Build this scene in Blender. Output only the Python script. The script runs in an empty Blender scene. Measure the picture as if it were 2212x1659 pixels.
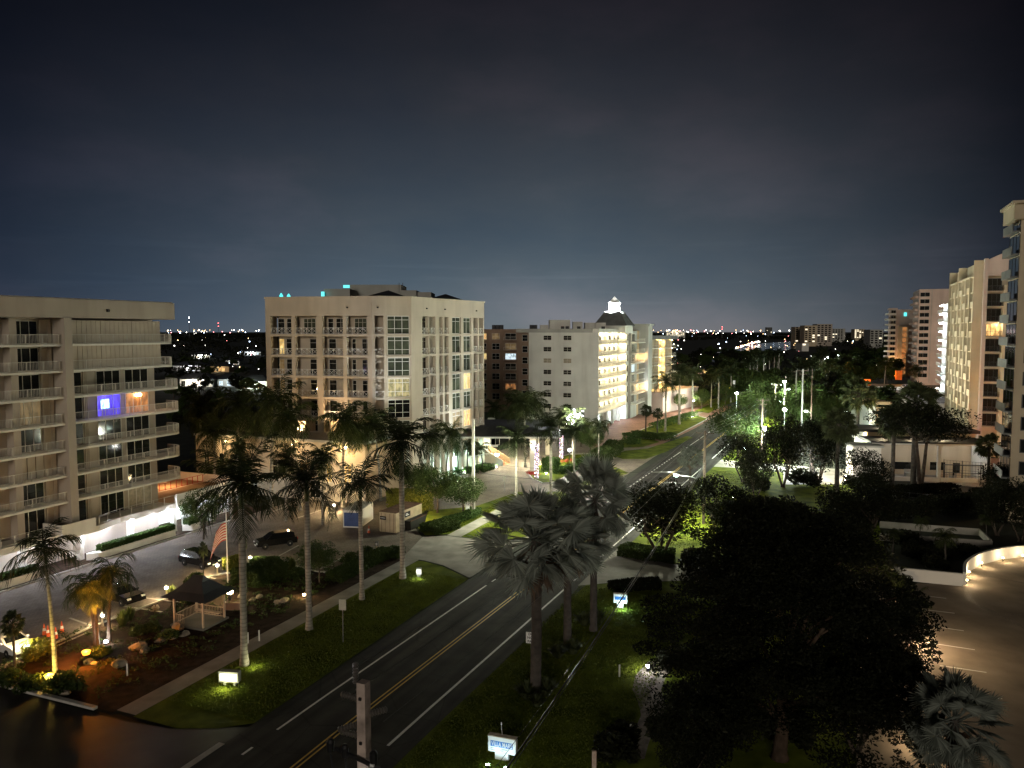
import bpy, math, random
from mathutils import Vector, Matrix, Euler
rnd = random.Random(7)
sc = bpy.context.scene
col = sc.collection
PI = math.pi
def R(d): return math.radians(d)
# ---------------------------------------------------------------- camera: a balcony 25 m above the street
F = 1661.0; PITCH = math.atan(114.5/1661); H = 25.0
CP, SP = math.cos(PITCH), math.sin(PITCH)
def ray(u, v):
    a, b = u-1106, 829.5-v
    return a, F*CP+b*SP, -F*SP+b*CP
def G(u, v, z=0.0):                       # survey: point at height z seen along a bearing
    d = ray(u, v); t = (z-H)/d[2]
    return d[0]*t, d[1]*t
def Z(y, v):                              # height at distance y for an elevation angle
    b = 829.5-v
    return H+y*(-F*SP+b*CP)/(F*CP+b*SP)
def X(u, y): return (u-1106)/1665.0*y
AZ = math.atan(701/1665)
r_ = (math.sin(AZ), math.cos(AZ)); q_ = (math.cos(AZ), -math.sin(AZ))
O_ = G(625, 1659); OQ = O_[0]*q_[0]+O_[1]*q_[1]
def S(s, t):                              # street coordinates: s along the street, t to its right
    return s*r_[0]+(t+OQ)*q_[0], s*r_[1]+(t+OQ)*q_[1]
def ST(x, y): return x*r_[0]+y*r_[1], x*q_[0]+y*q_[1]-OQ
def on_t(u, t):                           # s where the line of sight u meets the line t
    k = (u-1106)/1665.0
    # s*r0+(t+OQ)q0 = k*(s*r1+(t+OQ)q1)
    return (t+OQ)*(k*q_[1]-q_[0])/(r_[0]-k*r_[1])
def tc(s): return 0.0 if s < 40 else 0.022*(s-40)
STREET = PI/2-AZ                          # world angle of +s
ACROSS = -AZ                              # world angle of +t
# ---------------------------------------------------------------- mesh helpers
class Fr:
    def __init__(s, ox, oy, ang, oz=0.0):
        s.o = (ox, oy, oz); s.c, s.n = math.cos(ang), math.sin(ang); s.ang = ang
    def __call__(s, p):
        return (s.o[0]+p[0]*s.c-p[1]*s.n, s.o[1]+p[0]*s.n+p[1]*s.c, s.o[2]+p[2])
ID = Fr(0, 0, 0)
class MB:
    def __init__(s, fr=ID): s.v = []; s.f = []; s.fr = fr
    def add(s, vs, fs):
        n = len(s.v); s.v += [s.fr(p) for p in vs]; s.f += [tuple(i+n for i in f) for f in fs]; return s
    def box(s, x0, x1, y0, y1, z0, z1):
        return s.add([(x0,y0,z0),(x1,y0,z0),(x1,y1,z0),(x0,y1,z0),(x0,y0,z1),(x1,y0,z1),(x1,y1,z1),(x0,y1,z1)],
                     [(0,3,2,1),(4,5,6,7),(0,1,5,4),(1,2,6,5),(2,3,7,6),(3,0,4,7)])
    def prism(s, poly, z0, z1):
        n = len(poly)
        a = sum(poly[i][0]*poly[(i+1)%n][1]-poly[(i+1)%n][0]*poly[i][1] for i in range(n))
        if a < 0: poly = poly[::-1]
        return s.add([(p[0],p[1],z0) for p in poly]+[(p[0],p[1],z1) for p in poly],
                     [tuple(range(n-1,-1,-1)), tuple(range(n,2*n))]+[(i,(i+1)%n,n+(i+1)%n,n+i) for i in range(n)])
    def sheet(s, poly, z):
        n = len(poly)
        a = sum(poly[i][0]*poly[(i+1)%n][1]-poly[(i+1)%n][0]*poly[i][1] for i in range(n))
        if a < 0: poly = poly[::-1]
        return s.add([(p[0],p[1],z) for p in poly], [tuple(range(n))])
    def bar(s, p, q, w, h=None):
        h = h or w; p, q = Vector(p), Vector(q); d = q-p
        if d.length < 1e-6: return s
        d.normalize(); up = Vector((0,0,1)) if abs(d.z) < .95 else Vector((1,0,0))
        a = d.cross(up).normalized()*w/2; b = a.cross(d).normalized()*h/2
        vs = [tuple(c+i*a+j*b) for c in (p,q) for i,j in ((-1,-1),(1,-1),(1,1),(-1,1))]
        return s.add(vs, [(0,1,2,3),(7,6,5,4),(0,4,5,1),(1,5,6,2),(2,6,7,3),(3,7,4,0)])
    def tube(s, pts, rad, n=8, caps=True):
        pts = [Vector(p) for p in pts]; m = len(pts)
        if not hasattr(rad, '__len__'): rad = [rad]*m
        vs = []; 
        for i, p in enumerate(pts):
            d = (pts[min(i+1,m-1)]-pts[max(i-1,0)]).normalized()
            up = Vector((0,0,1)) if abs(d.z) < .9 else Vector((1,0,0))
            a = d.cross(up).normalized(); b = a.cross(d)
            for k in range(n):
                t = 2*PI*k/n; vs.append(tuple(p+(a*math.cos(t)+b*math.sin(t))*rad[i]))
        fs = [(i*n+k, i*n+(k+1)%n, (i+1)*n+(k+1)%n, (i+1)*n+k) for i in range(m-1) for k in range(n)]
        if caps: fs += [tuple(range(n-1,-1,-1)), tuple(range((m-1)*n, m*n))]
        return s.add(vs, fs)
    def lathe(s, prof, n=16, c=(0,0,0)):
        vs = [(c[0]+r*math.cos(2*PI*k/n), c[1]+r*math.sin(2*PI*k/n), c[2]+z) for r, z in prof for k in range(n)]
        m = len(prof)
        fs = [(i*n+k, i*n+(k+1)%n, (i+1)*n+(k+1)%n, (i+1)*n+k) for i in range(m-1) for k in range(n)]
        return s.add(vs, fs+[tuple(range(n-1,-1,-1)), tuple(range((m-1)*n, m*n))])
    def quad(s, a, b, c, d): return s.add([a,b,c,d], [(0,1,2,3)])
    def tri(s, a, b, c): return s.add([a,b,c], [(0,1,2)])
    def holed(s, x0, x1, z0, z1, y, holes, depth=0.15):   # wall face with recessed openings
        xs = sorted({x0,x1,*[h[0] for h in holes],*[h[1] for h in holes]}); zs = sorted({z0,z1,*[h[2] for h in holes],*[h[3] for h in holes]})
        for i in range(len(xs)-1):
            for j in range(len(zs)-1):
                cx, cz = (xs[i]+xs[i+1])/2, (zs[j]+zs[j+1])/2
                if any(h[0]<cx<h[1] and h[2]<cz<h[3] for h in holes): continue
                s.quad((xs[i],y,zs[j]),(xs[i+1],y,zs[j]),(xs[i+1],y,zs[j+1]),(xs[i],y,zs[j+1]))
        for a,b,c,d in holes:
            e = y+depth
            s.quad((a,y,c),(a,y,d),(a,e,d),(a,e,c)); s.quad((b,y,c),(b,e,c),(b,e,d),(b,y,d))
            s.quad((a,y,c),(a,e,c),(b,e,c),(b,y,c)); s.quad((a,y,d),(b,y,d),(b,e,d),(a,e,d))
        return s
    def mesh(s, name, mat, smooth=False):
        me = bpy.data.meshes.new(name); me.from_pydata(s.v, [], s.f); me.update()
        if mat is not None: me.materials.append(mat)
        if smooth: me.polygons.foreach_set('use_smooth', [True]*len(me.polygons))
        return me
def thing(name, label, cat, loc=(0,0,0), rz=0.0, group=None):
    o = bpy.data.objects.new(name, None); col.objects.link(o)
    o.location = loc if len(loc)==3 else (loc[0],loc[1],0); o.rotation_euler = (0,0,rz)
    o.empty_display_size = .3; o['label'] = label; o['category'] = cat
    if group: o['group'] = group
    return o
def root_of(o):
    while o.parent: o = o.parent
    return o
EACH = {'door','gallery_lamp','ceiling_lamp','roof_house','roof_spout','air_unit','roof_light','hip_roof','vent_pipe','pendant_lamp','fin','floor_slab','downpipe','stair_window','wall_lamp','roof_box','balcony_panel','parapet'}
def islands(mb):
    p = list(range(len(mb.v)))
    def fd(i):
        while p[i] != i: p[i] = p[p[i]]; i = p[i]
        return i
    for f in mb.f:
        a = fd(f[0])
        for i in f[1:]: p[fd(i)] = a
    g = {}
    for f in mb.f: g.setdefault(fd(f[0]), []).append(f)
    out = []
    for fs in g.values():
        ix = sorted({i for f in fs for i in f}); mp = {i:k for k,i in enumerate(ix)}; m = MB(); m.v = [mb.v[i] for i in ix]; m.f = [tuple(mp[i] for i in f) for f in fs]; out.append(m)
    return out
def part(name, mb, mat, parent, smooth=False, label=None, world=True, each=None):
    """one mesh under its thing (or under a part of it); world: vertices were laid out in world space"""
    if each is None: each = name in EACH
    if each:
        isl_ = islands(mb)
        if len(isl_) > 1:
            for m in isl_: o = part(name, m, mat, parent, smooth, label, world, False)
            return o
    if world and (parent is not None):
        t = root_of(parent); l = t.location; c, n = math.cos(-t.rotation_euler[2]), math.sin(-t.rotation_euler[2])
        mb.v = [((x-l[0])*c-(y-l[1])*n, (x-l[0])*n+(y-l[1])*c, z-l[2]) for x,y,z in mb.v]
    o = bpy.data.objects.new(name, mb.mesh(name, mat, smooth)); col.objects.link(o); o.parent = parent
    if label: o['label'] = label
    return o
def inst(name, me, parent):
    o = bpy.data.objects.new(name, me); col.objects.link(o); o.parent = parent; return o
def single(name, mb, mat, label, cat, group=None, smooth=False):
    """a thing that is one mesh; its origin goes to the middle of its foot"""
    xs = [v[0] for v in mb.v]; ys = [v[1] for v in mb.v]; zs = [v[2] for v in mb.v]
    c = ((min(xs)+max(xs))/2, (min(ys)+max(ys))/2, min(zs))
    mb.v = [(a-c[0], b-c[1], d-c[2]) for a,b,d in mb.v]
    o = bpy.data.objects.new(name, mb.mesh(name, mat, smooth)); col.objects.link(o); o.location = c
    o['label'] = label; o['category'] = cat
    if group: o['group'] = group
    return o
def struct(name, mb, mat, kind='structure', smooth=False):
    o = bpy.data.objects.new(name, mb.mesh(name, mat, smooth)); col.objects.link(o); o['kind'] = kind; return o
def dup(root, loc, rz=0.0, scale=1.0, label=None, group=None):
    c = root.copy(); col.objects.link(c); c.location = loc if len(loc)==3 else (loc[0],loc[1],0); c.rotation_euler = (0,0,rz)
    c.scale = (scale,)*3 if not hasattr(scale,'__len__') else scale
    if label: c['label'] = label
    if group: c['group'] = group
    for ch in list(root.children):
        d = ch.copy(); col.objects.link(d); d.parent = c
        for g in ch.children:
            e = g.copy(); col.objects.link(e); e.parent = d
    return c
class Proto:
    """first placing moves the prototype itself, later ones copy it"""
    def __init__(s, root, group=None): s.root = root; s.used = False; s.group = group
    def put(s, loc, rz=0.0, scale=1.0, label=None, group=None):
        group = group or s.group
        if s.used: return dup(s.root, loc, rz, scale, label, group)
        s.used = True; o = s.root; o.location = loc if len(loc)==3 else (loc[0],loc[1],0); o.rotation_euler = (0,0,rz)
        o.scale = (scale,)*3 if not hasattr(scale,'__len__') else scale
        if label: o['label'] = label
        if group: o['group'] = group
        return o
# ---------------------------------------------------------------- materials
def nmat(name):
    m = bpy.data.materials.new(name); m.use_nodes = True; nt = m.node_tree
    return m, nt, nt.nodes['Principled BSDF']
def ramp(nt, stops):
    n = nt.nodes.new('ShaderNodeValToRGB'); e = n.color_ramp.elements
    e[0].position, e[0].color = stops[0][0], (*stops[0][1],1); e[1].position, e[1].color = stops[-1][0], (*stops[-1][1],1)
    for p, c in stops[1:-1]:
        k = e.new(p); k.color = (*c,1)
    return n
def mat(name, c, rough=.7, var=.25, scale=1.5, bump=0.0, bscale=None, metal=0.0, c2=None, detail=6, coords='Object', spec=.4):
    """base colour broken up by two sizes of noise, optional bump"""
    m, nt, b = nmat(name); L = nt.links.new; N = nt.nodes.new
    tx = N('ShaderNodeTexCoord'); n1 = N('ShaderNodeTexNoise'); n1.inputs['Scale'].default_value = scale; n1.inputs['Detail'].default_value = detail
    L(tx.outputs[coords], n1.inputs['Vector'])
    c2 = c2 or tuple(x*(1+var) for x in c); c1 = tuple(x*(1-var) for x in c)
    rp = ramp(nt, [(.3,c1),(.7,c2)]); L(n1.outputs['Fac'], rp.inputs['Fac'])
    L(rp.outputs['Color'], b.inputs['Base Color'])
    b.inputs['Roughness'].default_value = rough; b.inputs['Metallic'].default_value = metal; b.inputs['Specular IOR Level'].default_value = spec
    if bump:
        n2 = N('ShaderNodeTexNoise'); n2.inputs['Scale'].default_value = bscale or scale*8; n2.inputs['Detail'].default_value = 4
        L(tx.outputs[coords], n2.inputs['Vector']); bp = N('ShaderNodeBump'); bp.inputs['Strength'].default_value = bump; bp.inputs['Distance'].default_value = .05
        L(n2.outputs['Fac'], bp.inputs['Height']); L(bp.outputs['Normal'], b.inputs['Normal'])
    return m
def glow(name, c, strength, c2=None, scale=3.0):
    """something that gives off light; c2: what shows inside (curtains, furniture) breaks it up"""
    m, nt, b = nmat(name); b.inputs['Base Color'].default_value = (*[x*.3 for x in c],1); b.inputs['Roughness'].default_value = .4
    b.inputs['Emission Strength'].default_value = strength; b.inputs['Emission Color'].default_value = (*c,1)
    if c2:
        tx = nt.nodes.new('ShaderNodeTexCoord'); n = nt.nodes.new('ShaderNodeTexNoise'); n.inputs['Scale'].default_value = scale; n.inputs['Detail'].default_value = 3
        mp = nt.nodes.new('ShaderNodeMapping'); mp.inputs['Scale'].default_value = (1.6,1.6,.7)
        nt.links.new(tx.outputs['Object'], mp.inputs['Vector']); nt.links.new(mp.outputs['Vector'], n.inputs['Vector'])
        rp = ramp(nt, [(.38,c2),(.6,c)]); nt.links.new(n.outputs['Fac'], rp.inputs['Fac']); nt.links.new(rp.outputs['Color'], b.inputs['Emission Color'])
    return m
def leafmat(name, c, c2, rough=.6, tr=.35):
    m, nt, b = nmat(name); L = nt.links.new; N = nt.nodes.new
    g = N('ShaderNodeNewGeometry'); rp = ramp(nt, [(0,c),(1,c2)]); L(g.outputs['Random Per Island'], rp.inputs['Fac'])
    oi = N('ShaderNodeObjectInfo'); hs = N('ShaderNodeHueSaturation'); mr = N('ShaderNodeMapRange'); mr.inputs['To Min'].default_value = .75; mr.inputs['To Max'].default_value = 1.25
    L(oi.outputs['Random'], mr.inputs['Value']); L(mr.outputs['Result'], hs.inputs['Value']); L(rp.outputs['Color'], hs.inputs['Color']); L(hs.outputs['Color'], b.inputs['Base Color'])
    b.inputs['Roughness'].default_value = rough; b.inputs['Specular IOR Level'].default_value = .12
    if tr:                                   # thin leaves let light through
        tl = N('ShaderNodeBsdfTranslucent'); L(hs.outputs['Color'], tl.inputs['Color']); mx = N('ShaderNodeMixShader'); mx.inputs[0].default_value = tr
        L(b.outputs[0], mx.inputs[1]); L(tl.outputs[0], mx.inputs[2]); L(mx.outputs[0], nt.nodes['Material Output'].inputs['Surface'])
    return m
def pavers(name, c, c2, mortar, w=.4, h=.2, rough=.75, rot=0.0, big=None):
    m, nt, b = nmat(name); L = nt.links.new; N = nt.nodes.new
    tx = N('ShaderNodeTexCoord'); mp = N('ShaderNodeMapping'); mp.inputs['Rotation'].default_value = (0,0,rot); L(tx.outputs['Object'], mp.inputs['Vector'])
    br = N('ShaderNodeTexBrick'); br.inputs['Scale'].default_value = 1; br.inputs['Brick Width'].default_value = w; br.inputs['Row Height'].default_value = h
    br.inputs['Mortar Size'].default_value = .012; br.inputs['Color1'].default_value = (*c,1); br.inputs['Color2'].default_value = (*c2,1); br.inputs['Mortar'].default_value = (*mortar,1)
    L(mp.outputs['Vector'], br.inputs['Vector'])
    n = N('ShaderNodeTexNoise'); n.inputs['Scale'].default_value = .35; n.inputs['Detail'].default_value = 8; L(tx.outputs['Object'], n.inputs['Vector'])
    mx = N('ShaderNodeMix'); mx.data_type = 'RGBA'; mx.blend_type = 'MULTIPLY'; mx.inputs[0].default_value = .8
    rp = ramp(nt, [(.3,(.62,.6,.58)),(.68,(1.2,1.2,1.2))]); L(n.outputs['Fac'], rp.inputs['Fac']); L(br.outputs['Color'], mx.inputs[6]); L(rp.outputs['Color'], mx.inputs[7]); L(mx.outputs[2], b.inputs['Base Color'])
    bp = N('ShaderNodeBump'); bp.inputs['Strength'].default_value = .4; bp.inputs['Distance'].default_value = .02; L(br.outputs['Fac'], bp.inputs['Height']); bp.invert = True
    L(bp.outputs['Normal'], b.inputs['Normal']); b.inputs['Roughness'].default_value = rough; b.inputs['Specular IOR Level'].default_value = .12
    return m
M = {}
def asphalt(name, c):
    m = mat(name, c, .85, .3, .5, .3, 30, spec=.1); nt = m.node_tree; N = nt.nodes.new; L = nt.links.new; b = nt.nodes['Principled BSDF']
    tx = N('ShaderNodeTexCoord'); mp = N('ShaderNodeMapping'); mp.vector_type = 'TEXTURE'; mp.inputs['Rotation'].default_value = (0,0,STREET); mp.inputs['Scale'].default_value = (26,.9,1); L(tx.outputs['Object'], mp.inputs['Vector'])
    n = N('ShaderNodeTexNoise'); n.inputs['Scale'].default_value = 1; n.inputs['Detail'].default_value = 5; L(mp.outputs['Vector'], n.inputs['Vector'])
    r1 = ramp(nt, [(.35,(.6,.6,.6)),(.62,(1.3,1.28,1.22))]); L(n.outputs['Fac'], r1.inputs['Fac'])           # tyre-worn streaks along the lanes
    v = N('ShaderNodeTexVoronoi'); v.feature = 'DISTANCE_TO_EDGE'; v.inputs['Scale'].default_value = .22; L(tx.outputs['Object'], v.inputs['Vector'])
    r2 = ramp(nt, [(.004,(.45,.45,.45)),(.012,(1,1,1))]); L(v.outputs['Distance'], r2.inputs['Fac'])           # sealed cracks
    old = b.inputs['Base Color'].links[0].from_socket
    m1 = N('ShaderNodeMix'); m1.data_type = 'RGBA'; m1.blend_type = 'MULTIPLY'; m1.inputs[0].default_value = 1; L(old, m1.inputs[6]); L(r1.outputs['Color'], m1.inputs[7])
    m2 = N('ShaderNodeMix'); m2.data_type = 'RGBA'; m2.blend_type = 'MULTIPLY'; m2.inputs[0].default_value = .6; L(m1.outputs[2], m2.inputs[6]); L(r2.outputs['Color'], m2.inputs[7]); L(m2.outputs[2], b.inputs['Base Color'])
    return m
M['asphalt'] = asphalt('asphalt', (.046,.044,.040))
M['asphalt_old'] = mat('worn_asphalt', (.034,.03,.027), .6, .3, .4, .3, 20, spec=.15)
M['paint_white'] = mat('road_paint_white', (.78,.77,.72), .6, .12, 2)
M['paint_yellow'] = mat('road_paint_yellow', (.72,.47,.08), .6, .12, 2)
M['concrete'] = mat('concrete', (.29,.27,.235), .85, .25, .6, .2, 12, spec=.12)
M['concrete_dark'] = mat('dark_concrete', (.16,.15,.13), .85, .3, .5, .2, 10)
M['kerb'] = mat('kerb_concrete', (.42,.4,.36), .8, .2, 1.5)
M['paver_grey'] = pavers('grey_pavers', (.235,.20,.165), (.185,.155,.13), (.09,.085,.08), .45, .22, .85, -STREET)
M['paver_tan'] = pavers('tan_pavers', (.30,.25,.20), (.24,.20,.16), (.12,.10,.08), .3, .15, .65, -STREET+.78)
M['paver_red'] = pavers('red_pavers', (.32,.17,.12), (.26,.14,.10), (.14,.09,.07), .3, .15, .7, -STREET)
M['drive'] = mat('forecourt_paving', (.28,.235,.185), .85, .32, .28, .3, 16, spec=.1, detail=10)
M['grass'] = mat('lawn_grass', (.075,.112,.011), .9, .45, .5, .9, 9, c2=(.165,.20,.02), detail=9, spec=.03)
M['mulch'] = mat('mulch', (.04,.026,.018), .95, .55, 1.4, .9, 12, detail=9, spec=.05)
M['gravel'] = mat('bark_path', (.2,.165,.13), .95, .45, 2.5, .8, 16, detail=8)
M['earth'] = mat('dark_planted_ground', (.022,.026,.012), .95, .5, .2, .6, 3)
M['water'] = mat('water', (.01,.015,.02), .12, .2, .01, .35, .25)
def stucco(n, c, rough=.85):
    m = mat(n, c, rough, .09, .22, .12, 14, detail=9, spec=.2); nt = m.node_tree; N = nt.nodes.new; L = nt.links.new; b = nt.nodes['Principled BSDF']
    tx = N('ShaderNodeTexCoord'); mp = N('ShaderNodeMapping'); mp.inputs['Scale'].default_value = (.55,.55,.07); L(tx.outputs['Object'], mp.inputs['Vector'])
    no = N('ShaderNodeTexNoise'); no.inputs['Scale'].default_value = 1; no.inputs['Detail'].default_value = 7; L(mp.outputs['Vector'], no.inputs['Vector'])
    r = ramp(nt, [(.32,(.72,.70,.67)),(.52,(1,1,1)),(.75,(1.06,1.06,1.06))]); L(no.outputs['Fac'], r.inputs['Fac'])      # rain streaks
    old = b.inputs['Base Color'].links[0].from_socket
    x = N('ShaderNodeMix'); x.data_type = 'RGBA'; x.blend_type = 'MULTIPLY'; x.inputs[0].default_value = .42; L(old, x.inputs[6]); L(r.outputs['Color'], x.inputs[7]); L(x.outputs[2], b.inputs['Base Color'])
    return m
M['cream'] = stucco('cream_stucco', (.52,.45,.355)); M['taupe'] = stucco('taupe_stucco', (.40,.35,.295))
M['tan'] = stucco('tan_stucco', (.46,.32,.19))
M['white'] = stucco('white_stucco', (.62,.62,.57)); M['brown'] = stucco('brown_stucco', (.27,.19,.14)); M['pink'] = stucco('pink_stucco', (.52,.42,.37))
M['beige'] = stucco('beige_stucco', (.50,.42,.30)); M['greywall'] = stucco('grey_stucco', (.36,.36,.33)); M['offwhite'] = stucco('off_white_stucco', (.7,.68,.62))
M['shutter'] = mat('storm_shutter', (.40,.34,.27), .6, .1, .8, .1, 3)
M['rail'] = mat('painted_railing', (.52,.49,.43), .5, .08, 3)
M['rail_white'] = mat('white_railing', (.75,.73,.68), .5, .08, 3)
M['frame'] = mat('window_frame', (.55,.52,.45), .45, .08, 3)
M['frame_dark'] = mat('dark_frame', (.03,.03,.03), .4, .2, 3)
M['glass'] = mat('dark_glass', (.012,.013,.012), .06, .4, .4, spec=.6)
M['glass_green'] = mat('greenish_glass', (.045,.055,.04), .08, .5, .5, spec=.7, c2=(.10,.115,.075))
M['curtain'] = mat('window_with_drawn_curtain', (.30,.26,.19), .35, .25, 2.5)
M['roof_dark'] = mat('dark_roofing', (.03,.032,.036), .6, .3, .6, .2, 6)
M['roof_grey'] = mat('grey_roofing', (.12,.125,.12), .6, .25, .6, .2, 6)
M['metal'] = mat('galvanised_metal', (.35,.35,.34), .4, .15, 4, metal=.7)
M['black'] = mat('black_metal', (.012,.012,.012), .4, .3, 4)
M['wood'] = mat('painted_timber', (.42,.33,.24), .7, .2, 3)
M['pole'] = mat('concrete_pole', (.42,.34,.29), .9, .45, 1.6, .8, 7, spec=.1)
M['porcelain'] = mat('brown_porcelain', (.09,.08,.07), .3, .2, 5)
def ringed(name, c):
    m = mat(name, c, .9, .35, 1.6, .5, 10, spec=.1); nt = m.node_tree; N = nt.nodes.new; L = nt.links.new; b = nt.nodes['Principled BSDF']
    tx = N('ShaderNodeTexCoord'); w_ = N('ShaderNodeTexWave'); w_.bands_direction = 'Z'; w_.inputs['Scale'].default_value = 1.1; w_.inputs['Distortion'].default_value = 1.5; w_.inputs['Detail'].default_value = 3; L(tx.outputs['Object'], w_.inputs['Vector'])
    r = ramp(nt, [(.0,(.62,.6,.56)),(.25,(1,1,1)),(1,(1.05,1.05,1.05))]); L(w_.outputs['Fac'], r.inputs['Fac'])       # old leaf scars
    x = N('ShaderNodeMix'); x.data_type = 'RGBA'; x.blend_type = 'MULTIPLY'; x.inputs[0].default_value = .8; L(b.inputs['Base Color'].links[0].from_socket, x.inputs[6]); L(r.outputs['Color'], x.inputs[7]); L(x.outputs[2], b.inputs['Base Color'])
    return m
M['trunk_grey'] = ringed('grey_palm_trunk', (.29,.265,.22))
M['trunk_brown'] = mat('fibrous_palm_trunk', (.062,.053,.045), .95, .4, 3.0, .9, 14)
M['bark'] = mat('bark', (.075,.055,.04), .95, .4, 2.0, .8, 12)
M['crownshaft'] = mat('green_crownshaft', (.07,.10,.04), .45, .25, 1.0)
M['leaf_royal'] = leafmat('royal_frond', (.012,.017,.007), (.027,.034,.013))
M['leaf_coco'] = leafmat('coconut_frond', (.022,.032,.011), (.05,.062,.02))
M['leaf_fan'] = leafmat('silver_fan_leaf', (.13,.15,.125), (.33,.36,.31))
M['leaf_sabal'] = leafmat('fan_leaf', (.035,.045,.02), (.07,.08,.035))
M['leaf_dead'] = leafmat('dead_fan_leaf', (.10,.07,.05), (.16,.11,.075))
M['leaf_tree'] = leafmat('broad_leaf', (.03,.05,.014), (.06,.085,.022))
M['leaf_dark'] = leafmat('dark_leaf', (.006,.008,.004), (.022,.024,.011))  # near-black: shade over the dark planting is put into the leaf colour
M['leaf_hedge'] = leafmat('hedge_leaf', (.03,.06,.016), (.06,.1,.026))
M['leaf_turf'] = leafmat('turf_blade', (.06,.08,.012), (.13,.15,.02)); M['bark_dark'] = mat('dark_bark', (.06,.042,.03), .95, .4, 2.0, .8, 12, spec=.05)
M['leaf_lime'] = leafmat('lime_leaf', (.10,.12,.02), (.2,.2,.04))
M['leaf_grass'] = leafmat('tall_grass_blade', (.08,.10,.025), (.15,.17,.05))
M['rock'] = mat('boulder', (.30,.25,.19), .9, .35, 1.6, .8, 5)
M['carpaint'] = mat('black_car_paint', (.008,.008,.009), .12, .2, 2, spec=.7)
M['carwhite'] = mat('white_car_paint', (.6,.6,.6), .2, .1, 2)
M['carsilver'] = mat('silver_car_paint', (.3,.3,.31), .22, .1, 2, metal=.5)
M['tyre'] = mat('tyre_rubber', (.012,.012,.012), .8, .2, 6)
M['rim'] = mat('alloy_rim', (.45,.44,.42), .3, .15, 5, metal=.8)
M['faded'] = mat('faded_orange_paint', (.34,.17,.11), .8, .3, 3, c2=(.5,.42,.36)); M['cone'] = mat('orange_cone', (.62,.11,.03), .6, .12, 4)
M['signwhite'] = mat('sign_white', (.8,.8,.78), .5, .05, 2)
M['signblue'] = mat('sign_blue', (.02,.16,.5), .5, .1, 2)
M['ink'] = mat('black_lettering', (.01,.01,.01), .6, .2, 3)
M['signback'] = mat('bare_sign_back', (.5,.48,.4), .4, .15, 3, metal=.3)
M['signyellow'] = mat('sign_yellow', (.7,.5,.03), .5, .1, 2)
M['contain_cream'] = mat('cream_container_paint', (.52,.42,.27), .6, .22, .9)
M['contain_blue'] = mat('blue_roller_door', (.035,.07,.2), .5, .2, 1.2)
M['contain_black'] = mat('black_panel', (.015,.014,.012), .6, .3, 1)
M['rust'] = mat('rusty_steel_roof', (.10,.05,.03), .9, .4, 1.2)
M['red'] = mat('red_paint', (.4,.04,.03), .6, .2, 3); M['flag_white'] = mat('flag_white', (.6,.55,.5), .8, .1, 3); M['flag_blue'] = mat('flag_blue', (.03,.04,.12), .8, .1, 3)
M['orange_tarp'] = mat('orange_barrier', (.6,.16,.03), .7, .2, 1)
M['terracotta'] = mat('terracotta_step', (.42,.18,.09), .8, .2, 2)
M['flower'] = leafmat('red_flower', (.3,.03,.03), (.45,.08,.06))
# lit things
M['lamp_white'] = glow('lit_white_lamp', (.95,.97,1), 30); M['lamp_warm'] = glow('lit_warm_lamp', (1,.72,.34), 30); M['lamp_orange'] = glow('lit_sodium_lamp', (1,.33,.03), 3.4)
M['lamp_glare'] = glow('glaring_lamp', (.8,1,.95), 90); M['lamp_green'] = glow('lit_greenish_lamp', (.72,1,.88), 40); M['lamp_yellow'] = glow('lit_yellow_lamp', (1,.68,.10), 4)
M['win_warm'] = glow('lit_warm_window', (1,.62,.24), 1.1, (.35,.17,.05), 1.6); M['win_yellow'] = glow('lit_yellow_window', (1,.74,.3), .9, (.45,.28,.08), 1.3)
M['win_white'] = glow('lit_white_window', (1,.9,.68), 1.6, (.45,.35,.2), 1.6); M['win_cool'] = glow('lit_cool_window', (.75,.9,1), 1.0, (.2,.28,.3), 1.6)
M['win_blue'] = glow('room_lit_blue', (.10,.06,1), 1.0, (.05,.02,.4), 1.5); M['tv'] = glow('television', (.5,.85,1), 3.0, (.1,.3,.9), 2.5)
M['win_orange'] = glow('room_lit_orange', (1,.42,.13), .38, (.05,.02,.01), 1.5); M['win_green'] = glow('room_with_plants', (.75,.62,.3), .45, (.02,.05,.02), 1.8)
M['sign_lit'] = glow('lit_sign_face', (1,1,.78), 2.2); M['teal'] = glow('teal_roof_light', (.1,.75,.75), 1.2)
M['win_dim'] = glow('dim_warm_window', (.75,.5,.22), .16, (.1,.07,.03), 1.4)
# ================================================================ camera, sky, faint glow of the town
cam = bpy.data.cameras.new('camera'); co = bpy.data.objects.new('camera', cam); col.objects.link(co); sc.camera = co
cam.sensor_width = 36; cam.lens = 36*F/2212; cam.clip_end = 20000; cam.clip_start = .5
co.location = (0,0,H); co.rotation_euler = (PI/2-PITCH,0,0)
w = bpy.data.worlds.new('World'); sc.world = w; w.use_nodes = True; nt = w.node_tree; N = nt.nodes.new; L = nt.links.new
bg = nt.nodes['Background']
sky = N('ShaderNodeTexSky'); sky.sky_type = 'NISHITA'; sky.sun_disc = False; sky.sun_elevation = R(-4); sky.sun_rotation = R(186)
tx = N('ShaderNodeTexCoord'); sx = N('ShaderNodeSeparateXYZ'); L(tx.outputs['Generated'], sx.inputs[0])
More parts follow.
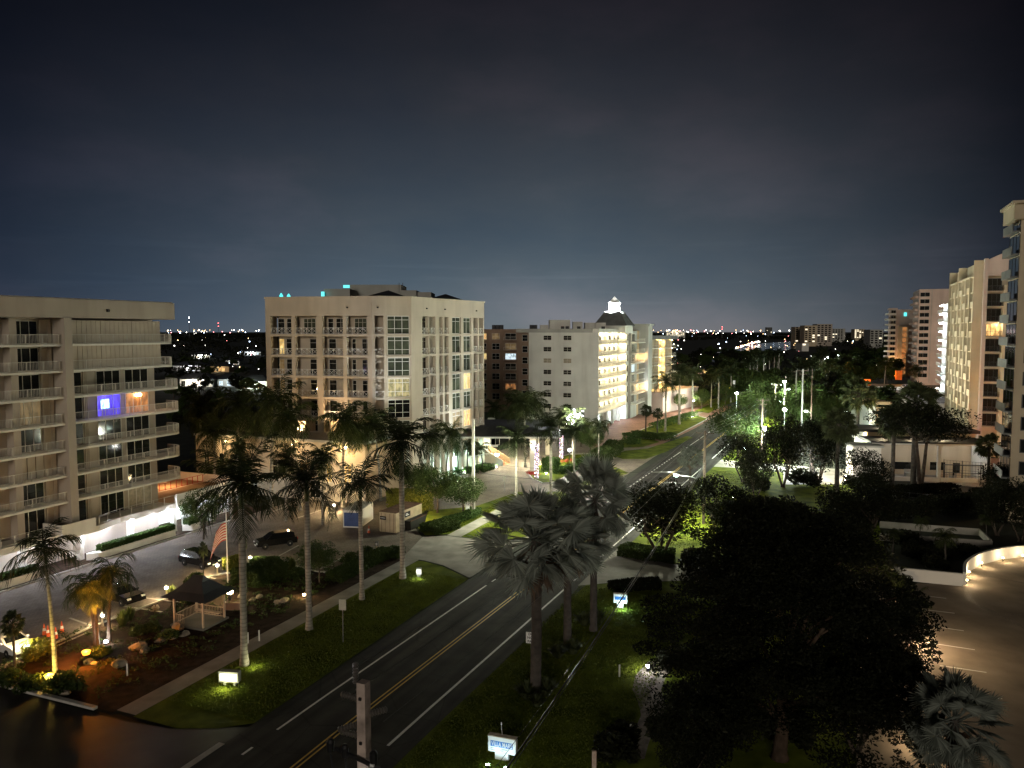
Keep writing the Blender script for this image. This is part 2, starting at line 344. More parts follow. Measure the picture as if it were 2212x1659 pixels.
# the town's light on haze and thin cloud: strongest low over the town, falling off with height and to both sides
rp = ramp(nt, [(.0,(.116,.134,.148)),(.015,(.104,.126,.146)),(.06,(.071,.095,.118)),(.13,(.047,.063,.081)),(.20,(.034,.042,.054)),(.27,(.022,.025,.033)),(.33,(.0135,.0150,.0205)),(.39,(.0075,.0082,.012)),(.6,(.005,.005,.008))])
L(sx.outputs['Z'], rp.inputs['Fac'])
az = N('ShaderNodeMath'); az.operation = 'ARCTAN2'; L(sx.outputs['X'], az.inputs[0]); L(sx.outputs['Y'], az.inputs[1])
ar = N('ShaderNodeMapRange'); ar.inputs['From Min'].default_value = -.72; ar.inputs['From Max'].default_value = .72; L(az.outputs[0], ar.inputs['Value'])
arp = ramp(nt, [(0,(.14,.16,.22)),(.10,(.24,.27,.36)),(.24,(.60,.63,.70)),(.38,(.94,.95,.96)),(.55,(1.08,1.08,1.06)),(.70,(.86,.83,.82)),(.80,(.55,.53,.54)),(.90,(.17,.17,.20)),(1,(.08,.08,.11))])
L(ar.outputs['Result'], arp.inputs['Fac'])
cl = N('ShaderNodeTexNoise'); cl.inputs['Scale'].default_value = 2.6; cl.inputs['Detail'].default_value = 7; cl.inputs['Roughness'].default_value = .55
mp = N('ShaderNodeMapping'); mp.inputs['Scale'].default_value = (1,1,2.4); mp.inputs['Location'].default_value = (.4,.1,.2); L(tx.outputs['Generated'], mp.inputs['Vector']); L(mp.outputs['Vector'], cl.inputs['Vector'])
crp = ramp(nt, [(.34,(.80,.88,.95)),(.50,(1.0,1.0,1.0)),(.66,(1.45,1.24,1.22))]); L(cl.outputs['Fac'], crp.inputs['Fac'])
m1 = N('ShaderNodeMix'); m1.data_type = 'RGBA'; m1.blend_type = 'MULTIPLY'; m1.inputs[0].default_value = 1; L(rp.outputs['Color'], m1.inputs[6]); L(arp.outputs['Color'], m1.inputs[7])
m2 = N('ShaderNodeMix'); m2.data_type = 'RGBA'; m2.blend_type = 'MULTIPLY'; m2.inputs[0].default_value = 1; L(m1.outputs[2], m2.inputs[6]); L(crp.outputs['Color'], m2.inputs[7])
ms = N('ShaderNodeMapping'); ms.inputs['Scale'].default_value = (3.2,3.2,60); L(tx.outputs['Generated'], ms.inputs['Vector'])      # thin low streaks of cloud
cs = N('ShaderNodeTexNoise'); cs.inputs['Scale'].default_value = 1.6; cs.inputs['Detail'].default_value = 5; L(ms.outputs['Vector'], cs.inputs['Vector'])
csr = ramp(nt, [(.56,(1,1,1)),(.72,(1.12,1.11,1.10))]); L(cs.outputs['Fac'], csr.inputs['Fac'])
zr_ = ramp(nt, [(.015,(0,0,0)),(.04,(1,1,1)),(.09,(1,1,1)),(.13,(0,0,0))]); L(sx.outputs['Z'], zr_.inputs['Fac'])
m4 = N('ShaderNodeMix'); m4.data_type = 'RGBA'; m4.blend_type = 'MULTIPLY'; L(zr_.outputs['Color'], m4.inputs[0]); L(m2.outputs[2], m4.inputs[6]); L(csr.outputs['Color'], m4.inputs[7]); m2 = m4
m3 = N('ShaderNodeMix'); m3.data_type = 'RGBA'; m3.blend_type = 'ADD'; m3.inputs[0].default_value = .03; L(m2.outputs[2], m3.inputs[6]); L(sky.outputs['Color'], m3.inputs[7])
L(m3.outputs[2], bg.inputs['Color']); bg.inputs['Strength'].default_value = 1.0
sun = bpy.data.lights.new('town_glow', 'SUN'); sun.energy = .60; sun.angle = R(14); sun.color = (1,.89,.75)
so = bpy.data.objects.new('town_glow', sun); col.objects.link(so)
so.rotation_euler = Vector((.13,1,-.15)).to_track_quat('-Z','Y').to_euler(); so.location = (0,-20,60)
vs = sc.view_settings; sc.display_settings.display_device = 'sRGB'; vs.view_transform = 'Standard'; vs.look = 'None'; vs.exposure = .35; vs.gamma = 1
cy = sc.cycles; cy.use_denoising = True; cy.max_bounces = 5; cy.diffuse_bounces = 2; cy.glossy_bounces = 3; cy.transmission_bounces = 2; cy.sample_clamp_indirect = 4; cy.sample_clamp_direct = 0
cy.caustics_reflective = False; cy.caustics_refractive = False
# ================================================================ ground
def GP(pts, z=0.0): return [G(u,v,z) for u,v in pts]
def SP_(pts): return [S(s,t) for s,t in pts]
def sheet(name, poly, z, m): return struct(name, MB().sheet(poly, z), M[m])
def strip(mb, s0, s1, t0, t1, z, step=6.0, off=tc):
    n = max(1, int((s1-s0)/step+.99))
    for i in range(n):
        a, b = s0+(s1-s0)*i/n, s0+(s1-s0)*(i+1)/n
        (x0,y0),(x1,y1),(x2,y2),(x3,y3) = S(a,t0+off(a)),S(a,t1+off(a)),S(b,t1+off(b)),S(b,t0+off(b))
        mb.quad((x0,y0,z),(x1,y1,z),(x2,y2,z),(x3,y3,z))
    return mb
def ribbon(mb, pts, wd, z, h=0.0):          # a painted or paved band (or a kerb, with height) along a line
    pts = [Vector((p[0],p[1],0)) for p in pts]
    for a, b in zip(pts[:-1], pts[1:]):
        d = (b-a).normalized(); n = Vector((-d.y,d.x,0))*wd/2; e = d*wd*.3 if h else d*0
        a2, b2 = a-e, b+e
        P = [(a2-n),(b2-n),(b2+n),(a2+n)]
        if h: mb.prism([(p.x,p.y) for p in P], z, z+h)
        else: mb.quad(*[(p.x,p.y,z) for p in P])
    return mb
base = MB()
base.quad((-9000,-300,-.06),(9000,-300,-.06),(9000,16000,-.06),(-9000,16000,-.06)); struct('ground', base, M['earth'])
sheet('waterway', GP([(1560,778),(1640,765),(1720,752),(1760,741),(1735,737),(1650,741),(1590,752),(1500,770)]), -.03, 'water')
sheet('waterway_branch', GP([(1380,786),(1560,782),(1560,778),(1500,770),(1430,772),(1360,780)]), -.034, 'water')
no = lambda s: 0.0
sw = lambda s: 0.0 if s < 110 else .033*(s-110)
road = strip(MB(), 20, 285, -5.35, 5.45, .010); struct('road', road, M['asphalt'])
sheet('cross_drive', SP_([(34.3,-5.36),(36.9,-5.36),(34.9,-9.4),(34.35,-13.2),(34.2,-60),(12,-60),(12,-5.36)]), .006, 'asphalt_old')
pav = MB(); strip(pav, 35.2, 72.2, -14.9, -13.2, .022, off=no); strip(pav, 82.4, 109.6, -15.1, -13.2, .022, off=no); struct('sidewalk', pav, M['concrete'])
pv2 = MB(); strip(pv2, 109.6, 290, -15.1, -13.2, .03, off=sw); struct('sidewalk', pv2, M['paver_tan'])
bed = [(34.9,-60),(34.9,-14.92),(72.2,-14.92),(86,-25),(86,-60)]
sheet('planting_bed', SP_(bed), 0, 'mulch')
edge = [(-160,1470),(-60,1440),(31,1428),(60,1417),(125,1388),(198,1355),(360,1294),(459,1245),(560,1228),(618,1219),(683,1235),(726,1240),(768,1212),(798,1192),(853,1202),(898,1209)]
lot = GP(edge)+SP_([(80.6,-17.6),(84,-20.5),(92,-25),(100,-30),(118,-31),(118,-44.9),(20,-44.9)])
sheet('parking_lot', lot, .012, 'paver_grey')
sheet('driveway_apron', SP_([(68.8,-5.34),(71.5,-9.8),(72.25,-12.6),(72.3,-15.3),(80.6,-17.5),(82.2,-15.2),(82.1,-9),(83.5,-7),(86.5,-5.34)]), .016, 'concrete')
sheet('lawn', SP_([(35.0,-13.18),(35.0,-9.4),(36,-7),(37.4,-5.37),(68.5,-5.37),(71.2,-9.8),(71.9,-12.4),(71.9,-13.18)]), .015, 'grass')
sheet('lawn', SP_([(82.6,-13.18),(82.4,-9),(84,-7),(87,-5.37),(104,-5.37),(110,-8.2),(112.6,-10.6),(111,-13.18)]), .015, 'grass')
sheet('lawn', SP_([(83,-15.12),(109,-15.12),(109.6,-16.8),(98,-18.6),(93,-23.5),(84.5,-20.4),(81.4,-17.6)]), .018, 'grass')
sheet('entrance_drive', SP_([(87,-5.36),(170,-4.2),(170,-36),(108,-36),(98,-30),(93,-23.6),(98,-18.7),(112,-14)]), .008, 'paver_tan')
isl = GP([(1140,1022),(1150,1035),(1173,1045),(1200,1042),(1255,1012),(1296,992),(1285,981),(1230,982),(1200,990),(1180,1002),(1150,1010)])
sheet('lawn', isl, .05, 'grass')
sheet('lawn', GP([(1290,1008),(1330,1009),(1358,1022),(1300,1042),(1250,1052)]), .018, 'grass')
sheet('lawn', GP([(1325,985),(1345,992),(1395,992),(1440,976),(1497,945),(1484,942),(1400,969),(1350,974)]), .05, 'grass')
sheet('lawn', GP([(1335,955),(1340,968),(1388,966),(1425,955),(1405,948),(1360,946)]), .05, 'grass')
sheet('plaza', GP([(1278,962),(1300,972),(1330,972),(1425,962),(1500,926),(1580,880),(1560,868),(1480,880),(1330,905),(1270,935)]), .028, 'paver_red')
i4 = GP([(1365,938),(1385,947),(1440,950),(1470,936),(1530,905),(1505,898),(1440,908),(1395,925)])
sheet('lawn', i4, .07, 'grass')
sheet('lawn', GP([(1530,893),(1565,876),(1640,850),(1640,842),(1560,862),(1500,888)]), .06, 'grass')
sheet('lawn', SP_([(20,5.46),(71,5.5),(73,8.4),(76.4,15),(78,30),(62,30),(40,31),(20,31)]), .005, 'grass')
sheet('lawn', SP_([(86.5,5.7),(83.2,8.4),(81.6,12),(81.4,16),(84,34),(140,34),(144,14),(145,8.1)]), .005, 'grass')
sheet('lawn', SP_([(152,8.2),(153,20),(300,26),(300,11.5)]), .005, 'grass')
sheet('side_drive', SP_([(70.8,5.47),(73,8.3),(76.5,15),(78.1,30),(84,34),(81.3,16),(81.5,12),(83,8.4),(86.6,5.7)]), .014, 'concrete')
sheet('side_drive', SP_([(144,8),(145.2,20),(140,60),(147,60),(151,22),(152.5,8.2)]), .014, 'concrete')
path = [(1345,1640),(1362,1600),(1372,1575),(1385,1545),(1376,1510),(1366,1490),(1372,1460),(1400,1430),(1445,1412),(1462,1432),(1440,1460),(1428,1490),(1440,1530),(1412,1575),(1400,1610),(1392,1640)]
sheet('garden_path', GP(path), .012, 'gravel')
ramp_ = [(1930,1258),(2085,1264),(2086,1238),(2118,1220),(2164,1208),(2250,1200),(2500,1330),(2600,1750),(1850,1750),(1850,1330)]
sheet('forecourt', GP(ramp_), .012, 'drive')
# kerbs: real steps
kb = MB(); ribbon(kb, SP_([(45,-44.85),(78,-44.85)]), .25, .0, .14); struct('kerb', kb, M['kerb'])
kb = MB(); ribbon(kb, SP_([(34.6,-40),(34.6,-24.9),(34.75,-16.4)]), .32, 0, .18); struct('kerb', kb, M['kerb'])
kb = MB(); ribbon(kb, GP(edge[2:-1]), .16, 0, .12); struct('kerb', kb, M['kerb'])
kb = MB(); ribbon(kb, isl+isl[:1], .2, 0, .15); struct('kerb', kb, M['kerb'])
kb = MB(); ribbon(kb, i4+i4[:1], .25, 0, .15); struct('kerb', kb, M['kerb'])
kb = MB(); ribbon(kb, SP_([(20,-5.5),(34.6,-5.5)]), .45, .0, .03); struct('kerb', kb, M['kerb'])
# markings
mk = MB()
for a, b in ((37.3,67.4),(88,118),(152,232)): strip(mk, a, b, -3.55, -3.38, .018)
for a in (21,24.5,28,31.2,34.2,68.6,70.6,72.6,74.6,76.6,78.6,80.6,82.6,84.6,86.4): strip(mk, a, a+.9, -3.55, -3.38, .018)
for i in range(16): strip(mk, 120+i*2, 121+i*2, -3.55, -3.38, .018)
for a, b in ((38.4,70),(85,142),(153,260)): strip(mk, a, b, 3.85, 4.04, .018)
for a in (22,26,30,34,72,75,78,81): strip(mk, a, a+.9, 3.85, 4.04, .018)
struct('road_marking', mk, M['paint_white'])
mk = MB(); strip(mk, 20, 260, .02, .14, .018); strip(mk, 20, 260, .34, .46, .018); struct('centre_line', mk, M['paint_yellow'])
mk = MB()
for a, b in (((150,1335),(198,1352)),((268,1310),(350,1322)),((300,1290),(386,1301)),((400,1262),(470,1272)),((425,1243),(466,1250)),((590,1208),(645,1178)),((625,1218),(665,1198)),((690,1230),(757,1196)),((686,1222),(726,1232)),((720,1222),(690,1217)),
             ((100,1406),(190,1366)),((218,1348),(250,1330)),((295,1318),(330,1303)),((550,1080),(600,1063)),((590,1105),(650,1082)),((640,1120),(700,1100))):
    ribbon(mk, [G(*a), G(*b)], .22, .018)
struct('stall_marking', mk, M['kerb'])
mk = MB()
for a, b in (((2004,1288),(2044,1293)),((1953,1312),(2062,1325)),((1984,1349),(2082,1363)),((2000,1388),(2106,1404)),((2030,1438),(2131,1453)),((2060,1495),(2165,1510))): ribbon(mk, [G(*a), G(*b)], .15, .018)
struct('stall_marking', mk, M['paint_white'])
mk = MB(); ribbon(mk, GP([(2084,1268),(2095,1297),(2133,1317),(2172,1334),(2212,1355),(2260,1388)]), .55, .018); ribbon(mk, GP([(2103,1239),(2212,1260),(2300,1280)]), .3, .0225); ribbon(mk, GP([(2172,1329),(2230,1327)]), .3, .0225); struct('paver_band', mk, M['paver_tan'])
# ================================================================ buildings
def win(root, fr, x0, x1, z0, z1, y, nx=2, nz=1, glass='glass', frame='frame', fw=.07, name='window', label=None, recess=0.0, cuts=None):
    """a window: frame with glazing bars (a part), its pane one level below"""
    f = MB(fr); ya, yb = y-.05, y+.02
    f.box(x0,x1,ya,yb,z0,z0+fw); f.box(x0,x1,ya,yb,z1-fw,z1); f.box(x0,x0+fw,ya,yb,z0+fw,z1-fw); f.box(x1-fw,x1,ya,yb,z0+fw,z1-fw)
    for i in range(1,nx): c = x0+(x1-x0)*i/nx; f.box(c-fw*.4,c+fw*.4,ya+.005,yb,z0+fw,z1-fw)
    for j in (cuts or [k/nz for k in range(1,nz)]):
        c = z0+(z1-z0)*j; f.box(x0+fw,x1-fw,ya+.01,yb,c-fw*.35,c+fw*.35)
    o = part(name, f, M[frame], root, label=label)
    p = MB(fr); p.quad((x0+fw*.5,y-.012,z0+fw*.5),(x1-fw*.5,y-.012,z0+fw*.5),(x1-fw*.5,y-.012,z1-fw*.5),(x0+fw*.5,y-.012,z1-fw*.5))
    part('pane', p, M[glass], o); return o
def railing(mb, pts, z, h=1.0, gap=.15, post=1.8):
    for a, b in zip(pts[:-1], pts[1:]):
        a, b = Vector((*a,0)), Vector((*b,0)); d = b-a; n = max(1, int(d.length/gap))
        mb.bar((a.x,a.y,z+h),(b.x,b.y,z+h),.06,.05); mb.bar((a.x,a.y,z+.1),(b.x,b.y,z+.1),.04,.04)
        for i in range(n+1):
            p = a+d*i/n; wd = .07 if i % max(1,int(post/gap)) == 0 else .022
            mb.bar((p.x,p.y,z+.02),(p.x,p.y,z+h),wd)
    return mb
# ---------------------------------------------------------------- left apartment block beside the car park
T0 = -47.5
s_l, s_r = on_t(0,T0), on_t(330,T0-1.7)
lb = thing('apartment_block', 'taupe apartment block at the left with curved white balcony railings and one room lit blue', 'apartment building', S(s_r, T0))
FL = Fr(*S(s_r, T0), STREET)             # local x along the street (0 = right end), y into the building
sx = lambda u, t=T0-1.7: on_t(u, t)-s_r  # local x of a line of sight on the window wall
LV = [3.7, 6.7, 9.5, 12.3, 15.15, 18.0, 20.8, 23.6]
zt, ztop = 26.4, 28.4
wallY = 1.7; XL = -48.0
xp0, xp1 = sx(110), sx(127)               # broad pier between the two bays
b = MB(FL); b.box(XL, 0, wallY, 16, 0.0, zt); part('wall', b, M['taupe'], lb)
b = MB(FL); b.box(XL, 1.6, -.25, 16.5, zt, ztop); b.box(XL,1.45,-.1,16.3,ztop,ztop+.12); part('roof_band', b, M['taupe'], lb)
b = MB(FL); b.box(xp0, xp1, -.35, wallY-.003, 1.2, zt-.002); part('pier', b, M['taupe'], lb)
xq0, xq1 = sx(33)-.0, sx(22)
b = MB(FL); b.tube([(sx(233,T0)-.3,-.27,27.3),(sx(233,T0),-.27,27.3)], .18, 10); part('roof_spout', b, M['black'], lb)
# balcony slabs, rounded at the free end
def rounded(x1, y0, r):
    return [(x1-r*(1-math.cos(a)), y0+r*(1-math.sin(a))) for a in [PI/2*k/6 for k in range(7)]][::-1]
for i, z in enumerate(LV[1:]):
    top = i >= 5
    x1 = 1.5 if top else 3.1; r = .5 if top else 1.9
    edge_ = rounded(x1, 0, r)
    b = MB(FL); b.prism([(xp1+.01,wallY)]+[(xp1+.01,0)]+edge_+[(x1, 3.2 if not top else wallY+1),(.01,3.2 if not top else wallY+1),(.01,wallY)], z-.22, z); o = part('balcony', b, M['offwhite'], lb)
    m = MB(FL); railing(m, [(xp1+.05,.08)]+[(min(a,x1-.08),c+.08) for a,c in edge_]+[(x1-.08,3.1 if not top else wallY+.9)], z, 1.02); part('railing', m, M['rail'], o)
    b = MB(FL); b.prism([(XL,wallY),(XL,.05),(xp0-.01,.05),(xp0-.01,wallY)], z-.22, z); o = part('balcony', b, M['offwhite'], lb)
    m = MB(FL); railing(m, [(XL,.12),(xp0-.05,.12)], z, 1.02); part('railing', m, M['rail'], o)
W = -xp1
def fx(k): return xp1+W*k
nfl = len(LV)
for i, z in enumerate(LV):
    h1 = (LV[i+1] if i+1 < nfl else zt)-.23
    if i >= 6:                                   # top two storeys: shutters all closed
        for k in range(3):
            b = MB(FL); a0, a1 = fx(k/3)+.02, fx((k+1)/3)-.02
            for j in range(14): b.box(a0+(a1-a0)*j/14, a0+(a1-a0)*(j+.96)/14, .45+.03*(j%2), .6, z+.01, h1)
            part('shutter', b, M['shutter'], lb)
    else:
        g1, g2 = 'glass', 'glass'
        if i == 4: g1, g2 = 'win_blue', 'win_orange'
        if i == 0: g2 = 'curtain'
        closed = i != 3
        for (k0,k1,kind) in (((0,.1,'s'),(.105,.2,'d')) if closed else ((.0,.2,'w'),))+((.2,.245,'s'),(.34,.6,'1'),(.645,.92,'2')):
            a0, a1 = fx(k0)+.03, fx(k1)-.03
            if kind == 's':
                b = MB(FL)
                for j in range(5): b.box(a0+(a1-a0)*j/5, a0+(a1-a0)*(j+.9)/5, wallY-.22+.05*(j%2), wallY-.02, z+.02, h1)
                part('shutter', b, M['shutter'], lb)
            else:
                win(lb, FL, a0, a1, z+.05, h1-.1, wallY-.03, 1 if kind=='d' else (2 if kind=='w' else 3), 1, {'1':g1,'2':g2}.get(kind,'glass'))
        if i == 4:
            b = MB(FL); b.box(fx(.385), fx(.47), wallY-.075, wallY-.05, z+.95, z+2.0); part('television', b, M['tv'], lb)
            b = MB(FL)
            for k in (.76,.79,.81): b.lathe([(.02,.2),(.12,.12),(.15,0),(.1,-.1),(.02,-.12)], 10, (fx(k), wallY-.25, h1-.45))
            part('pendant_lamp', b, M['lamp_warm'], lb)
    # left bay: pier, three-pane door, accordion shutters, repeated to the left
    for rep in range(5):
        off = -rep*(sx(108)-sx(21)+2.1)
        u0, u1 = sx(24)+off, sx(80)+off
        if u0 < XL+.3: break
        if i >= 6 or i in (0,1,3,4,5) or rep:
            g = 'glass'
            if rep == 1: g = {5:'win_orange', 4:'win_dim'}.get(i, 'glass')
            if rep == 0 and i == 4: g = 'win_dim'
            win(lb, FL, u0, u1, z+.05, h1-.1, wallY-.03, 3, 1, g)
            s0, s1 = sx(82)+off, sx(107)+off
        else: s0, s1 = u0, sx(107)+off
        b = MB(FL); n = max(3, int((s1-s0)/.42))
        for j in range(n): b.box(s0+(s1-s0)*j/n, s0+(s1-s0)*(j+.92)/n, wallY-.26+.06*(j%2), wallY-.02, z+.02, h1)
        part('shutter', b, M['shutter'], lb)
        b = MB(FL); b.box(u0-.95, u0-.2, .6, wallY-.004, z+.003, h1); part('pier', b, M['taupe'], lb)
# terrace over the covered walk, deck to the right
ter = MB(FL); XE = 12.5
ter.prism([(XL,wallY+.2),(XL,-1.0),(xp0-3,-1.0),(xp0-1.2,-1.6),(xp1+1.5,-1.6),(xp1+3.0,-1.1),(xp1+5,-.6),(XE,-.6),(XE,12),(.02,12),(.02,wallY+.2)], 3.05, 3.68); part('terrace', ter, M['offwhite'], lb)
pp = MB(FL); pp.box(xp0-2.2,xp1+.9,-1.75,-1.58,3.1,4.7); pp.box(xp0-2.2,xp0-2.0,-1.57,wallY-.5,3.7,4.7); pp.box(0.6,XE,-.75,-.585,3.1,4.75); pp.box(XE+.003,XE+.2,-.75,12,3.1,4.75); part('parapet', pp, M['offwhite'], lb)
m = MB(FL); railing(m, [(xp1+1.5,-1.45),(xp1+3,-1.0),(xp1+5,-.5),(.5,-.5)], 3.7, .95, 1.4, 1); railing(m, [(XL,-.85),(xp0-2.4,-.85)], 3.7, .95, 1.4, 1); part('railing', m, M['rail'], lb)
m = MB(FL); railing(m, [(.8,6.5),(XE-.3,6.5)], 3.7, 1.0, .9, 1); part('railing', m, M['red'], lb, label='red deck railing')
b = MB(FL); b.box(.1,XE-.2,-.5,6.3,3.681,3.70); b.box(.1,XE-.2,6.7,11.8,3.681,3.70); part('deck_floor', b, M['tan'], lb)
# columns and lit recess of the covered walk
for x in (-32,-25.5,-19,-12.5,-6,.4,6.5): b = MB(FL); b.box(x,x+.55,-.3,.25,.02,3.04); part('column', b, M['offwhite'], lb)
b = MB(FL); b.box(0.05,XE-.5,4.2,4.4,.02,3.04); part('wall', b, M['offwhite'], lb, label='bright wall behind the white gate')
b = MB(FL); railing(b, [(3.2,1.2),(XE-1,1.2)], .05, 2.4, .2, 2); part('gate', b, M['rail_white'], lb)
b = MB(FL)
for x in (-29,-22.5,-17,-11.5,-8.6,-5.8,-3,-.6,2.5,5.5,9): b.lathe([(.0,0),(.14,0),(.14,-.05),(.0,-.06)], 10, (x, .4, 3.03))
part('ceiling_lamp', b, M['lamp_white'], lb)
def lamp(kind, loc, power, color, size=.1, to=None, spot=70, blend=.5, parent=None):
    l = bpy.data.lights.new('lamp_light', kind); l.energy = power; l.color = color
    if kind in ('POINT','SPOT'): l.shadow_soft_size = size
    if kind == 'SPOT': l.spot_size = R(spot); l.spot_blend = blend
    if kind == 'AREA': l.size = size
    o = bpy.data.objects.new('lamp_light', l); col.objects.link(o); o.location = loc
    if to is not None: o.rotation_euler = (Vector(to)-Vector(loc)).to_track_quat('-Z','Y').to_euler()
    if parent is not None:
        bpy.context.view_layer.update(); o.parent = parent; o.matrix_parent_inverse = parent.matrix_world.inverted()
    return o
for x in (-29,-22.5,-17,-11.5,-8.6,-5.8,-3,-.6): lamp('POINT', FL((x,-.6,2.7)), 430, (.86,.9,1), .12)
for x in (2.5,5.5,9): lamp('POINT', FL((x,2.6,2.6)), 520, (.72,.9,1), .12)
lamp('POINT', FL((7,8,5.2)), 380, (1,.5,.22), .2); lamp('POINT', FL((2,9,5.4)), 200, (1,.5,.22), .2)
lamp('POINT', FL((fx(.5),.4,17.3)), 75, (.12,.08,1), .1); lamp('POINT', FL((fx(.8),.4,17.2)), 9, (1,.45,.15), .1); lamp('POINT', FL((1.8,1.0,17.4)), 16, (1,.45,.15), .1)
# raised planters in front of the walk
def planter(x0, x1, label):
    b = MB(FL); b.prism([(x0,-.9),(x0+.7,-1.9),(x1-.2,-1.9),(x1,-1.5),(x1,-.75),(x0+.3,-.75)], .0, .75)
    return single('planter', b, M['offwhite'], label, 'planter', 'white planters along the covered walk')
planter(-12.2, -.6, 'long white curved planter holding a clipped hedge under the terrace')
planter(-33, -18, 'long white planter at the left edge beside the lit entrance')
planter(1.2, 3.4, 'short white planter near the white gate')
# ---------------------------------------------------------------- cream apartment block, middle left
cb = thing('apartment_block', 'cream apartment block with cross-braced balcony rails and big glazed corner bay', 'apartment building', (-21.5,118))
P = [(-39.0,122.0),(-21.5,118.0),(-19.4,118.4),(-15.6,119.6),(-14.4,122.2),(-12.4,126.6),(-10.4,130.2),(-5.1,141.2)]
ZR = [11.45,14.72,18.0,21.25,24.5]; Z27, Z30 = 27.35, 30.1
back = [(-24,156),(-44,146)]
core_in = 1.9
def off_poly(p, d):                        # the same outline moved inwards
    out = []
    n = len(p)
    for i in range(n):
        a, b_, c = Vector(p[i-1]), Vector(p[i]), Vector(p[(i+1)%n])
        d1, d2 = (b_-a).normalized(), (c-b_).normalized(); n1, n2 = Vector((-d1.y,d1.x)), Vector((-d2.y,d2.x))
        k = (n1+n2); k = k/max(.35, k.dot(k)/2) if k.length > 1e-4 else n1
        q = b_+k*d; out.append((q.x,q.y))
    return out
foot = P+back
inner = off_poly(foot, core_in)
b = MB(); b.prism(inner, 0.4, Z27+.1); part('wall', b, M['cream'], cb)
b = MB(); b.prism(foot, Z27, Z30); b.prism(off_poly(foot,-.12), Z30-.002, Z30+.25); part('parapet', b, M['cream'], cb)
def face(i): return Fr(P[i][0], P[i][1], math.atan2(P[i+1][1]-P[i][1], P[i+1][0]-P[i][0])), (Vector(P[i+1])-Vector(P[i])).length
rail_n = [0]
def xrail(root, fr, x0, x1, y, z):
    m = MB(fr); h = .98
    m.bar((x0,y,z+h),(x1,y,z+h),.08,.07); m.bar((x0,y,z+.08),(x1,y,z+.08),.07,.06); n = max(1, round((x1-x0)/.95))
    for k in range(n+1):
        x = x0+(x1-x0)*k/n; m.bar((x,y,z),(x,y,z+h),.07)
        if k < n:
            xb = x0+(x1-x0)*(k+1)/n; m.bar((x,y,z+.1),(xb,y,z+h-.04),.045); m.bar((x,y+.001,z+h-.04),(xb,y+.001,z+.1),.045)
    part('railing', m, M['rail_white'], root)
levels = [8.15]+ZR
slab = MB(); 
for z in levels: slab.prism(foot, z-.34, z)
slabs = part('floor_slab', slab, M['cream'], cb)
# left front: four bays of balconies
fr, Ln = face(0); xs = [0,.85,4.55,5.15,8.85,9.75,13.1,13.65,17.2,Ln]
for a, c in ((0,.85),(4.5,5.1),(8.75,9.75),(13.2,13.8),(17.25,Ln-.003)): pr = MB(fr); pr.box(a, c, 0.003, .75, 0.4, Z27-.002); part('pier', pr, M['cream'], cb)
pr = MB(fr); pr.box(0.003, .3, .752, 3.0, .4, Z27-.002); part('side_wall', pr, M['cream'], cb)
bays = [(.85,4.5),(5.1,8.75),(9.75,13.2),(13.8,17.25)]
for li, z in enumerate(levels):
    zt_ = (levels[li+1] if li+1 < len(levels) else Z27+.34)-.36
    for bi, (a, c) in enumerate(bays):
        if li == 0 and bi > 1: pass
        Wd = c-a
        lay = {0:[(.08,.4,1),(.5,.98,2)],1:[(.15,.72,3),(.82,.98,1)],2:[(.02,.3,1),(.42,.9,2)],3:[(.15,.75,3)]}[bi] if li == 5 else \
              {0:[(.12,.38,1),(.46,.98,2)],1:[(.42,.75,1)],2:[(.05,.42,1),(.76,.98,1)],3:[(.02,.22,1),(.5,.98,2)]}[bi]
        for k0, k1, n in lay:
            g = 'glass'
            if bi == 0 and n == 1: g = {4:'win_yellow',3:'win_dim',2:'win_dim'}.get(li,'glass')
            if li == 0 and bi == 2: g = 'win_warm'
            if li == 5 and n == 3: g = 'glass_green'
            win(cb, fr, a+Wd*k0, a+Wd*k1, z+.02, zt_-.35, core_in-.03, n, 2, g, cuts=[.74])
        xrail(cb, fr, a+.02, c-.02, .3, z)
        if li == 2 and bi == 1:
            l = MB(fr); l.lathe([(.0,-.12),(.12,-.1),(.14,.1),(.0,.14)], 10, (a+Wd*.78, core_in-.2, z+1.1)); part('wall_lamp', l, M['lamp_warm'], cb)
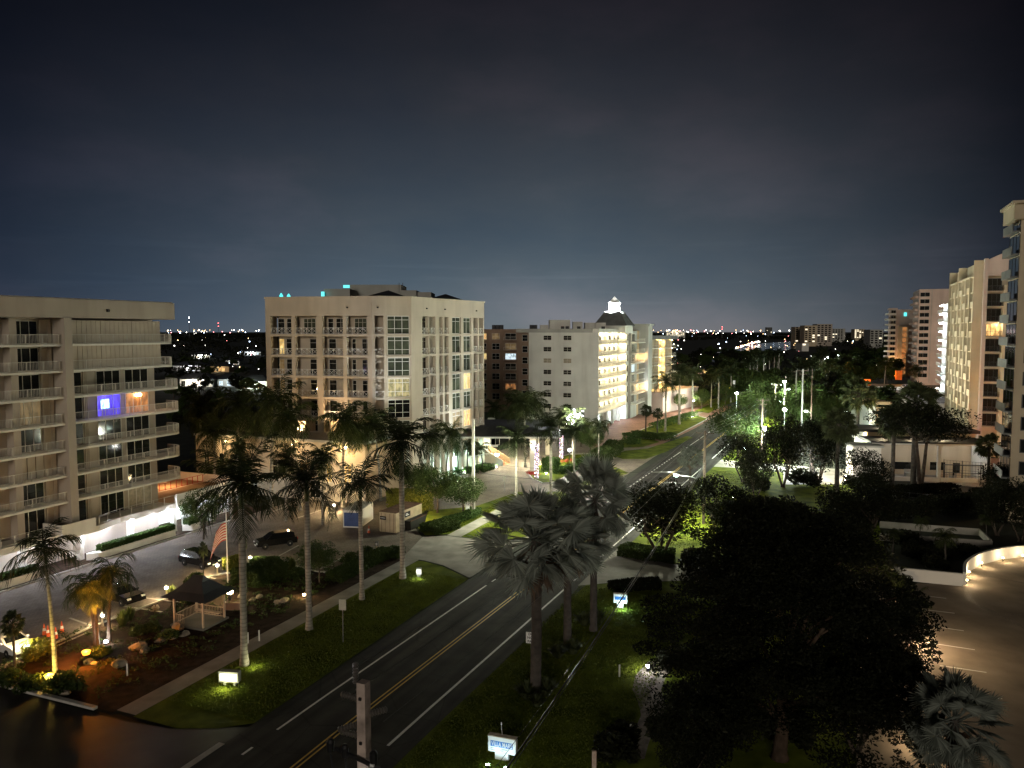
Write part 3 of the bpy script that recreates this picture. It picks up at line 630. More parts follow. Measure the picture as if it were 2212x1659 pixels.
# narrow chamfer, glazed bay, side balconies, street front
def piers(i, spans, d=.6):
    fr, Ln = face(i)
    for a, c in spans: p = MB(fr); p.box(a*Ln+.004, c*Ln-.004, .004, d, .4, Z27-.003); part('pier', p, M['cream'], cb)
    return fr, Ln
fr1, L1 = piers(1, ((0,.22),(.85,1))); fr2, L2 = piers(2, ((0,.06),(.93,1)))
fr3, L3 = piers(3, ((0,1),)); fr4, L4 = piers(4, ((0,.08),(.47,.53),(.94,1))); fr5, L5 = piers(5, ((.0,.18),(.44,.56),(.86,1)))
fr6, L6 = piers(6, ((0,.05),(.30,.37),(.60,.67),(.80,.84),(.97,1)))
b = MB(fr6); b.box(L6-.35,L6-.01,.61,3.2,.4,Z27-.004); part('wall', b, M['cream'], cb)
for li, z in enumerate(levels):
    zt_ = (levels[li+1] if li+1 < len(levels) else Z27+.34)-.36
    if li: xrail(cb, fr1, .22*L1, .85*L1, .25, z)
    else:
        b = MB(fr1); b.box(.2*L1,.86*L1,.2,.5,z,zt_+.1); part('wall', b, M['cream'], cb)
    g = {1:'glass',2:'win_green'}.get(li, 'glass_green')
    win(cb, fr2, .06*L2, .93*L2, z+.02, zt_, .3, 3, 2, g, 'rail_white', .09, cuts=[.3,.78])
    win(cb, fr4, .05*L4, .45*L4, z+.02, zt_-.2, core_in-.1, 2, 2, 'glass', cuts=[.76]); win(cb, fr4, .55*L4, .95*L4, z+.02, zt_-.2, core_in-.1, 2, 2, 'glass', cuts=[.76])
    xrail(cb, fr4, .08*L4, .47*L4, .2, z); xrail(cb, fr4, .53*L4, .94*L4, .2, z)
    xrail(cb, fr5, .18*L5, .44*L5, .2, z); xrail(cb, fr5, .56*L5, .86*L5, .2, z)
    g1 = {5:'glass_green',4:'glass_green',3:'glass_green',2:'glass_green',1:'glass_green',0:'win_dim'}[li]; g2 = {2:'win_yellow',0:'win_warm'}.get(li,'glass_green')
    win(cb, fr6, .05*L6, .30*L6, z+.02, zt_, .3, 2, 2, g1, 'rail_white', .09, cuts=[.75]); win(cb, fr6, .37*L6, .60*L6, z+.02, zt_, .3, 2, 2, g2, 'rail_white', .09, cuts=[.75])
    xrail(cb, fr6, .67*L6, .80*L6, .2, z); xrail(cb, fr6, .84*L6, .97*L6, .2, z)
# roof: plant rooms, hipped roofs, spouts
b = MB(); y = 126
for u0,u1,v0,yy in ((701,757,624,128),(757,868,615,134),(868,900,627,133),(893,932,631,134)):
    b.box(X(u0,yy),X(u1,yy)-.01,yy,yy+5+u0*.002,Z30-.3,Z(yy,v0))
part('roof_house', b, M['greywall'], cb)
b = MB()
for uc, hw, vt, yy in ((840,52,627,127),(963,44,635,136)):
    c = (X(uc,yy+3), yy+3, Z(yy+3,vt)); w_ = hw*yy/1665
    q4 = [(c[0]-w_,yy-1.5,Z30+.24),(c[0]+w_,yy-1.5,Z30+.24),(c[0]+w_,yy+7.5,Z30+.24),(c[0]-w_,yy+7.5,Z30+.24)]
    b.add(q4+[c], [(0,1,4),(1,2,4),(2,3,4),(3,0,4),(3,2,1,0)])
part('hip_roof', b, M['roof_dark'], cb)
b = MB()
for u, v, h in ((609,640,.9),(625,641,.8)):
    b.lathe([(.35,0),(.3,h*.6),(.12,h),(0,h+.1)], 8, (X(u,124),124,Z30))
b.box(X(744,130),X(757,130),129.6,129.9,Z(130,622),Z(130,616)); b.box(X(695,127),X(701,127),127,127.4,Z30,Z(127,630)); part('roof_light', b, M['teal'], cb)
b = MB()
for i, k in ((0,.78),(1,.45),(4,.35),(5,.6),(6,.75)):
    f_, l_ = face(i); c = f_((l_*k,-.06,28.6)); b.lathe([(.16,-.1),(.16,.1)], 8, c)
part('roof_spout', b, M['black'], cb)
b = MB(); 
for u in (863,871): b.tube([(X(u,134),134,Z30+1.5),(X(u,134),134,Z(134,611))], .06, 6)
part('vent_pipe', b, M['metal'], cb)
# podium with lattice openings
pd = thing('podium', 'low tan garage podium with square lattice openings below the cream block', 'podium', S(95,-44))
fp = Fr(*G(426,1060), math.atan2(G(734,1086)[1]-G(426,1060)[1], G(734,1086)[0]-G(426,1060)[0]))
zp = Z(G(426,1060)[1], 934)
Lp = 30.0
hol = [(1.0,3.6,6.9,8.0),(6.6,9.4,6.9,8.0),(12.6,15.2,6.9,8.0),(17.6,20.0,6.9,8.0),(22.6,25.0,6.9,8.0),(26.6,28.4,6.9,8.0),
       (1.4,2.4,3.9,6.2),(4.2,5.2,3.9,6.2),(7.2,9.2,3.6,6.0),(13.6,16.4,3.7,5.8),(18.8,20.6,3.0,5.8),(23.4,24.4,2.8,5.6),(26.4,27.6,2.8,5.8),(9.9,11.3,.4,3.0),(20.6,22.4,.4,3.0)]
zp = 8.75
b = MB(fp); b.holed(0,Lp,0.1,zp-.002,0,hol,.22); part('wall', b, M['cream'], pd)
b = MB(fp); b.box(.0,Lp,.225,16,.1,zp-.36); b.box(0,.02,0.003,.22,.1,zp-.36); b.box(Lp-.02,Lp,.003,.22,.1,zp-.36); part('core', b, M['tan'], pd)
b = MB(fp); b.box(-.25,Lp+.25,-.25,16,zp,zp+.35); part('roof', b, M['greywall'], pd)
b = MB(fp); b.box(4,10,4,8,zp+.353,zp+2.6); b.box(12,16,6,9,zp+.353,zp+2.2); part('roof_box', b, M['cream'], pd)
for k, h in enumerate(hol):
    if k < 6:
        m = MB(fp); n = 3
        for j in range(n):
            a, c = h[0]+(h[1]-h[0])*j/n, h[0]+(h[1]-h[0])*(j+1)/n
            m.bar((a,.1,h[2]),(c,.1,h[3]),.1); m.bar((a,.101,h[3]),(c,.101,h[2]),.1); m.bar((c,.1,h[2]),(c,.1,h[3]),.12)
        part('lattice', m, M['cream'], pd)
        q = MB(fp); q.quad((h[0],.21,h[2]),(h[1],.21,h[2]),(h[1],.21,h[3]),(h[0],.21,h[3])); part('opening', q, M['win_yellow' if k > 3 else 'contain_black'], pd)
    else: win(pd, fp, h[0], h[1], h[2], h[3], .2, 2, 2, {10:'win_dim',11:'win_yellow',12:'win_yellow'}.get(k,'glass'), 'rail_white')
fe = Fr(*S(104,-34.5), STREET)                       # street side of the podium, up to the entrance
b = MB(fe); b.box(0,34,0,12,.1,4.2); b.box(-.1,34.1,-.15,12.1,4.2,4.5); part('wall', b, M['white'], pd, label='pale wall beside the entrance')
b = MB(fe); b.box(11,12.2,-.06,.0,1.0,3.4); part('door', b, M['wood'], pd)
b = MB(fe); b.box(2,5.2,-.05,-.001,.8,3.2); part('glazed_wall', b, M['win_white'], pd)
for x in (3,9,15,21): lamp('SPOT', fp((x,5.5,9.4)), 2600, (1,.66,.36), .3, (fp((x+1,14,20))[0],fp((x+1,14,20))[1],21), 110, .9)
for x,pw in ((6,420),(18,420),(27,600)): lamp('POINT', fp((x,-1.6,8.0)), pw, (1,.68,.32), .2)
wl_ = MB(fp)
for x in (6,18,27): wl_.lathe([(.02,-.2),(.16,-.1),(.16,.1),(.02,.15)], 8, (x,-.3,8.2))
part('wall_lamp', wl_, M['lamp_warm'], pd)
for k,pw in ((.3,3600),(.7,4200)): c = (P[5][0]+(P[7][0]-P[5][0])*k+4.2, P[5][1]+(P[7][1]-P[5][1])*k-2.2, 4.8); lamp('SPOT', c, pw, (.80,.95,1), .2, (c[0]-4.5,c[1]+3,20), 90, .9)
lamp('SPOT', (-16,110,8.9), 4500, (.86,.93,1), .2, (-20,118.3,20), 50, .8)
# ---------------------------------------------------------------- white apartment block with lit access galleries
C0 = (20.0,192.5); s0, t0 = ST(*C0); z0 = 24.6
mbk = thing('apartment_block', 'white apartment block with brightly lit open galleries and grey mansard turret', 'apartment building', C0)
FF = Fr(*S(s0, t0-17), ACROSS); FS = Fr(C0[0], C0[1], STREET)
LZ = [4.2+2.92*i for i in range(8)]                 # gallery floors; LZ[7] = roof
wins = []
for i in range(7):
    for a, c in ((4.0,6.2),(9.4,11.6)): wins.append((a, c, LZ[i]+.95, LZ[i]+2.15))
b = MB(FF); b.holed(0, 17, 0.1, z0, 0, wins, .18); part('wall', b, M['white'], mbk)
b = MB(FF); b.box(0,17,.19,24,.1,z0); part('core', b, M['white'], mbk)
b = MB(FF); b.box(-3.5,17.15,-.15,24,z0+.003,z0+.95); part('parapet', b, M['greywall'], mbk)
b = MB(FF); b.box(-3.4,-.02,1.4,22,.1,z0); part('wall', b, M['brown'], mbk, label='brown recessed side wall')
for k, h in enumerate(wins): win(mbk, FF, h[0], h[1], h[2], h[3], .15, 2, 2, 'curtain' if k in (8,9) else 'glass')
for i in range(7):
    win(mbk, FF, -2.4, -.8, LZ[i]+.6, LZ[i]+2.3, 1.38, 1, 2, 'glass')
LG = 27.0
b = MB(FS)
for i in range(7): b.box(.0, LG, -1.7, .0, LZ[i]-.22, LZ[i])
b.box(0,LG,-1.75,0,z0+.003,z0+.95); gal = part('gallery', b, M['offwhite'], mbk)
b = MB(FS); b.box(0,.35,-1.7,-.003,.1,z0); part('pier', b, M['white'], mbk); b = MB(FS); b.box(LG,LG+2.4,-1.9,2,.1,z0+.9); part('pier', b, M['white'], mbk)
for x in (3,9.5,16,22.5): b = MB(FS); b.box(x,x+.7,-1.2,-.4,.1,LZ[0]-.23); part('column', b, M['white'], mbk)
gl = ['win_white','win_yellow']
for i in range(7):
    m = MB(FS); n = 150
    m.bar((.1,-1.62,LZ[i]+1.0),(LG,-1.62,LZ[i]+1.0),.07,.05)
    for k in range(n+1): m.bar((.1+(LG-.1)*k/n,-1.62,LZ[i]),(.1+(LG-.1)*k/n,-1.62,LZ[i]+1.0),.022)
    part('railing', m, M['rail'], mbk)
    for j, x in enumerate((1.6,6.2,10.9,15.5,20.1,24.0)):
        win(mbk, FS, x, x+1.5, LZ[i]+.9, LZ[i]+2.1, -.03, 2, 2, 'glass' if (i*3+j)%4 else 'win_warm')
    d = MB(FS)
    for x in (4.2,8.9,13.5,18.2,22.6): d.box(x,x+.95,-.06,-.002,LZ[i]+.01,LZ[i]+2.1)
    part('door', d, M['rail_white'], mbk)
    l = MB(FS)
    for x in (3.4,8.0,12.6,17.2,21.6,25.8): l.lathe([(0,-.12),(.16,-.1),(.16,0),(0,0)], 8, (x,-.5,LZ[i]+2.66))
    part('gallery_lamp', l, M['lamp_warm'], mbk)
    for x in (3.4,8,12.6,17.2,21.6,25.8): lamp('POINT', FS((x,-.85,LZ[i]+2.2)), 300, (1,.82,.48), .15)
# turret, mansard, cupola
b = MB(FS); b.box(LG+2.45,LG+9.5,-2.6,8,.1,z0+.4); part('stair_tower', b, M['greywall'], mbk)
for i in range(7):
    win(mbk, FS, LG+.6, LG+1.9, LZ[i]+.5, LZ[i]+2.4, -1.93, 1, 1, 'glass_green', 'rail_white'); win(mbk, FS, LG+3, LG+6.5, LZ[i]+.3, LZ[i]+2.5, -2.63, 3, 1, 'glass_green' if i != 3 else 'win_cool', 'rail_white')
    bb = MB(FS); bb.box(LG+2.5,LG+13.5,-4.2,-2.61,LZ[i]-.2,LZ[i]); o = part('balcony', bb, M['offwhite'], mbk); m = MB(FS); railing(m, [(LG+2.6,-4.1),(LG+13.4,-4.1)], LZ[i], 1.0, .25, 2); part('railing', m, M['rail'], o)
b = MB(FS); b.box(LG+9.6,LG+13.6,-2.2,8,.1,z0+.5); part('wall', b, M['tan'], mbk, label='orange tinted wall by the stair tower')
b = MB(FS); b.box(LG+13.7,LG+19,-5.0,9,.1,z0+2.0); b.box(LG+13.3,LG+19.4,-5.5,9.4,z0+2.0,z0+2.5); part('wall', b, M['greywall'], mbk, label='tall plain end wall')
lamp('SPOT', FS((LG+12.4,-5.6,4.0)), 9000, (.85,.95,1), .15, FS((LG+13.8,-4.2,20)), 40, .7); lamp('POINT', FS((LG+11.6,-3.6,9)), 900, (1,.6,.25), .2); lamp('POINT', FS((LG+11.6,-3.6,17)), 700, (1,.6,.25), .2)
for x in (2,10,18,26): lamp('POINT', FS((x,1.0 if x>30 else -1.0,2.6)), 700, (.85,.93,1), .2)
y0 = 206; zb, ztp = Z(y0,703), Z(y0,671)
def frustum(b, cx, cy, wa, wb, za, zb_, ang):
    ca, sa = math.cos(ang), math.sin(ang)
    f_ = lambda w_, z: [(cx+(i*ca-j*sa)*w_, cy+(i*sa+j*ca)*w_, z) for i, j in ((-1,-1),(1,-1),(1,1),(-1,1))]
    b.add(f_(wa,za)+f_(wb,zb_), [(0,3,2,1),(4,5,6,7),(0,1,5,4),(1,2,6,5),(2,3,7,6),(3,0,4,7)])
cxm, cym = X(1327,214), 214
b = MB(); frustum(b, cxm, cym, 4.2, 4.2, z0-.2, zb, ACROSS); part('turret', b, M['white'], mbk)
b = MB(); frustum(b, cxm, cym, 4.7, 2.15, zb+.003, ztp, ACROSS); part('mansard_roof', b, M['roof_grey'], mbk)
zc = Z(cym,655); 
b = MB(); frustum(b, cxm, cym, 1.25, 1.25, ztp, zc, ACROSS); cu = part('cupola', b, M['offwhite'], mbk)
b = MB(); frustum(b, cxm, cym, 1.5, 1.45, zc, zc+.2, ACROSS); frustum(b, cxm, cym, 1.3, .03, zc+.25, Z(cym,640.5), ACROSS); part('spire', b, M['offwhite'], cu)
for dx, dy in ((-1.9,-1.9),(1.9,-1.9),(0,-2.1),(-2.1,0)):
    lp = (cxm+dx*1.5, cym+dy*1.5, ztp+.1); lamp('SPOT', lp, 9000, (.93,.97,1), .1, (cxm,cym,ztp+2.6), 120)
b = MB()
for u0,u1,v0,yy,d in ((1167,1185,702,204,3),(1187,1232,691,203,5),(1238,1259,695,205,3),(1264,1286,697,208,4),(1286,1309,697,206.5,2.5),(1321,1330,700,213,2),(1310,1320,700,214,3)):
    b.box(X(u0,yy),X(u1,yy)-.05,yy,yy+d,z0+.6,Z(yy,v0))
part('roof_house', b, M['white'], mbk)
b = MB()
for u in (1212,1222,1247,1300): b.box(X(u,199),X(u+7,199),199,200,z0+.955,z0+1.5+.02*(u%9))
part('air_unit', b, M['roof_dark'], mbk)
# ---------------------------------------------------------------- warm lit block beyond, brown block behind
def slabblock(label, fr, Ln, Dp, z1, wallm, cat='apartment building', group=None):
    t = thing('apartment_block', label, cat, fr.o, 0, group); b = MB(fr); b.box(0,Ln,0,Dp,.1,z1); part('wall', b, M[wallm], t); b = MB(fr); b.box(-.15,Ln+.15,-.15,Dp+.15,z1+.002,z1+.7); part('parapet', b, M[wallm], t); return t
yo = 238; fo = Fr(X(1394,yo), yo, STREET*.0+math.atan2(20,14)); 
ob = thing('apartment_block', 'distant block with golden lit gallery front beyond the white block', 'apartment building', fo.o)
zo = Z(yo,734); b = MB(fo); b.box(0,24,1.5,12,.1,zo); part('wall', b, M['beige'], ob); b = MB(fo); b.box(-.3,24.5,-.3,12,zo,zo+1.2); part('roof', b, M['roof_grey'], ob)
for i in range(7):
    zz = zo-2.75*(i+1); b = MB(fo); b.box(0,24,0,1.5,zz-.2,zz); part('gallery', b, M['offwhite'], ob)
    for x in range(0,5): b = MB(fo); b.box(x*5,x*5+.35,.0,1.45,zz+.003,zz+2.5); part('pier', b, M['beige'], ob)
    for x in range(5): win(ob, fo, x*5+1.2, x*5+2.4, zz+.6, zz+2.0, 1.47, 1, 2, 'glass' if (x+i)%3 else 'win_warm')
    m = MB(fo); railing(m, [(0,.1),(24,.1)], zz, .95, .4, 3); part('railing', m, M['rail'], ob)
    l = MB(fo)
    for x in (3.2,13.2,22.5): l.lathe([(0,-.12),(.16,-.1),(.16,0),(0,0)], 8, (x,.8,zz+2.5))
    part('gallery_lamp', l, M['lamp_warm'], ob)
    for x in (3.2,13.2,22.5): lamp('POINT', fo((x,.6,zz+2.1)), 900, (1,.66,.22), .15)
b = MB(fo); b.box(-2,26,-7,-.31,.1,6.2); b.box(-2.2,26.2,-7.2,-.3,6.2,6.6); part('entrance_wing', b, M['pink'], ob)
yb = 236; fb = Fr(X(1036,yb), yb, ACROSS*.5)
bb = slabblock('brown apartment block behind the cream one with two lit windows', fb, 17.5, 14, Z(yb,716), 'brown')
zt2 = Z(yb,716)
for i in range(8):
    zz = zt2-3.05*(i+1)+.3
    if zz < 1: break
    for j, (x, wd, k) in enumerate(((.6,1.6,'b'),(3.9,2.4,'w'),(8.0,3.4,'b'),(12.2,1.0,'w'),(14.2,2.6,'w'))):
        g = {(0,0):'win_warm',(2,0):'win_yellow',(2,2):'win_cool',(5,2):'win_orange',(0,1):'win_dim',(1,2):'win_dim'}.get((i,j),'glass')
        win(bb, fb, x, x+wd, zz+.3, zz+2.2, -.02, 2, 2, g, 'rail')
        if k == 'b':
            b = MB(fb); b.box(x-.3,x+wd+.3,-1.3,-.09,zz-.05,zz+.1); o = part('balcony', b, M['brown'], bb); m = MB(fb); railing(m, [(x-.25,-1.2),(x+wd+.25,-1.2)], zz+.1, .95, .3, 2); part('railing', m, M['rail'], o)
b = MB(fb)
for x in (3.2,4.4,5.6,15,16.2): b.box(x,x+1.0,3,4.2,zt2+.71,zt2+2.0)
part('air_unit', b, M['roof_dark'], bb)
# ---------------------------------------------------------------- towers on the right
def tower(label, near, ends_w, side_len, z1, floors, fh, wallm, side, end, z_base=.1):
    """near: corner towards us; the long side runs away along the street, the end wall runs to the right"""
    t = thing('apartment_tower', label, 'apartment tower', near)
    fe_ = Fr(near[0], near[1], ACROSS); fs_ = Fr(near[0]+side_len*r_[0], near[1]+side_len*r_[1], STREET+PI)
    b = MB(fe_); b.box(.0,ends_w,.0,side_len,z_base,z1); part('wall', b, M[wallm], t)
    return t, fe_, fs_
# second tower: egg-crate balcony front
yn = 152; near = (X(2119,yn), yn); zt3 = Z(yn,562)
t2, fe2, fs2 = tower('tall beige tower with egg-crate balconies and wavy-edged end wall', near, 6.5, 36, zt3, 13, 2.95, 'beige', 0, 0)
n_fl = 13; fh = 2.95; ztf = Z(yn,597)
b = MB(fs2); b.box(-.1,36.2,-1.5,-.003,ztf,ztf+.35)
for i in range(1,n_fl+1):
    if ztf-fh*i > 3: b.box(0,36,-1.4,-.003,ztf-fh*i-.2,ztf-fh*i)
part('floor_slab', b, M['beige'], t2)
b = MB(fs2)
for k in range(8):
    x = 36*k/7.0; b.box(max(0,x-.22),min(36.1,x+.22),-1.6,-.006,.3,zt3 if k in (0,3,7) else ztf)
part('fin', b, M['beige'], t2)
for i in range(1,n_fl+1):
    zz = ztf-fh*i
    if zz < 5: continue
    for k in range(7):
        x = 36*k/7+.3
        win(t2, fs2, x+.1, x+3.2, zz+.1, zz+2.6, -.03, 1, 1, 'glass')
        b = MB(fs2); b.box(*((x+2.6,x+4.4) if (k+i)%2 else (x+.2,x+4.4)),-1.45,-1.3,zz+.002,zz+(2.7 if (k+i)%2 else 1.05)); part('balcony_panel', b, M['beige'], t2)
bal = (2.0,6.4)
b = MB(fe2); b.box(.0,.6,-1.5,-.002,.3,zt3+.2); b.box(0.601,6.0,-1.5,-.002,ztf,ztf+.4); b.add([(.61,-1.45,ztf+.41),(6.0,-1.45,ztf+.41),(6.0,-1.45,zt3+2.6),(.61,-1.45,zt3),(.61,-.01,ztf+.41),(6.0,-.01,ztf+.41),(6.0,-.01,zt3+2.6),(.61,-.01,zt3)],[(0,1,2,3),(7,6,5,4),(3,2,6,7),(0,3,7,4),(1,5,6,2),(0,4,5,1)]); part('end_frame', b, M['pink'], t2)
b = MB(fe2); pts = [(5.6,.3)]; k = 0
zz = .3
right = [(5.5+.35*math.sin(z*.75), z) for z in [0.3+j*.8 for j in range(int((ztf-.5)/.8))]]
vs = [(5.6,-1.5,.3)]
w_ = MB(fe2)
for (xa,za),(xb,zb2) in zip(right[:-1],right[1:]):
    w_.add([(3.4,-1.55,za),(xa,-1.55,za),(xb,-1.55,zb2),(3.4,-1.55,zb2),(3.4,-.004,za),(xa,-.004,za),(xb,-.004,zb2),(3.4,-.004,zb2)],[(0,1,2,3),(1,5,6,2),(0,3,7,4)])
part('wavy_wall', w_, M['beige'], t2)
for i in range(1,n_fl+1):
    zz = ztf-fh*i
    if zz < 4: continue
    b = MB(fe2); b.box(.601,3.39,-1.5,-.003,zz-.2,zz); o = part('balcony', b, M['beige'], t2)
    m = MB(fe2); railing(m, [(.65,-1.4),(3.35,-1.4)], zz, 1.0, .16, 2); part('railing', m, M['frame_dark'], o)
    win(t2, fe2, .8, 3.2, zz+.1, zz+2.5, -.03, 3, 1, 'win_warm' if i == 4 else 'glass', 'frame_dark')
    if i == 4: lamp('POINT', fe2((2.6,-.9,zz+2.3)), 160, (1,.78,.45), .1)
for x in (13,18.5,23.5):
    p = fs2((x,-2.4,4.5)); lamp('SPOT', p, 6500, (1,.72,.42), .15, fs2((x,-1.6,22)), 26, .6)
for x in (2,9,16,23,30,35): lamp('SPOT', fs2((x,-13,4.5)), 6500, (1,.92,.74), .4, fs2((x,0,24)), 90, .9)
# nearest tower, cut by the picture edge
yn = 99; near = (X(2189,yn)+.4, yn); zt1 = Z(yn,441)
t1, fe1, fs1 = tower('nearest grey-beige tower at the right edge with dark recessed balconies', near, 22, 6.5, zt1, 14, 2.9, 'beige', 0, 0)
b = MB(fe1); b.box(-1.2,22,-1.2,7.2,zt1+.003,zt1+.35); b.box(-.9,22,-.6,6.5,zt1-1.9,zt1); part('roof_band', b, M['beige'], t1)
for i in range(14):
    zz = zt1-2.9*(i+1)-.4
    if zz < 1: break
    for x in (.9,4.6,8.6): win(t1, fe1, x, x+1.5, zz+.5, zz+2.3, -.02, 1, 1, 'glass', 'frame_dark', .1)
    b = MB(fs1); b.box(.3,6.2,-.9,-.003,zz-.15,zz+.05); b.box(.3,6.2,-.9,-.8,zz+.052,zz+.95); part('balcony', b, M['roof_grey'], t1)
    win(t1, fs1, .2, 6.3, zz+.1, zz+2.6, -.03, 3, 1, 'glass', 'frame_dark')
# pale pink tower
yn = 345; near = (X(1983,yn), yn); zt4 = Z(yn,625)
t3, fe3, fs3 = tower('pale pink tower with one column of dark windows beside a blank wall', near, 27, 30, zt4, 13, 2.9, 'pink', 0, 0)
b = MB(fe3); b.box(13,27.4,-.5,12,zt4,zt4+1.0); b.box(14,20,4,12,zt4+1.01,zt4+4); part('roof_house', b, M['greywall'], t3)
for i in range(14):
    zz = zt4-3.0*(i+1)-.6
    if zz < 2: break
    win(t3, fe3, -.1+.5, 4.2, zz+.3, zz+2.2, -.02, 2, 1, 'glass', 'frame')
    for x in (2,8,14,20,26):
        win(t3, fs3, x, x+2.2, zz+.3, zz+2.2, -.02, 1, 1, 'win_dim' if (i*5+x)%7 == 0 else 'glass', 'frame')
        b = MB(fs3); b.box(x-.6,x+2.8,-1.4,-.05,zz-.05,zz+.9); part('balcony', b, M['pink'], t3)
b = MB(fe3); b.box(4.9,5.15,-.08,-.002,2,zt4-.5); b.box(12.6,12.9,-.08,-.002,2,zt4-.5); part('downpipe', b, M['greywall'], t3)
# lit strip block between the two
yn = 255; near = (X(2046,yn), yn)
tS = thing('apartment_block', 'narrow block with rows of bright white gallery lamps between two towers', 'apartment building', near)
fz = Fr(near[0]+12*r_[0], near[1]+12*r_[1], STREET+PI); zS = Z(yn,655)
b = MB(fz); b.box(0,12,0,9,.1,zS); part('wall', b, M['white'], tS)
for i in range(11):
    zz = zS-2.95*(i+1)
    if zz < 2: break
    b = MB(fz); b.box(-.2,12.2,-1.6,-.003,zz-.2,zz); b.box(-.2,12.2,-1.6,-1.5,zz+.001,zz+.9); part('gallery', b, M['offwhite'], tS)
    if i < 9:
        l = MB(fz)
        for x in (2,6,10): l.lathe([(0,-.25),(.3,-.2),(.3,.1),(0,.12)], 8, (x,-1.0,zz+2.4))
        part('gallery_lamp', l, M['lamp_white'] if i < 6 else M['win_cool'], tS)
    for x in (3.5,8): lamp('POINT', fz((x,-.8,zz+2.1)), 300, (.85,.93,1), .2)
# rounded tower further on, with orange lit stack
yn = 425; fr5 = Fr(X(1911,yn), yn, ACROSS); zt5 = Z(yn,669)
t5 = thing('apartment_tower', 'far rounded tower with stacked curved balconies and orange lit stairs', 'apartment tower', fr5.o)
b = MB(fr5); b.box(2.5,16,.0,14,.1,zt5); b.box(1.8,6,-1.0,14,zt5+.003,zt5+.8); part('wall', b, M['pink'], t5)
for i in range(13):
    zz = zt5-2.9*(i+1)
    if zz < 2: break
    b = MB(fr5); b.prism([(2.5+0,6)]+[(2.4-2.4*math.cos(a), 3-4*math.sin(a)) for a in [PI/2*k/5 for k in range(6)]]+[(5.5,-1),(5.5,-.01),(2.5,-.01)], zz-.1, zz+.9); part('balcony', b, M['offwhite'], t5)
    win(t5, fr5, 2.9, 5.3, zz+.95, zz+2.6, -.03, 2, 1, 'glass')
b = MB(fr5); b.box(6.5,11.5,-3,-.01,.1,Z(yn,705)); part('stair_wing', b, M['beige'], t5)
b = MB(fr5)
for i in range(9): b.box(8.6,10.6,-3.06,-3.003,1.5+2.9*i,3.9+2.9*i)
part('stair_window', b, M['win_orange'], t5)
b = MB(fr5); b.box(9.2,10.6,-.3,-.02,zt5-3.6,zt5-1.6); part('roof_sign', b, M['teal'], t5)
lamp('SPOT', fr5((4,-7,2)), 9000, (1,.5,.2), .2, fr5((5,-1,18)), 60)
# ================================================================ plants
def frond(mb, az, el, Ln, bend, n, ll, lw, droop, rg, twist=0.0, w0=.05):
    """feather leaf: a rachis bending under its weight, leaflets in pairs"""
    ca, sa = math.cos(az), math.sin(az); p = Vector((0,0,0)); a = el; step = Ln/n; pts = []
    for i in range(n+1):
        pts.append((p.copy(), a)); d = Vector((math.cos(a)*ca, math.cos(a)*sa, math.sin(a))); p = p+d*step; a -= bend/n*(.4+1.2*i/n)
    mb.tube([q[0] for q in pts[::2]], [w0*(1-.8*i/len(pts[::2])) for i in range(len(pts[::2]))], 4, False)
    side = Vector((-sa, ca, 0))
    for i in range(1, n+1):
        q, a_ = pts[i]; k = i/n; d = Vector((math.cos(a_)*ca, math.cos(a_)*sa, math.sin(a_))); up = side.cross(d)
        L_ = ll*(.45+1.1*math.sin(PI*min(1,.12+.8*k)))*rg.uniform(.85,1.12)
        for sgn in (-1,1):
            lat = (side*sgn*math.cos(.5+.4*k)+d*math.sin(.5+.4*k)+up*rg.uniform(-.25,.3)).normalized()
            m_ = q+lat*L_*.5-Vector((0,0,droop*L_*.16)); e = q+lat*L_-Vector((0,0,droop*L_*(.5+rg.uniform(0,.25))))
            wv = d*lw*.5
            mb.add([tuple(q-wv*.6),tuple(q+wv*.6),tuple(m_+wv),tuple(m_-wv),tuple(e)],[(0,1,2,3),(3,2,4)])
def feather_crown(seed, nf, Ln, bend, n, ll, lw, droop, lo=-35, hi=80):
    rg = random.Random(seed); mb = MB()
    for i in range(nf):
        k = i/(nf-1); el = R(hi+(lo-hi)*k**.8+rg.uniform(-11,11)); frond(mb, i*2.39996+rg.uniform(-.4,.4), el, Ln*rg.uniform(.72,1.1), bend*rg.uniform(.6,1.45), n, ll, lw, droop, rg)
    return mb
def fan(mb, az, el, pet, Rr, nseg, rg, sag=.25, spread=2.3, spl=.55):
    ca, sa = math.cos(az), math.sin(az); d = Vector((math.cos(el)*ca, math.cos(el)*sa, math.sin(el))); side = Vector((-sa,ca,0)); up = side.cross(d)
    if up.z < 0: up = -up
    c = d*pet; mb.bar((0,0,0), tuple(c), .05)
    tl = rg.uniform(-1.15,1.15); nrm = (up*math.cos(tl)+side*math.sin(tl)).normalized(); s2 = nrm.cross(d).normalized()
    n0 = len(mb.v)
    for k in range(nseg):
        t0, t1 = -spread+2*spread*k/nseg, -spread+2*spread*(k+1)/nseg; tm = (t0+t1)/2
        P_ = lambda t, r, z: tuple(c+(d*math.cos(t)+s2*math.sin(t))*r+nrm*z-Vector((0,0,sag*r*r/Rr*.6)))
        rr = Rr*rg.uniform(.82,1.1)*(1-.12*abs(tm)/spread); j = rg.uniform(-.05,.05)
        mb.add([tuple(c), P_(t0,rr*spl,-.03), P_(tm,rr*spl,.06), P_(t1,rr*spl,-.03), P_(tm+j,rr,-.02)], [(0,1,2),(0,2,3),(1,4,2),(2,4,3)])
def fan_crown(seed, nf, pet, Rr, nseg, lo, hi, sag=.25):
    rg = random.Random(seed); mb = MB()
    for i in range(nf):
        k = i/(nf-1); fan(mb, i*2.39996+rg.uniform(-.25,.25), R(hi+(lo-hi)*k**.85+rg.uniform(-8,8)), pet*rg.uniform(.8,1.15), Rr*rg.uniform(.85,1.1), nseg, rg, sag)
    return mb
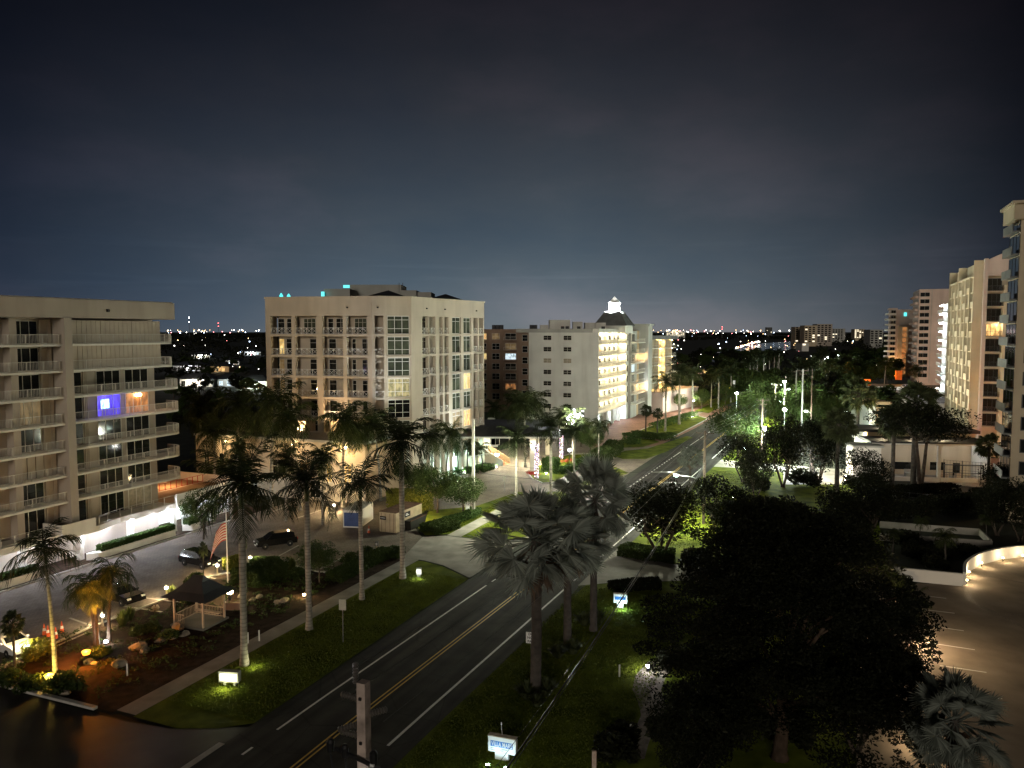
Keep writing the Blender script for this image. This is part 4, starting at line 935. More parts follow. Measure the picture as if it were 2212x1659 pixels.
def leaves(mb, c, rad, n, sz, rg, flat=1.0):
    for _ in range(n):
        while True:
            x,y,z = rg.uniform(-1,1),rg.uniform(-1,1),rg.uniform(-1,1); d2 = x*x+y*y+z*z
            if d2 < 1 and rg.random() < .25+.75*d2: break
        p = Vector((c[0]+x*rad,c[1]+y*rad,c[2]+z*rad*flat)); a = Vector((rg.gauss(0,1),rg.gauss(0,1),rg.gauss(0,.7))).normalized(); b = a.cross(Vector((rg.gauss(0,1),rg.gauss(0,1),rg.gauss(0,1)))).normalized()
        s_ = sz*rg.uniform(.6,1.35); a = a*s_; b = b*s_*.48
        mb.add([tuple(p-a),tuple(p+b*.9-a*.1),tuple(p+a),tuple(p-b*.9-a*.1)],[(0,1,2,3)])
def tree_proto(name, label, seed, h, rad, nclump, nleaf, sz, lm, th=None, trunk_r=.22, flat=.75, low=.35, stems=1):
    """origin at the foot of the trunk; limbs run from the trunk into the leaf clumps"""
    rg = random.Random(seed); t = thing(name, label, 'tree'); tr = MB(); cr = MB(); th = th or h*.35
    cz = (h+h*low)/2; hz = (h-h*low)/2
    clumps = []
    for i in range(nclump):
        while True:
            x,y,z = rg.uniform(-1,1),rg.uniform(-1,1),rg.uniform(-1,1)
            if .3 < x*x+y*y+z*z < 1: break
        clumps.append((x*rad*.82,y*rad*.82,cz+z*hz*.85,rad*rg.uniform(.26,.46)))
    for j in range(stems):
        ang = 2*PI*j/stems+.6; dx = (.35*rad if stems > 1 else 0)
        tip = (math.cos(ang)*dx, math.sin(ang)*dx, th); f0 = (math.cos(ang)*.25*(stems>1), math.sin(ang)*.25*(stems>1), 0)
        tr.tube([(f0[0],f0[1],-.1),(f0[0],f0[1],.25),((f0[0]+tip[0])/2+.1,(f0[1]+tip[1])/2,th*.55),tip],[trunk_r*1.35,trunk_r,trunk_r*.85,trunk_r*.7],8)
        for k, c in enumerate(clumps):
            if k % stems == j and k < 16: 
                m_ = ((tip[0]+c[0])/2+rg.uniform(-.3,.3),(tip[1]+c[1])/2+rg.uniform(-.3,.3),(tip[2]*.55+c[2]*.45)+.2); tr.tube([tip,m_,c[:3]],[trunk_r*.5,trunk_r*.3,trunk_r*.1],5,False)
    tot = sum(c[3]**2 for c in clumps)
    for c in clumps: leaves(cr, c[:3], c[3], int(nleaf*c[3]**2/tot), sz, rg, flat)
    part('trunk', tr, M['bark'], t, True, world=False); part('crown', cr, M[lm], t, world=False); return Proto(t)
def palm_proto(name, label, h, trunk, crowns, trm, shaft=None):
    t = thing(name, label, 'palm'); b = MB(); b.tube(*trunk); part('trunk', b, M[trm], t, True, world=False)
    if shaft: b = MB(); b.tube(*shaft); part('crownshaft', b, M['crownshaft'], t, True, world=False)
    for nm, mb, m, z in crowns:
        mb.v = [(x+trunk[0][-1][0], y+trunk[0][-1][1], z_+z) for x,y,z_ in mb.v]; part(nm, mb, M[m], t, world=False)
    p = Proto(t); p.h = h; return p
def royal(seed):
    h = 13.2; pts = [(0,0,-.1),(0,0,.3),(0,0,1.2),(.03,0,4),(.05,0,8),(.04,0,11.3)]
    return palm_proto('royal_palm', 'royal palm', h, (pts,[.36,.33,.25,.24,.25,.19],12), [('crown', feather_crown(seed,17,4.3,1.05,30,.95,.11,.55,-30,80),'leaf_royal',13.0)], 'trunk_grey', ([(.04,0,11.28),(.04,0,12.2),(.04,0,13.2)],[.2,.22,.12],12))
ROY = [royal(1), royal(22), royal(57)]
def coco(seed, lean):
    h = 9.0; pts = [(lean*k*k,0,-.1+9.1*k) for k in (0,.1,.25,.45,.65,.85,1)]
    return palm_proto('coconut_palm', 'coconut palm', h, (pts,[.24,.19,.16,.15,.14,.13,.12],9), [('crown', feather_crown(seed,20,3.5,1.25,26,.8,.10,.7,-42,80),'leaf_coco',8.95)], 'trunk_grey')
COC = [coco(3,.35), coco(4,1.3)]
def small_palm(seed):
    h = 5.0; pts = [(.5*k*k,0,-.1+5.1*k) for k in (0,.15,.4,.7,1)]
    return palm_proto('christmas_palm', 'small palm', h, (pts,[.2,.14,.12,.11,.10],9), [('crown', feather_crown(seed,15,2.4,1.7,22,.6,.08,.8,-25,78),'leaf_coco',5.0)], 'trunk_brown')
SML = small_palm(5)
def thin_palm(seed):
    h = 9.0; pts = [(-.7*k*k,0,-.1+9.1*k) for k in (0,.1,.3,.55,.8,1)]
    return palm_proto('slender_palm', 'slender palm', h, (pts,[.24,.17,.14,.12,.11,.09],9), [('crown', feather_crown(seed,14,3.1,1.5,24,.75,.08,.75,-30,75),'leaf_royal',8.95)], 'trunk_grey')
THN = thin_palm(12)
def bism(seed):
    h = 9.0; pts = [(0,0,-.1),(0,0,.4),(.04,0,4),(0,0,9)]
    return palm_proto('silver_fan_palm', 'silver fan palm', h, (pts,[.36,.28,.25,.27],12), [('crown', fan_crown(seed,44,2.05,1.3,28,-46,88,.22),'leaf_fan',8.8),('dead_skirt', fan_crown(seed+1,8,1.5,1.1,18,-78,-45,.35),'leaf_dead',8.6)], 'trunk_brown')
BIS = [bism(6), bism(16)]
def sabal(seed):
    h = 7.0; pts = [(0,0,-.1),(.05,0,2.5),(.02,0,5),(0,0,7)]
    return palm_proto('cabbage_palm', 'cabbage palm', h, (pts,[.24,.2,.2,.24],10), [('crown', fan_crown(seed,34,1.25,.95,16,-60,85,.55),'leaf_sabal',6.9)], 'trunk_brown')
SAB = sabal(8)
def palm(P_, u, y, vc, label, rz=None, group=None, ub=None, ks=1.0):
    """u: bearing, y: distance, vc: elevation of the crown's heart"""
    x = X(u, y) if ub is None else X(ub, y); h = Z(y, vc)
    if ub is None: kx = (u-1106)/(F*CP+(829.5-(vc+300))*SP); 
    k = h/P_.h; return P_.put((x,y,0), rnd.uniform(0,6.28) if rz is None else rz, (k*ks,k*ks,k), label, group)
def base_palm(P_, ub, vb, vc, label, rz=None, group=None, ks=1.0):
    x, y = G(ub, vb); k = Z(y, vc)/P_.h
    return P_.put((x,y,0), rnd.uniform(0,6.28) if rz is None else rz, (k*ks,k*ks,k), label, group)
gr = 'royal palms along the street verge'
base_palm(ROY[0],528,1437,1040,'royal palm on the verge behind the lit box sign, tallest in view',.4,gr)
base_palm(ROY[1],668,1360,1035,'royal palm on the verge straight behind the bare-backed road sign',1.9,gr)
base_palm(ROY[2],782,1295,1040,'royal palm on the verge in front of the cream container corner',2.7,gr)
base_palm(ROY[1],870,1250,948,'royal palm beside the small square lit box near the driveway',4.4,gr)
base_palm(ROY[0],1115,1104,945,'royal palm with orange-lit dead fronds in front of the entrance drive',.9,gr)
base_palm(ROY[1],1190,1082,920,'royal palm standing at the foot of the entrance island',2.2,gr)
base_palm(ROY[2],1240,1048,925,'royal palm behind the island hedge beside the bright lamp palm',3.0,gr)
base_palm(ROY[1],1293,1005,925,'slim royal palm by the grass strip beyond the entrance drive',5.2,gr,.8)
gr2 = 'royal palms by the red paved plaza'
for ub,vb,vc,lb_ in ((1437,932,822,'royal palm at the front hedge of the red paved plaza'),(1467,917,800,'royal palm with twin look behind the plaza front hedge'),(1495,896,805,'royal palm with brightly uplit white trunk foot'),(1550,872,806,'royal palm where the brick path meets the road'),
    (1536,880,815,'royal palm trunk just behind the uplit one'),(1583,855,790,'royal palm beyond the leafy street tree'),(1612,846,778,'royal palm by the white globe lamp, first of a pair'),(1626,842,782,'royal palm by the white globe lamp, second of a pair')):
    base_palm(ROY[rnd.randrange(3)],ub,vb,vc,lb_,None,gr2,1.05)
gb = 'silver fan palms on the right verge'
base_palm(BIS[0],1157,1500,1160,'silver fan palm hiding part of the DO NOT PASS sign',.3,gb,1.16)
base_palm(BIS[1],1226,1395,1160,'silver fan palm second from the road sign with brown skirt',2.0,gb,1.22)
base_palm(BIS[0],1282,1362,1075,'silver fan palm tallest of the three, nearest the side drive',4.1,gb,.88)
base_palm(BIS[1],1490,1062,985,'silver fan palm under the street lamp on the far right verge',1.0,gb,1.15)
BIS[1].put((22.6,38.0,-2.5),.8,.86,'silver fan palm low in the bottom right corner of the forecourt',gb)
gc = 'palms in front of the cream podium'
for u,y,vc,P_,lb_ in ((430,120,880,COC[0],'dark palm against the podium end by the left block'),(455,108,930,COC[1],'thin palm with bent trunk at the podium left corner'),(505,112,872,COC[0],'palm left of the lean palm before the podium'),(578,108,868,COC[1],'tall palm rising over the podium lattice'),
    (642,106,905,COC[1],'leaning palm before the podium middle window'),(735,108,905,COC[0],'palm in front of the yellow lattice window'),(772,110,925,COC[0],'palm by the bright podium wall lamp'),(818,112,915,COC[1],'palm left of the tall driveway royal palm'),
    (610,100,985,COC[0],'low palm with bright fronds below the podium'),(490,100,968,COC[1],'low bushy palm by the terracotta deck'),(690,98,985,COC[0],'dark low palm behind the second royal palm'),(548,116,905,COC[0],'dark palm between two taller palms'),(930,112,945,COC[0],'palm beside the driveway royal palm crown'),(960,118,935,COC[1],'palm at the cream block street corner')):
    palm(P_,u,y,vc,lb_,None,gc,ks=.9)
ge = 'palms at the entrance drive'
for u,y,vc,P_,lb_ in ((988,134,965,SML,'slim palm with teal-lit trunk at the pale wall'),(1008,135,958,SML,'slim palm nearest the wooden door'),(1022,134,972,SML,'short slim palm in the teal-lit planter'),(1042,136,966,SML,'slim palm at the foot of the stairs'),
    (1135,140,870,COC[0],'large dark coconut palm over the canopy'),(1165,150,868,COC[1],'large coconut palm before the white block'),(1240,142,898,COC[0],'palm crown lit white by its cluster lamp'),(1205,165,895,COC[1],'coconut palm beside the white block windows'),(1100,158,890,COC[0],'dark palm between cream and white blocks'),(1295,150,918,SML,'drooping palm in front of the plaza'),(1120,175,865,COC[1],'palm against the brown block'),(1070,170,880,COC[0],'dark palm by the small white annexe')):
    palm(P_,u,y,vc,lb_,None,ge)
base_palm(SAB,1395,935,885,'cabbage palm on the plaza island'); base_palm(SAB,1420,938,892,'cabbage palm behind the plaza hedge corner')
gl_ = 'small palms in the garden bed at the left'
base_palm(THN,120,1466,1185,'slender dark-crowned palm with uplit trunk at the left',-.4,gl_,.95)
base_palm(SML,212,1396,1275,'short palm leaning over the parked sedan, left stem of two',2.6,gl_,1.0)
base_palm(SML,206,1392,1268,'short orange-lit palm, back stem of two',3.6,gl_,1.0)
base_palm(SML,235,1387,1238,'short palm with curved orange trunk right of the pair',.2,gl_,.85)
base_palm(SAB,32,1452,1345,'squat dark palm at the left edge by the cones',.5,gl_,.8)
base_palm(SAB,440,1248,1185,'stumpy palm in front of the black parked car',1.5,gl_,.6)
base_palm(SAB,527,1230,1175,'stumpy palm by the second parked car',2.5,gl_,.5)
gd = 'palms on the dark right side'
for u,y,vc,P_,lb_ in ((1818,118,915,SAB,'tall fan palm with bare trunk rising out of the dark trees'),(1985,121,868,SAB,'fan palm trunk before the flat-roofed pavilion'),(1938,123,905,SAB,'dark fan palm left of the pavilion'),(2148,118,960,SAB,'thick dark fan palm at the red-lit fence'),(1760,128,935,SAB,'fan palm crown left of the tall one'),
    (2062,80,1155,SML,'small lit palm in the planter by the curved wall'),(2150,92,1120,SML,'feathery palm above the curved wall'),(2002,90,1125,SML,'feathery palm in the planter behind the low wall'),(1945,86,1150,SML,'palm beside the white planter end'),
    (1955,66,1245,COC[0],'palm leaning over the forecourt edge'),(1968,56,1300,COC[1],'drooping palm over the parking lines'),(1858,150,848,SAB,'yellow-lit cabbage palm in front of the parking deck'),(1760,190,850,COC[0],'sodium-lit coconut palm by the parking deck'),(1735,175,862,COC[1],'pale coconut palm beside the far poles'),(1830,215,832,COC[0],'palm at the corner of the parking deck'),(1990,300,795,COC[1],'dark palm against the pink tower foot')):
    palm(P_,u,y,vc,lb_,None,gd)
# broadleaf trees
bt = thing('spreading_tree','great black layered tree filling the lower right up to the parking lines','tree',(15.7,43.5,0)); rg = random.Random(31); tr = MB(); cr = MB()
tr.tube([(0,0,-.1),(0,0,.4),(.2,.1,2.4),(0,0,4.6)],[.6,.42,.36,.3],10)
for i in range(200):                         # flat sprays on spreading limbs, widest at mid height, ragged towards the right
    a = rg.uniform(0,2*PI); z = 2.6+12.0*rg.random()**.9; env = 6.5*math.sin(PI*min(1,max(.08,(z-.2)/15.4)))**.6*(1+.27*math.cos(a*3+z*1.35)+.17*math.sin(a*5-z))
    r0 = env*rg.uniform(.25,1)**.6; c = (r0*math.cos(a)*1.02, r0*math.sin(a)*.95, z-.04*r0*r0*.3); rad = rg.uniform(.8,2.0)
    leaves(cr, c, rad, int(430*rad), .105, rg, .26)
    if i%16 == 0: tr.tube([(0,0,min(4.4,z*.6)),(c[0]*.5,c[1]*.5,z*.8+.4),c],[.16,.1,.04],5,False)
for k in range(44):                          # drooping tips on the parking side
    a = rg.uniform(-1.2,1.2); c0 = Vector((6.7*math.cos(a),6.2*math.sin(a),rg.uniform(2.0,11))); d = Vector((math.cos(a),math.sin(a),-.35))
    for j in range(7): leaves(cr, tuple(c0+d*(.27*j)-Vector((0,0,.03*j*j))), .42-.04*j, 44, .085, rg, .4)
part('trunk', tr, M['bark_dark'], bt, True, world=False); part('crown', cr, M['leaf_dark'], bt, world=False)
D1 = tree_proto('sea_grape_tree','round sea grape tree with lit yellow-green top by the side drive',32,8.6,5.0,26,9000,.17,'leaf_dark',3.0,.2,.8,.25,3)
D1.put((*G(1425,1205),0),.6)
D2 = tree_proto('shade_tree','street tree with yellow-green lit side under the street lamp',33,8.4,4.4,24,9000,.15,'leaf_tree',3.2,.2,.8,.3,1)
D2.put((*G(1594,990),0),.6,(1.25,1.25,1.3))
D2.put((X(1668,222),222,0),1.1,(1.5,1.5,1.35),'pale tree lit blue-white by the glaring street lamps')
D3 = tree_proto('umbrella_tree','wide flat-topped dark tree hiding the pavilion roof',34,13.4,7.6,30,8000,.2,'leaf_dark',8.5,.3,.5,.66,2)
D3.put((X(2000,117),117,0),.2)
gdt = 'dark trees on the right'
for u,y,h,rr,lb_ in ((1700,122,11.5,.66,'dense black tree left of the tall fan palm'),(1778,126,10.5,.7,'dense black tree behind the tall fan palm'),(1612,126,8.0,.85,'dark tree at the road edge below the glaring lamp'),(1640,112,7.4,.7,'low dark tree below the street lamp glare'),(1560,92,7.5,.9,'dark tree beside the sea grape with bright twigs behind'),(1620,84,6.8,1.0,'low black tree at the drive mouth'),(1880,112,7.6,.85,'black tree in front of the white hut'),
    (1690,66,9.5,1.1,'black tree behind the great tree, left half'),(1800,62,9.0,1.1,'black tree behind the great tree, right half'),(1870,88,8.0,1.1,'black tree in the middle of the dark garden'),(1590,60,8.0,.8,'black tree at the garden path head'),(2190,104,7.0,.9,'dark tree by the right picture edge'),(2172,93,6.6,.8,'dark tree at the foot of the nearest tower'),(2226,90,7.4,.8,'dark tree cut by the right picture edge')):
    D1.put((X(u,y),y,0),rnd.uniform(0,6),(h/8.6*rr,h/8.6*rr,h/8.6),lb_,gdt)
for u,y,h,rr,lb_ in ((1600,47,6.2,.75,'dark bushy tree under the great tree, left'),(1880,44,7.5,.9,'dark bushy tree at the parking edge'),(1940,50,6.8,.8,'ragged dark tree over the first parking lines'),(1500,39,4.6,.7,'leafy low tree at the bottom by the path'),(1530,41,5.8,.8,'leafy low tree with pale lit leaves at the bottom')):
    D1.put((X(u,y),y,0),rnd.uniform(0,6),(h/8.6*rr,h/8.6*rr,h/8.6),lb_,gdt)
gml = 'lamp-lit trees by the far poles'
for u,y,h,rr,lb_ in ((1692,178,11.0,.75,'lamp-lit green tree left of the far pole pair'),(1742,165,10.0,.7,'lamp-lit green tree in front of the far pole pair'),(1795,180,10.5,.7,'green tree right of the far pole pair'),(1625,215,8.5,.8,'lit green tree behind the yellow-green street tree'),(1570,250,8.0,.9,'tree at the far bend lit by the white globe lamp'),(1715,235,11,.8,'pale lit tree behind the far poles')):
    D2.put((X(u,y),y,0),rnd.uniform(0,6),(h/8.4*rr,h/8.4*rr,h/8.4),lb_,gml)
glt = 'trees around the car park and entrance'
for ub,vb,h,rr,pr,lb_ in ((1000,1118,6.0,1.0,D2,'round dark tree beside the left utility pole'),(945,1108,6.4,1.0,D2,'dark tree behind the containers lit yellow from below'),(900,1085,6.0,1.0,D2,'tree at the garage corner behind the blue container'),(440,1165,6.3,.75,D2,'leafy tree by the white gate and flagpole'),(690,1258,4.4,.8,D2,'thin small tree behind the second royal palm'),
    (640,1052,6.5,1.3,D2,'dark tree below the podium window'),(735,1055,7.0,1.1,D2,'dark tree below the podium lit window'),(560,1060,6.0,1.2,D2,'dark tree at the podium left part'),(845,1060,5.5,1.0,D2,'dark tree in front of the bright glazed wall'),(480,1070,6.0,1.0,D2,'dark tree by the terracotta deck'),(1275,985,6.0,.9,D2,'dark tree at the back of the entrance drive'),(1255,965,6.5,.9,D2,'dark tree left of the plaza'),(1515,885,7.0,.8,D2,'leafy tree behind the plaza royal palms'),(1470,890,6.0,.8,D2,'small leafy tree on the plaza edge')):
    x, y = G(ub,vb); D2.put((x,y,0),rnd.uniform(0,6),(h/8.4*rr,h/8.4*rr,h/8.4),lb_,glt)
# hedges and shrubs
def hedge(label, pts, wd, h, n, m='leaf_hedge', z=0.0, sz=.14, name='hedge', group=None):
    mb = MB(); rg = random.Random(len(label)*7+int(pts[0][0]*3)); pts = [Vector((p[0],p[1],0)) for p in pts]; Ls = [(b-a).length for a,b in zip(pts[:-1],pts[1:])]
    for a, b, l in zip(pts[:-1], pts[1:], Ls):
        d = (b-a).normalized(); nn = Vector((-d.y,d.x,0))
        for _ in range(int(2.3*n*l/sum(Ls))):
            u_, v_ = rg.uniform(-.02,1.02), rg.uniform(-1,1); k = rg.random(); 
            if k < .42: w2, zz = v_*wd*.5, h*rg.uniform(.86,1.04)
            elif k < .62: w2, zz = v_*wd*.45, h*rg.uniform(.1,.9)
            else: w2, zz = math.copysign(wd*rg.uniform(.38,.52), v_), h*rg.uniform(.02,1)
            p = a+d*u_*l+nn*w2+Vector((0,0,z+zz)); q = Vector((rg.gauss(0,1),rg.gauss(0,1),rg.gauss(0,1))).normalized(); r2 = q.cross(Vector((rg.gauss(0,1),rg.gauss(0,1),rg.gauss(0,1)))).normalized()
            q = q*sz*rg.uniform(.7,1.4); r2 = r2*sz*.6
            mb.add([tuple(p-q),tuple(p+r2),tuple(p+q),tuple(p-r2)],[(0,1,2,3)])
    return single(name, mb, M[m], label, 'hedge', group)
def SL(x, y): p = FL((x,y,0)); return (p[0],p[1])
hedge('clipped hedge in the long white planter by the lit walk',[SL(-10.8,-1.35),SL(-.9,-1.3)],.8,.65,2600,z=.72)
hedge('clipped hedge in the left-edge white planter',[SL(-32.3,-1.35),SL(-18.5,-1.3)],.8,.6,2200,z=.72)
hedge('short boxy hedge in the small planter by the gate',[SL(1.5,-1.3),SL(3.2,-1.2)],.85,.7,900,z=.72)
hedge('dark wedge hedge at the driveway corner',GP([(925,1152),(975,1138)]),3.0,.95,2600,'leaf_tree'); hedge('low lit hedge along the lawn by the utility pole',GP([(965,1132),(1012,1120),(1028,1108)]),1.6,.8,1800)
hedge('long dark verge hedge from mailbox to royal palm',GP([(720,1258),(790,1222),(838,1200),(868,1203)]),1.8,.9,4200,'leaf_tree')
hedge('big rounded dark hedge behind the gazebo',GP([(525,1268),(575,1248),(605,1240)]),3.2,1.5,3600,'leaf_tree')
hedge('small lit box hedge before the second parked car',GP([(545,1222),(600,1222)]),1.2,.8,1300)
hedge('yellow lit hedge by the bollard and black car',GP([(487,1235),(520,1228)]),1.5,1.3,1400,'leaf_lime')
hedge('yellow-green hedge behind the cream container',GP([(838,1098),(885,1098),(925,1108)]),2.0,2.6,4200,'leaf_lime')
hedge('tall clipped hedge on the entrance island',GP([(1184,1022),(1196,1016)]),2.6,2.4,1600); hedge('low clipped hedge on the island near the road',GP([(1205,1024),(1245,1014)]),1.8,1.0,1500); hedge('box hedge at the island far end',GP([(1252,1008),(1285,996)]),2.0,1.3,1300)
hedge('square clipped hedge on the lawn before the plaza',GP([(1350,960),(1378,958)]),2.4,2.4,1300); hedge('front hedge of the plaza island',GP([(1370,944),(1420,951),(1455,948)]),2.4,1.5,2600,'leaf_tree'); hedge('back hedge of the plaza island',GP([(1410,928),(1460,912),(1500,900)]),2.4,1.5,2200)
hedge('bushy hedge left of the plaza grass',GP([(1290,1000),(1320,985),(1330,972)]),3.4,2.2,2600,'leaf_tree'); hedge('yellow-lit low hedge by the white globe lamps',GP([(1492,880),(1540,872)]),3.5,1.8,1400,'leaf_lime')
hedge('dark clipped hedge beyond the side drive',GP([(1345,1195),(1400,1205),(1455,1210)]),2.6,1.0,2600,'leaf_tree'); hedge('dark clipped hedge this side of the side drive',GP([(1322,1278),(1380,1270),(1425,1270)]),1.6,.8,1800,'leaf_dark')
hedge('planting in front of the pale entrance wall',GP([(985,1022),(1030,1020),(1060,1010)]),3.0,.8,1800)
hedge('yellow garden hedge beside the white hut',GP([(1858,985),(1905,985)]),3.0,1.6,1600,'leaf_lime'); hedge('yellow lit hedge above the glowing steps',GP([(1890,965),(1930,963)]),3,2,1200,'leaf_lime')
gh = 'dark hedges across the middle right'
for i,(a,b,wd,h) in enumerate((((1880,1120),(2000,1112),3,1.8),((2000,1108),(2110,1098),3,2.0),((2110,1092),(2230,1085),3,2.2),((1900,1075),(2060,1068),2.5,1.6),((1960,1195),(2040,1212),3.0,1.4))):
    hedge(['dark hedge left below the fence','dark hedge in the middle below the fence','dark hedge at the right below the fence','dark hedge at the foot of the pavilion lawn','dark planting between the low white walls'][i],GP([a,b]),wd,h,2600,'leaf_dark',group=gh)
def tuft_proto(seed, n, h, m, label, name='grass_clump', cat='grass clump', wd=.035, spread=.5):
    rg = random.Random(seed); mb = MB()
    for _ in range(n):
        a, k = rg.uniform(0,6.28), rg.uniform(.1,1); l = h*rg.uniform(.7,1.1); o = Vector((math.cos(a)*.25*k,math.sin(a)*.25*k,0)); e = o+Vector((math.cos(a)*spread*k,math.sin(a)*spread*k,l*(1-.35*k))); m_ = (o+e)/2+Vector((0,0,l*.18)); s_ = Vector((-math.sin(a),math.cos(a),0))*wd
        mb.add([tuple(o-s_),tuple(o+s_),tuple(m_+s_),tuple(m_-s_),tuple(e)],[(0,1,2,3),(3,2,4)])
    o = bpy.data.objects.new(name, mb.mesh(name, M[m])); col.objects.link(o); o['label'] = label; o['category'] = cat; return Proto(o)
TG = tuft_proto(41,240,1.5,'leaf_grass','grass clump')
for ub,vb,k,lb_ in ((265,1352,1.0,'tall grass clump by the bollard lamp behind the orange light'),(280,1340,.9,'grass clump right of the bollard lamp at the kerb'),(372,1292,.9,'grass clump left of the gazebo'),(612,1240,1.0,'grass clump at the kerb by the second parked car'),(630,1232,1.0,'grass clump nearest the stall lines'),(75,1415,.9,'grass clump by the yellow-lit bush')): TG.put((*G(ub,vb),0),rnd.uniform(0,6),k,lb_,'grass clumps in the garden bed')
BR = tuft_proto(42,170,1.1,'leaf_sabal','bromeliad','bromeliad_clump','plant',.07,.8)
for ub,vb,k,lb_ in ((1138,1508,1.1,'spiky plant at the foot of the sign-side fan palm, left'),(1180,1502,1.15,'spiky plant at the foot of the sign-side fan palm, right'),(1160,1525,.8,'small spiky plant in front of the fan palm foot'),(1205,1420,1.0,'spiky plant left of the second fan palm'),(1238,1412,1.1,'spiky plant right of the second fan palm'),(1262,1350,1.1,'spiky plant left of the tallest fan palm'),(1290,1345,1.1,'spiky plant right of the tallest fan palm')): BR.put((*G(ub,vb),0),rnd.uniform(0,6),k,lb_,'spiky plants at the palm feet')
def bush_proto(seed, lm, label, sz=.12, n=900):
    rg = random.Random(seed); mb = MB()
    for c in ((0,0,.5,.6),(.5,.1,.4,.45),(-.45,.2,.45,.45),(.1,-.5,.35,.4),(0,.45,.5,.45)): leaves(mb, c[:3], c[3], n//5, sz, rg, .8)
    o = bpy.data.objects.new('bush', mb.mesh('bush', M[lm])); col.objects.link(o); o['label'] = label; o['category'] = 'bush'; return Proto(o)
B1 = bush_proto(51,'leaf_lime','bush'); B2 = bush_proto(52,'leaf_tree','bush'); B3 = bush_proto(53,'leaf_dark','bush')
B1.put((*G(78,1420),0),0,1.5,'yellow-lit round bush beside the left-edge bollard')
gbu = 'bushes in the left garden bed'
for ub,vb,k,pr,lb_ in ((88,1482,1.0,B1,'bush glowing around the yellow ground light'),(140,1492,1.5,B2,'dark bush right of the yellow ground light'),(60,1492,1.1,B2,'bush left of the yellow ground light'),(215,1420,1.0,B2,'orange-lit bush by the orange lamp'),(330,1365,1.0,B2,'low bush on the bank below the grass clump'),(365,1380,.9,B2,'bush below the gazebo left post'),(300,1372,.9,B2,'small bush at the bank by the boulders'),(20,1480,1.2,B2,'dark bush in the bottom left corner bed'),(420,1262,1.2,B2,'dark shrub behind the gazebo roof'),(640,1245,1.0,B2,'shrub by the stall lines'),(755,1215,1.2,B2,'shrub at the hedge by the mailbox'),(790,1200,1.1,B2,'shrub beside the mailbox')):
    pr.put((*G(ub,vb),0),rnd.uniform(0,6),k,lb_,gbu)
gbd = 'dark bushes on the right'
i = 0
lab = ['at the near face of the low planter wall, left','at the near face of the low planter wall, middle','at the near face of the low planter wall, right','at the garden path left bend','beside the path by the stake','below the great tree trunk','under the great tree by the sparkling leaves','at the bottom edge by the stake','right of the path end','left of the white hut','behind the white hut fence','below the red-lit fence','beside the curved wall planter','at the parking edge wall','by the low white wall end','at the drive mouth','in the verge under the lamp','at the foot of the tall fan palm','left of the tall fan palm foot','right of the tall fan palm foot','below the far street lamp']
for ub,vb,k in ((1985,1190,1.5),(2035,1196,1.7),(2095,1200,1.4),(1455,1440,1.6),(1350,1600,1.2),(1700,1600,2.0),(1560,1590,2.0),(1330,1640,1.6),(1440,1600,1.6),(1740,1050,3.0),(1880,1055,2.6),(2190,1075,2.6),(2020,1228,1.6),(1950,1275,1.6),(1960,1180,2.0),(1500,1230,2.4),(1560,1120,2.6),(1830,1105,2.8),(1700,1120,3.2),(1900,1130,2.8),(1640,1060,2.6)):
    B3.put((*G(ub,vb),0),rnd.uniform(0,6),k,'dark bush '+lab[i],gbd); i += 1
# boulders edging the bed
def rock(seed):
    rg = random.Random(seed); mb = MB(); mb.lathe([(.05,-.1),(.5,0),(.55,.2),(.42,.42),(.15,.52),(.01,.53)], 9)
    mb.v = [(x*rg.uniform(.75,1.2),y*rg.uniform(.6,1.1),z*rg.uniform(.75,1.15)) for x,y,z in mb.v]
    o = bpy.data.objects.new('boulder', mb.mesh('boulder', M['rock'])); col.objects.link(o); o['label'] = 'boulder'; o['category'] = 'rock'; return Proto(o)
RK = [rock(1), rock(2)]
for i,(ub,vb,k,lb_) in enumerate(((258,1438,1.1,'pale boulder lowest right of the orange lamp'),(192,1432,.9,'orange-lit boulder under the orange lamp'),(205,1435,.7,'small orange-lit boulder right of the lamp post'),(300,1400,1.3,'wide flat boulder in the middle of the bank'),(312,1408,.9,'boulder beside the wide flat one'),(348,1385,.9,'boulder below the low bush'),(372,1378,.9,'second boulder along the curved edge'),(398,1372,.9,'boulder below the gazebo step'),(140,1500,.8,'boulder by the glowing bush at the kerb'),
    (385,1358,1.2,'brown boulder at the gazebo front post'),(612,1302,1.2,'upright pale stone on the bank, right one'),(600,1304,1.0,'upright pale stone on the bank, left one'),(545,1298,.8,'boulder by the royal palm on the dark bank'),(560,1290,.8,'pair boulder at the dark bank edge'),(520,1290,.7,'small boulder right of the gazebo'),(70,1470,.7,'stone in the grass by the left kerb'),(335,1318,1.0,'boulder at the kerb by the bollard lamp'))):
    RK[i%2].put((*G(ub,vb),0),rnd.uniform(0,6),(k,k*.8,k*rnd.uniform(.6,.9)),lb_,'boulders edging the garden bed')
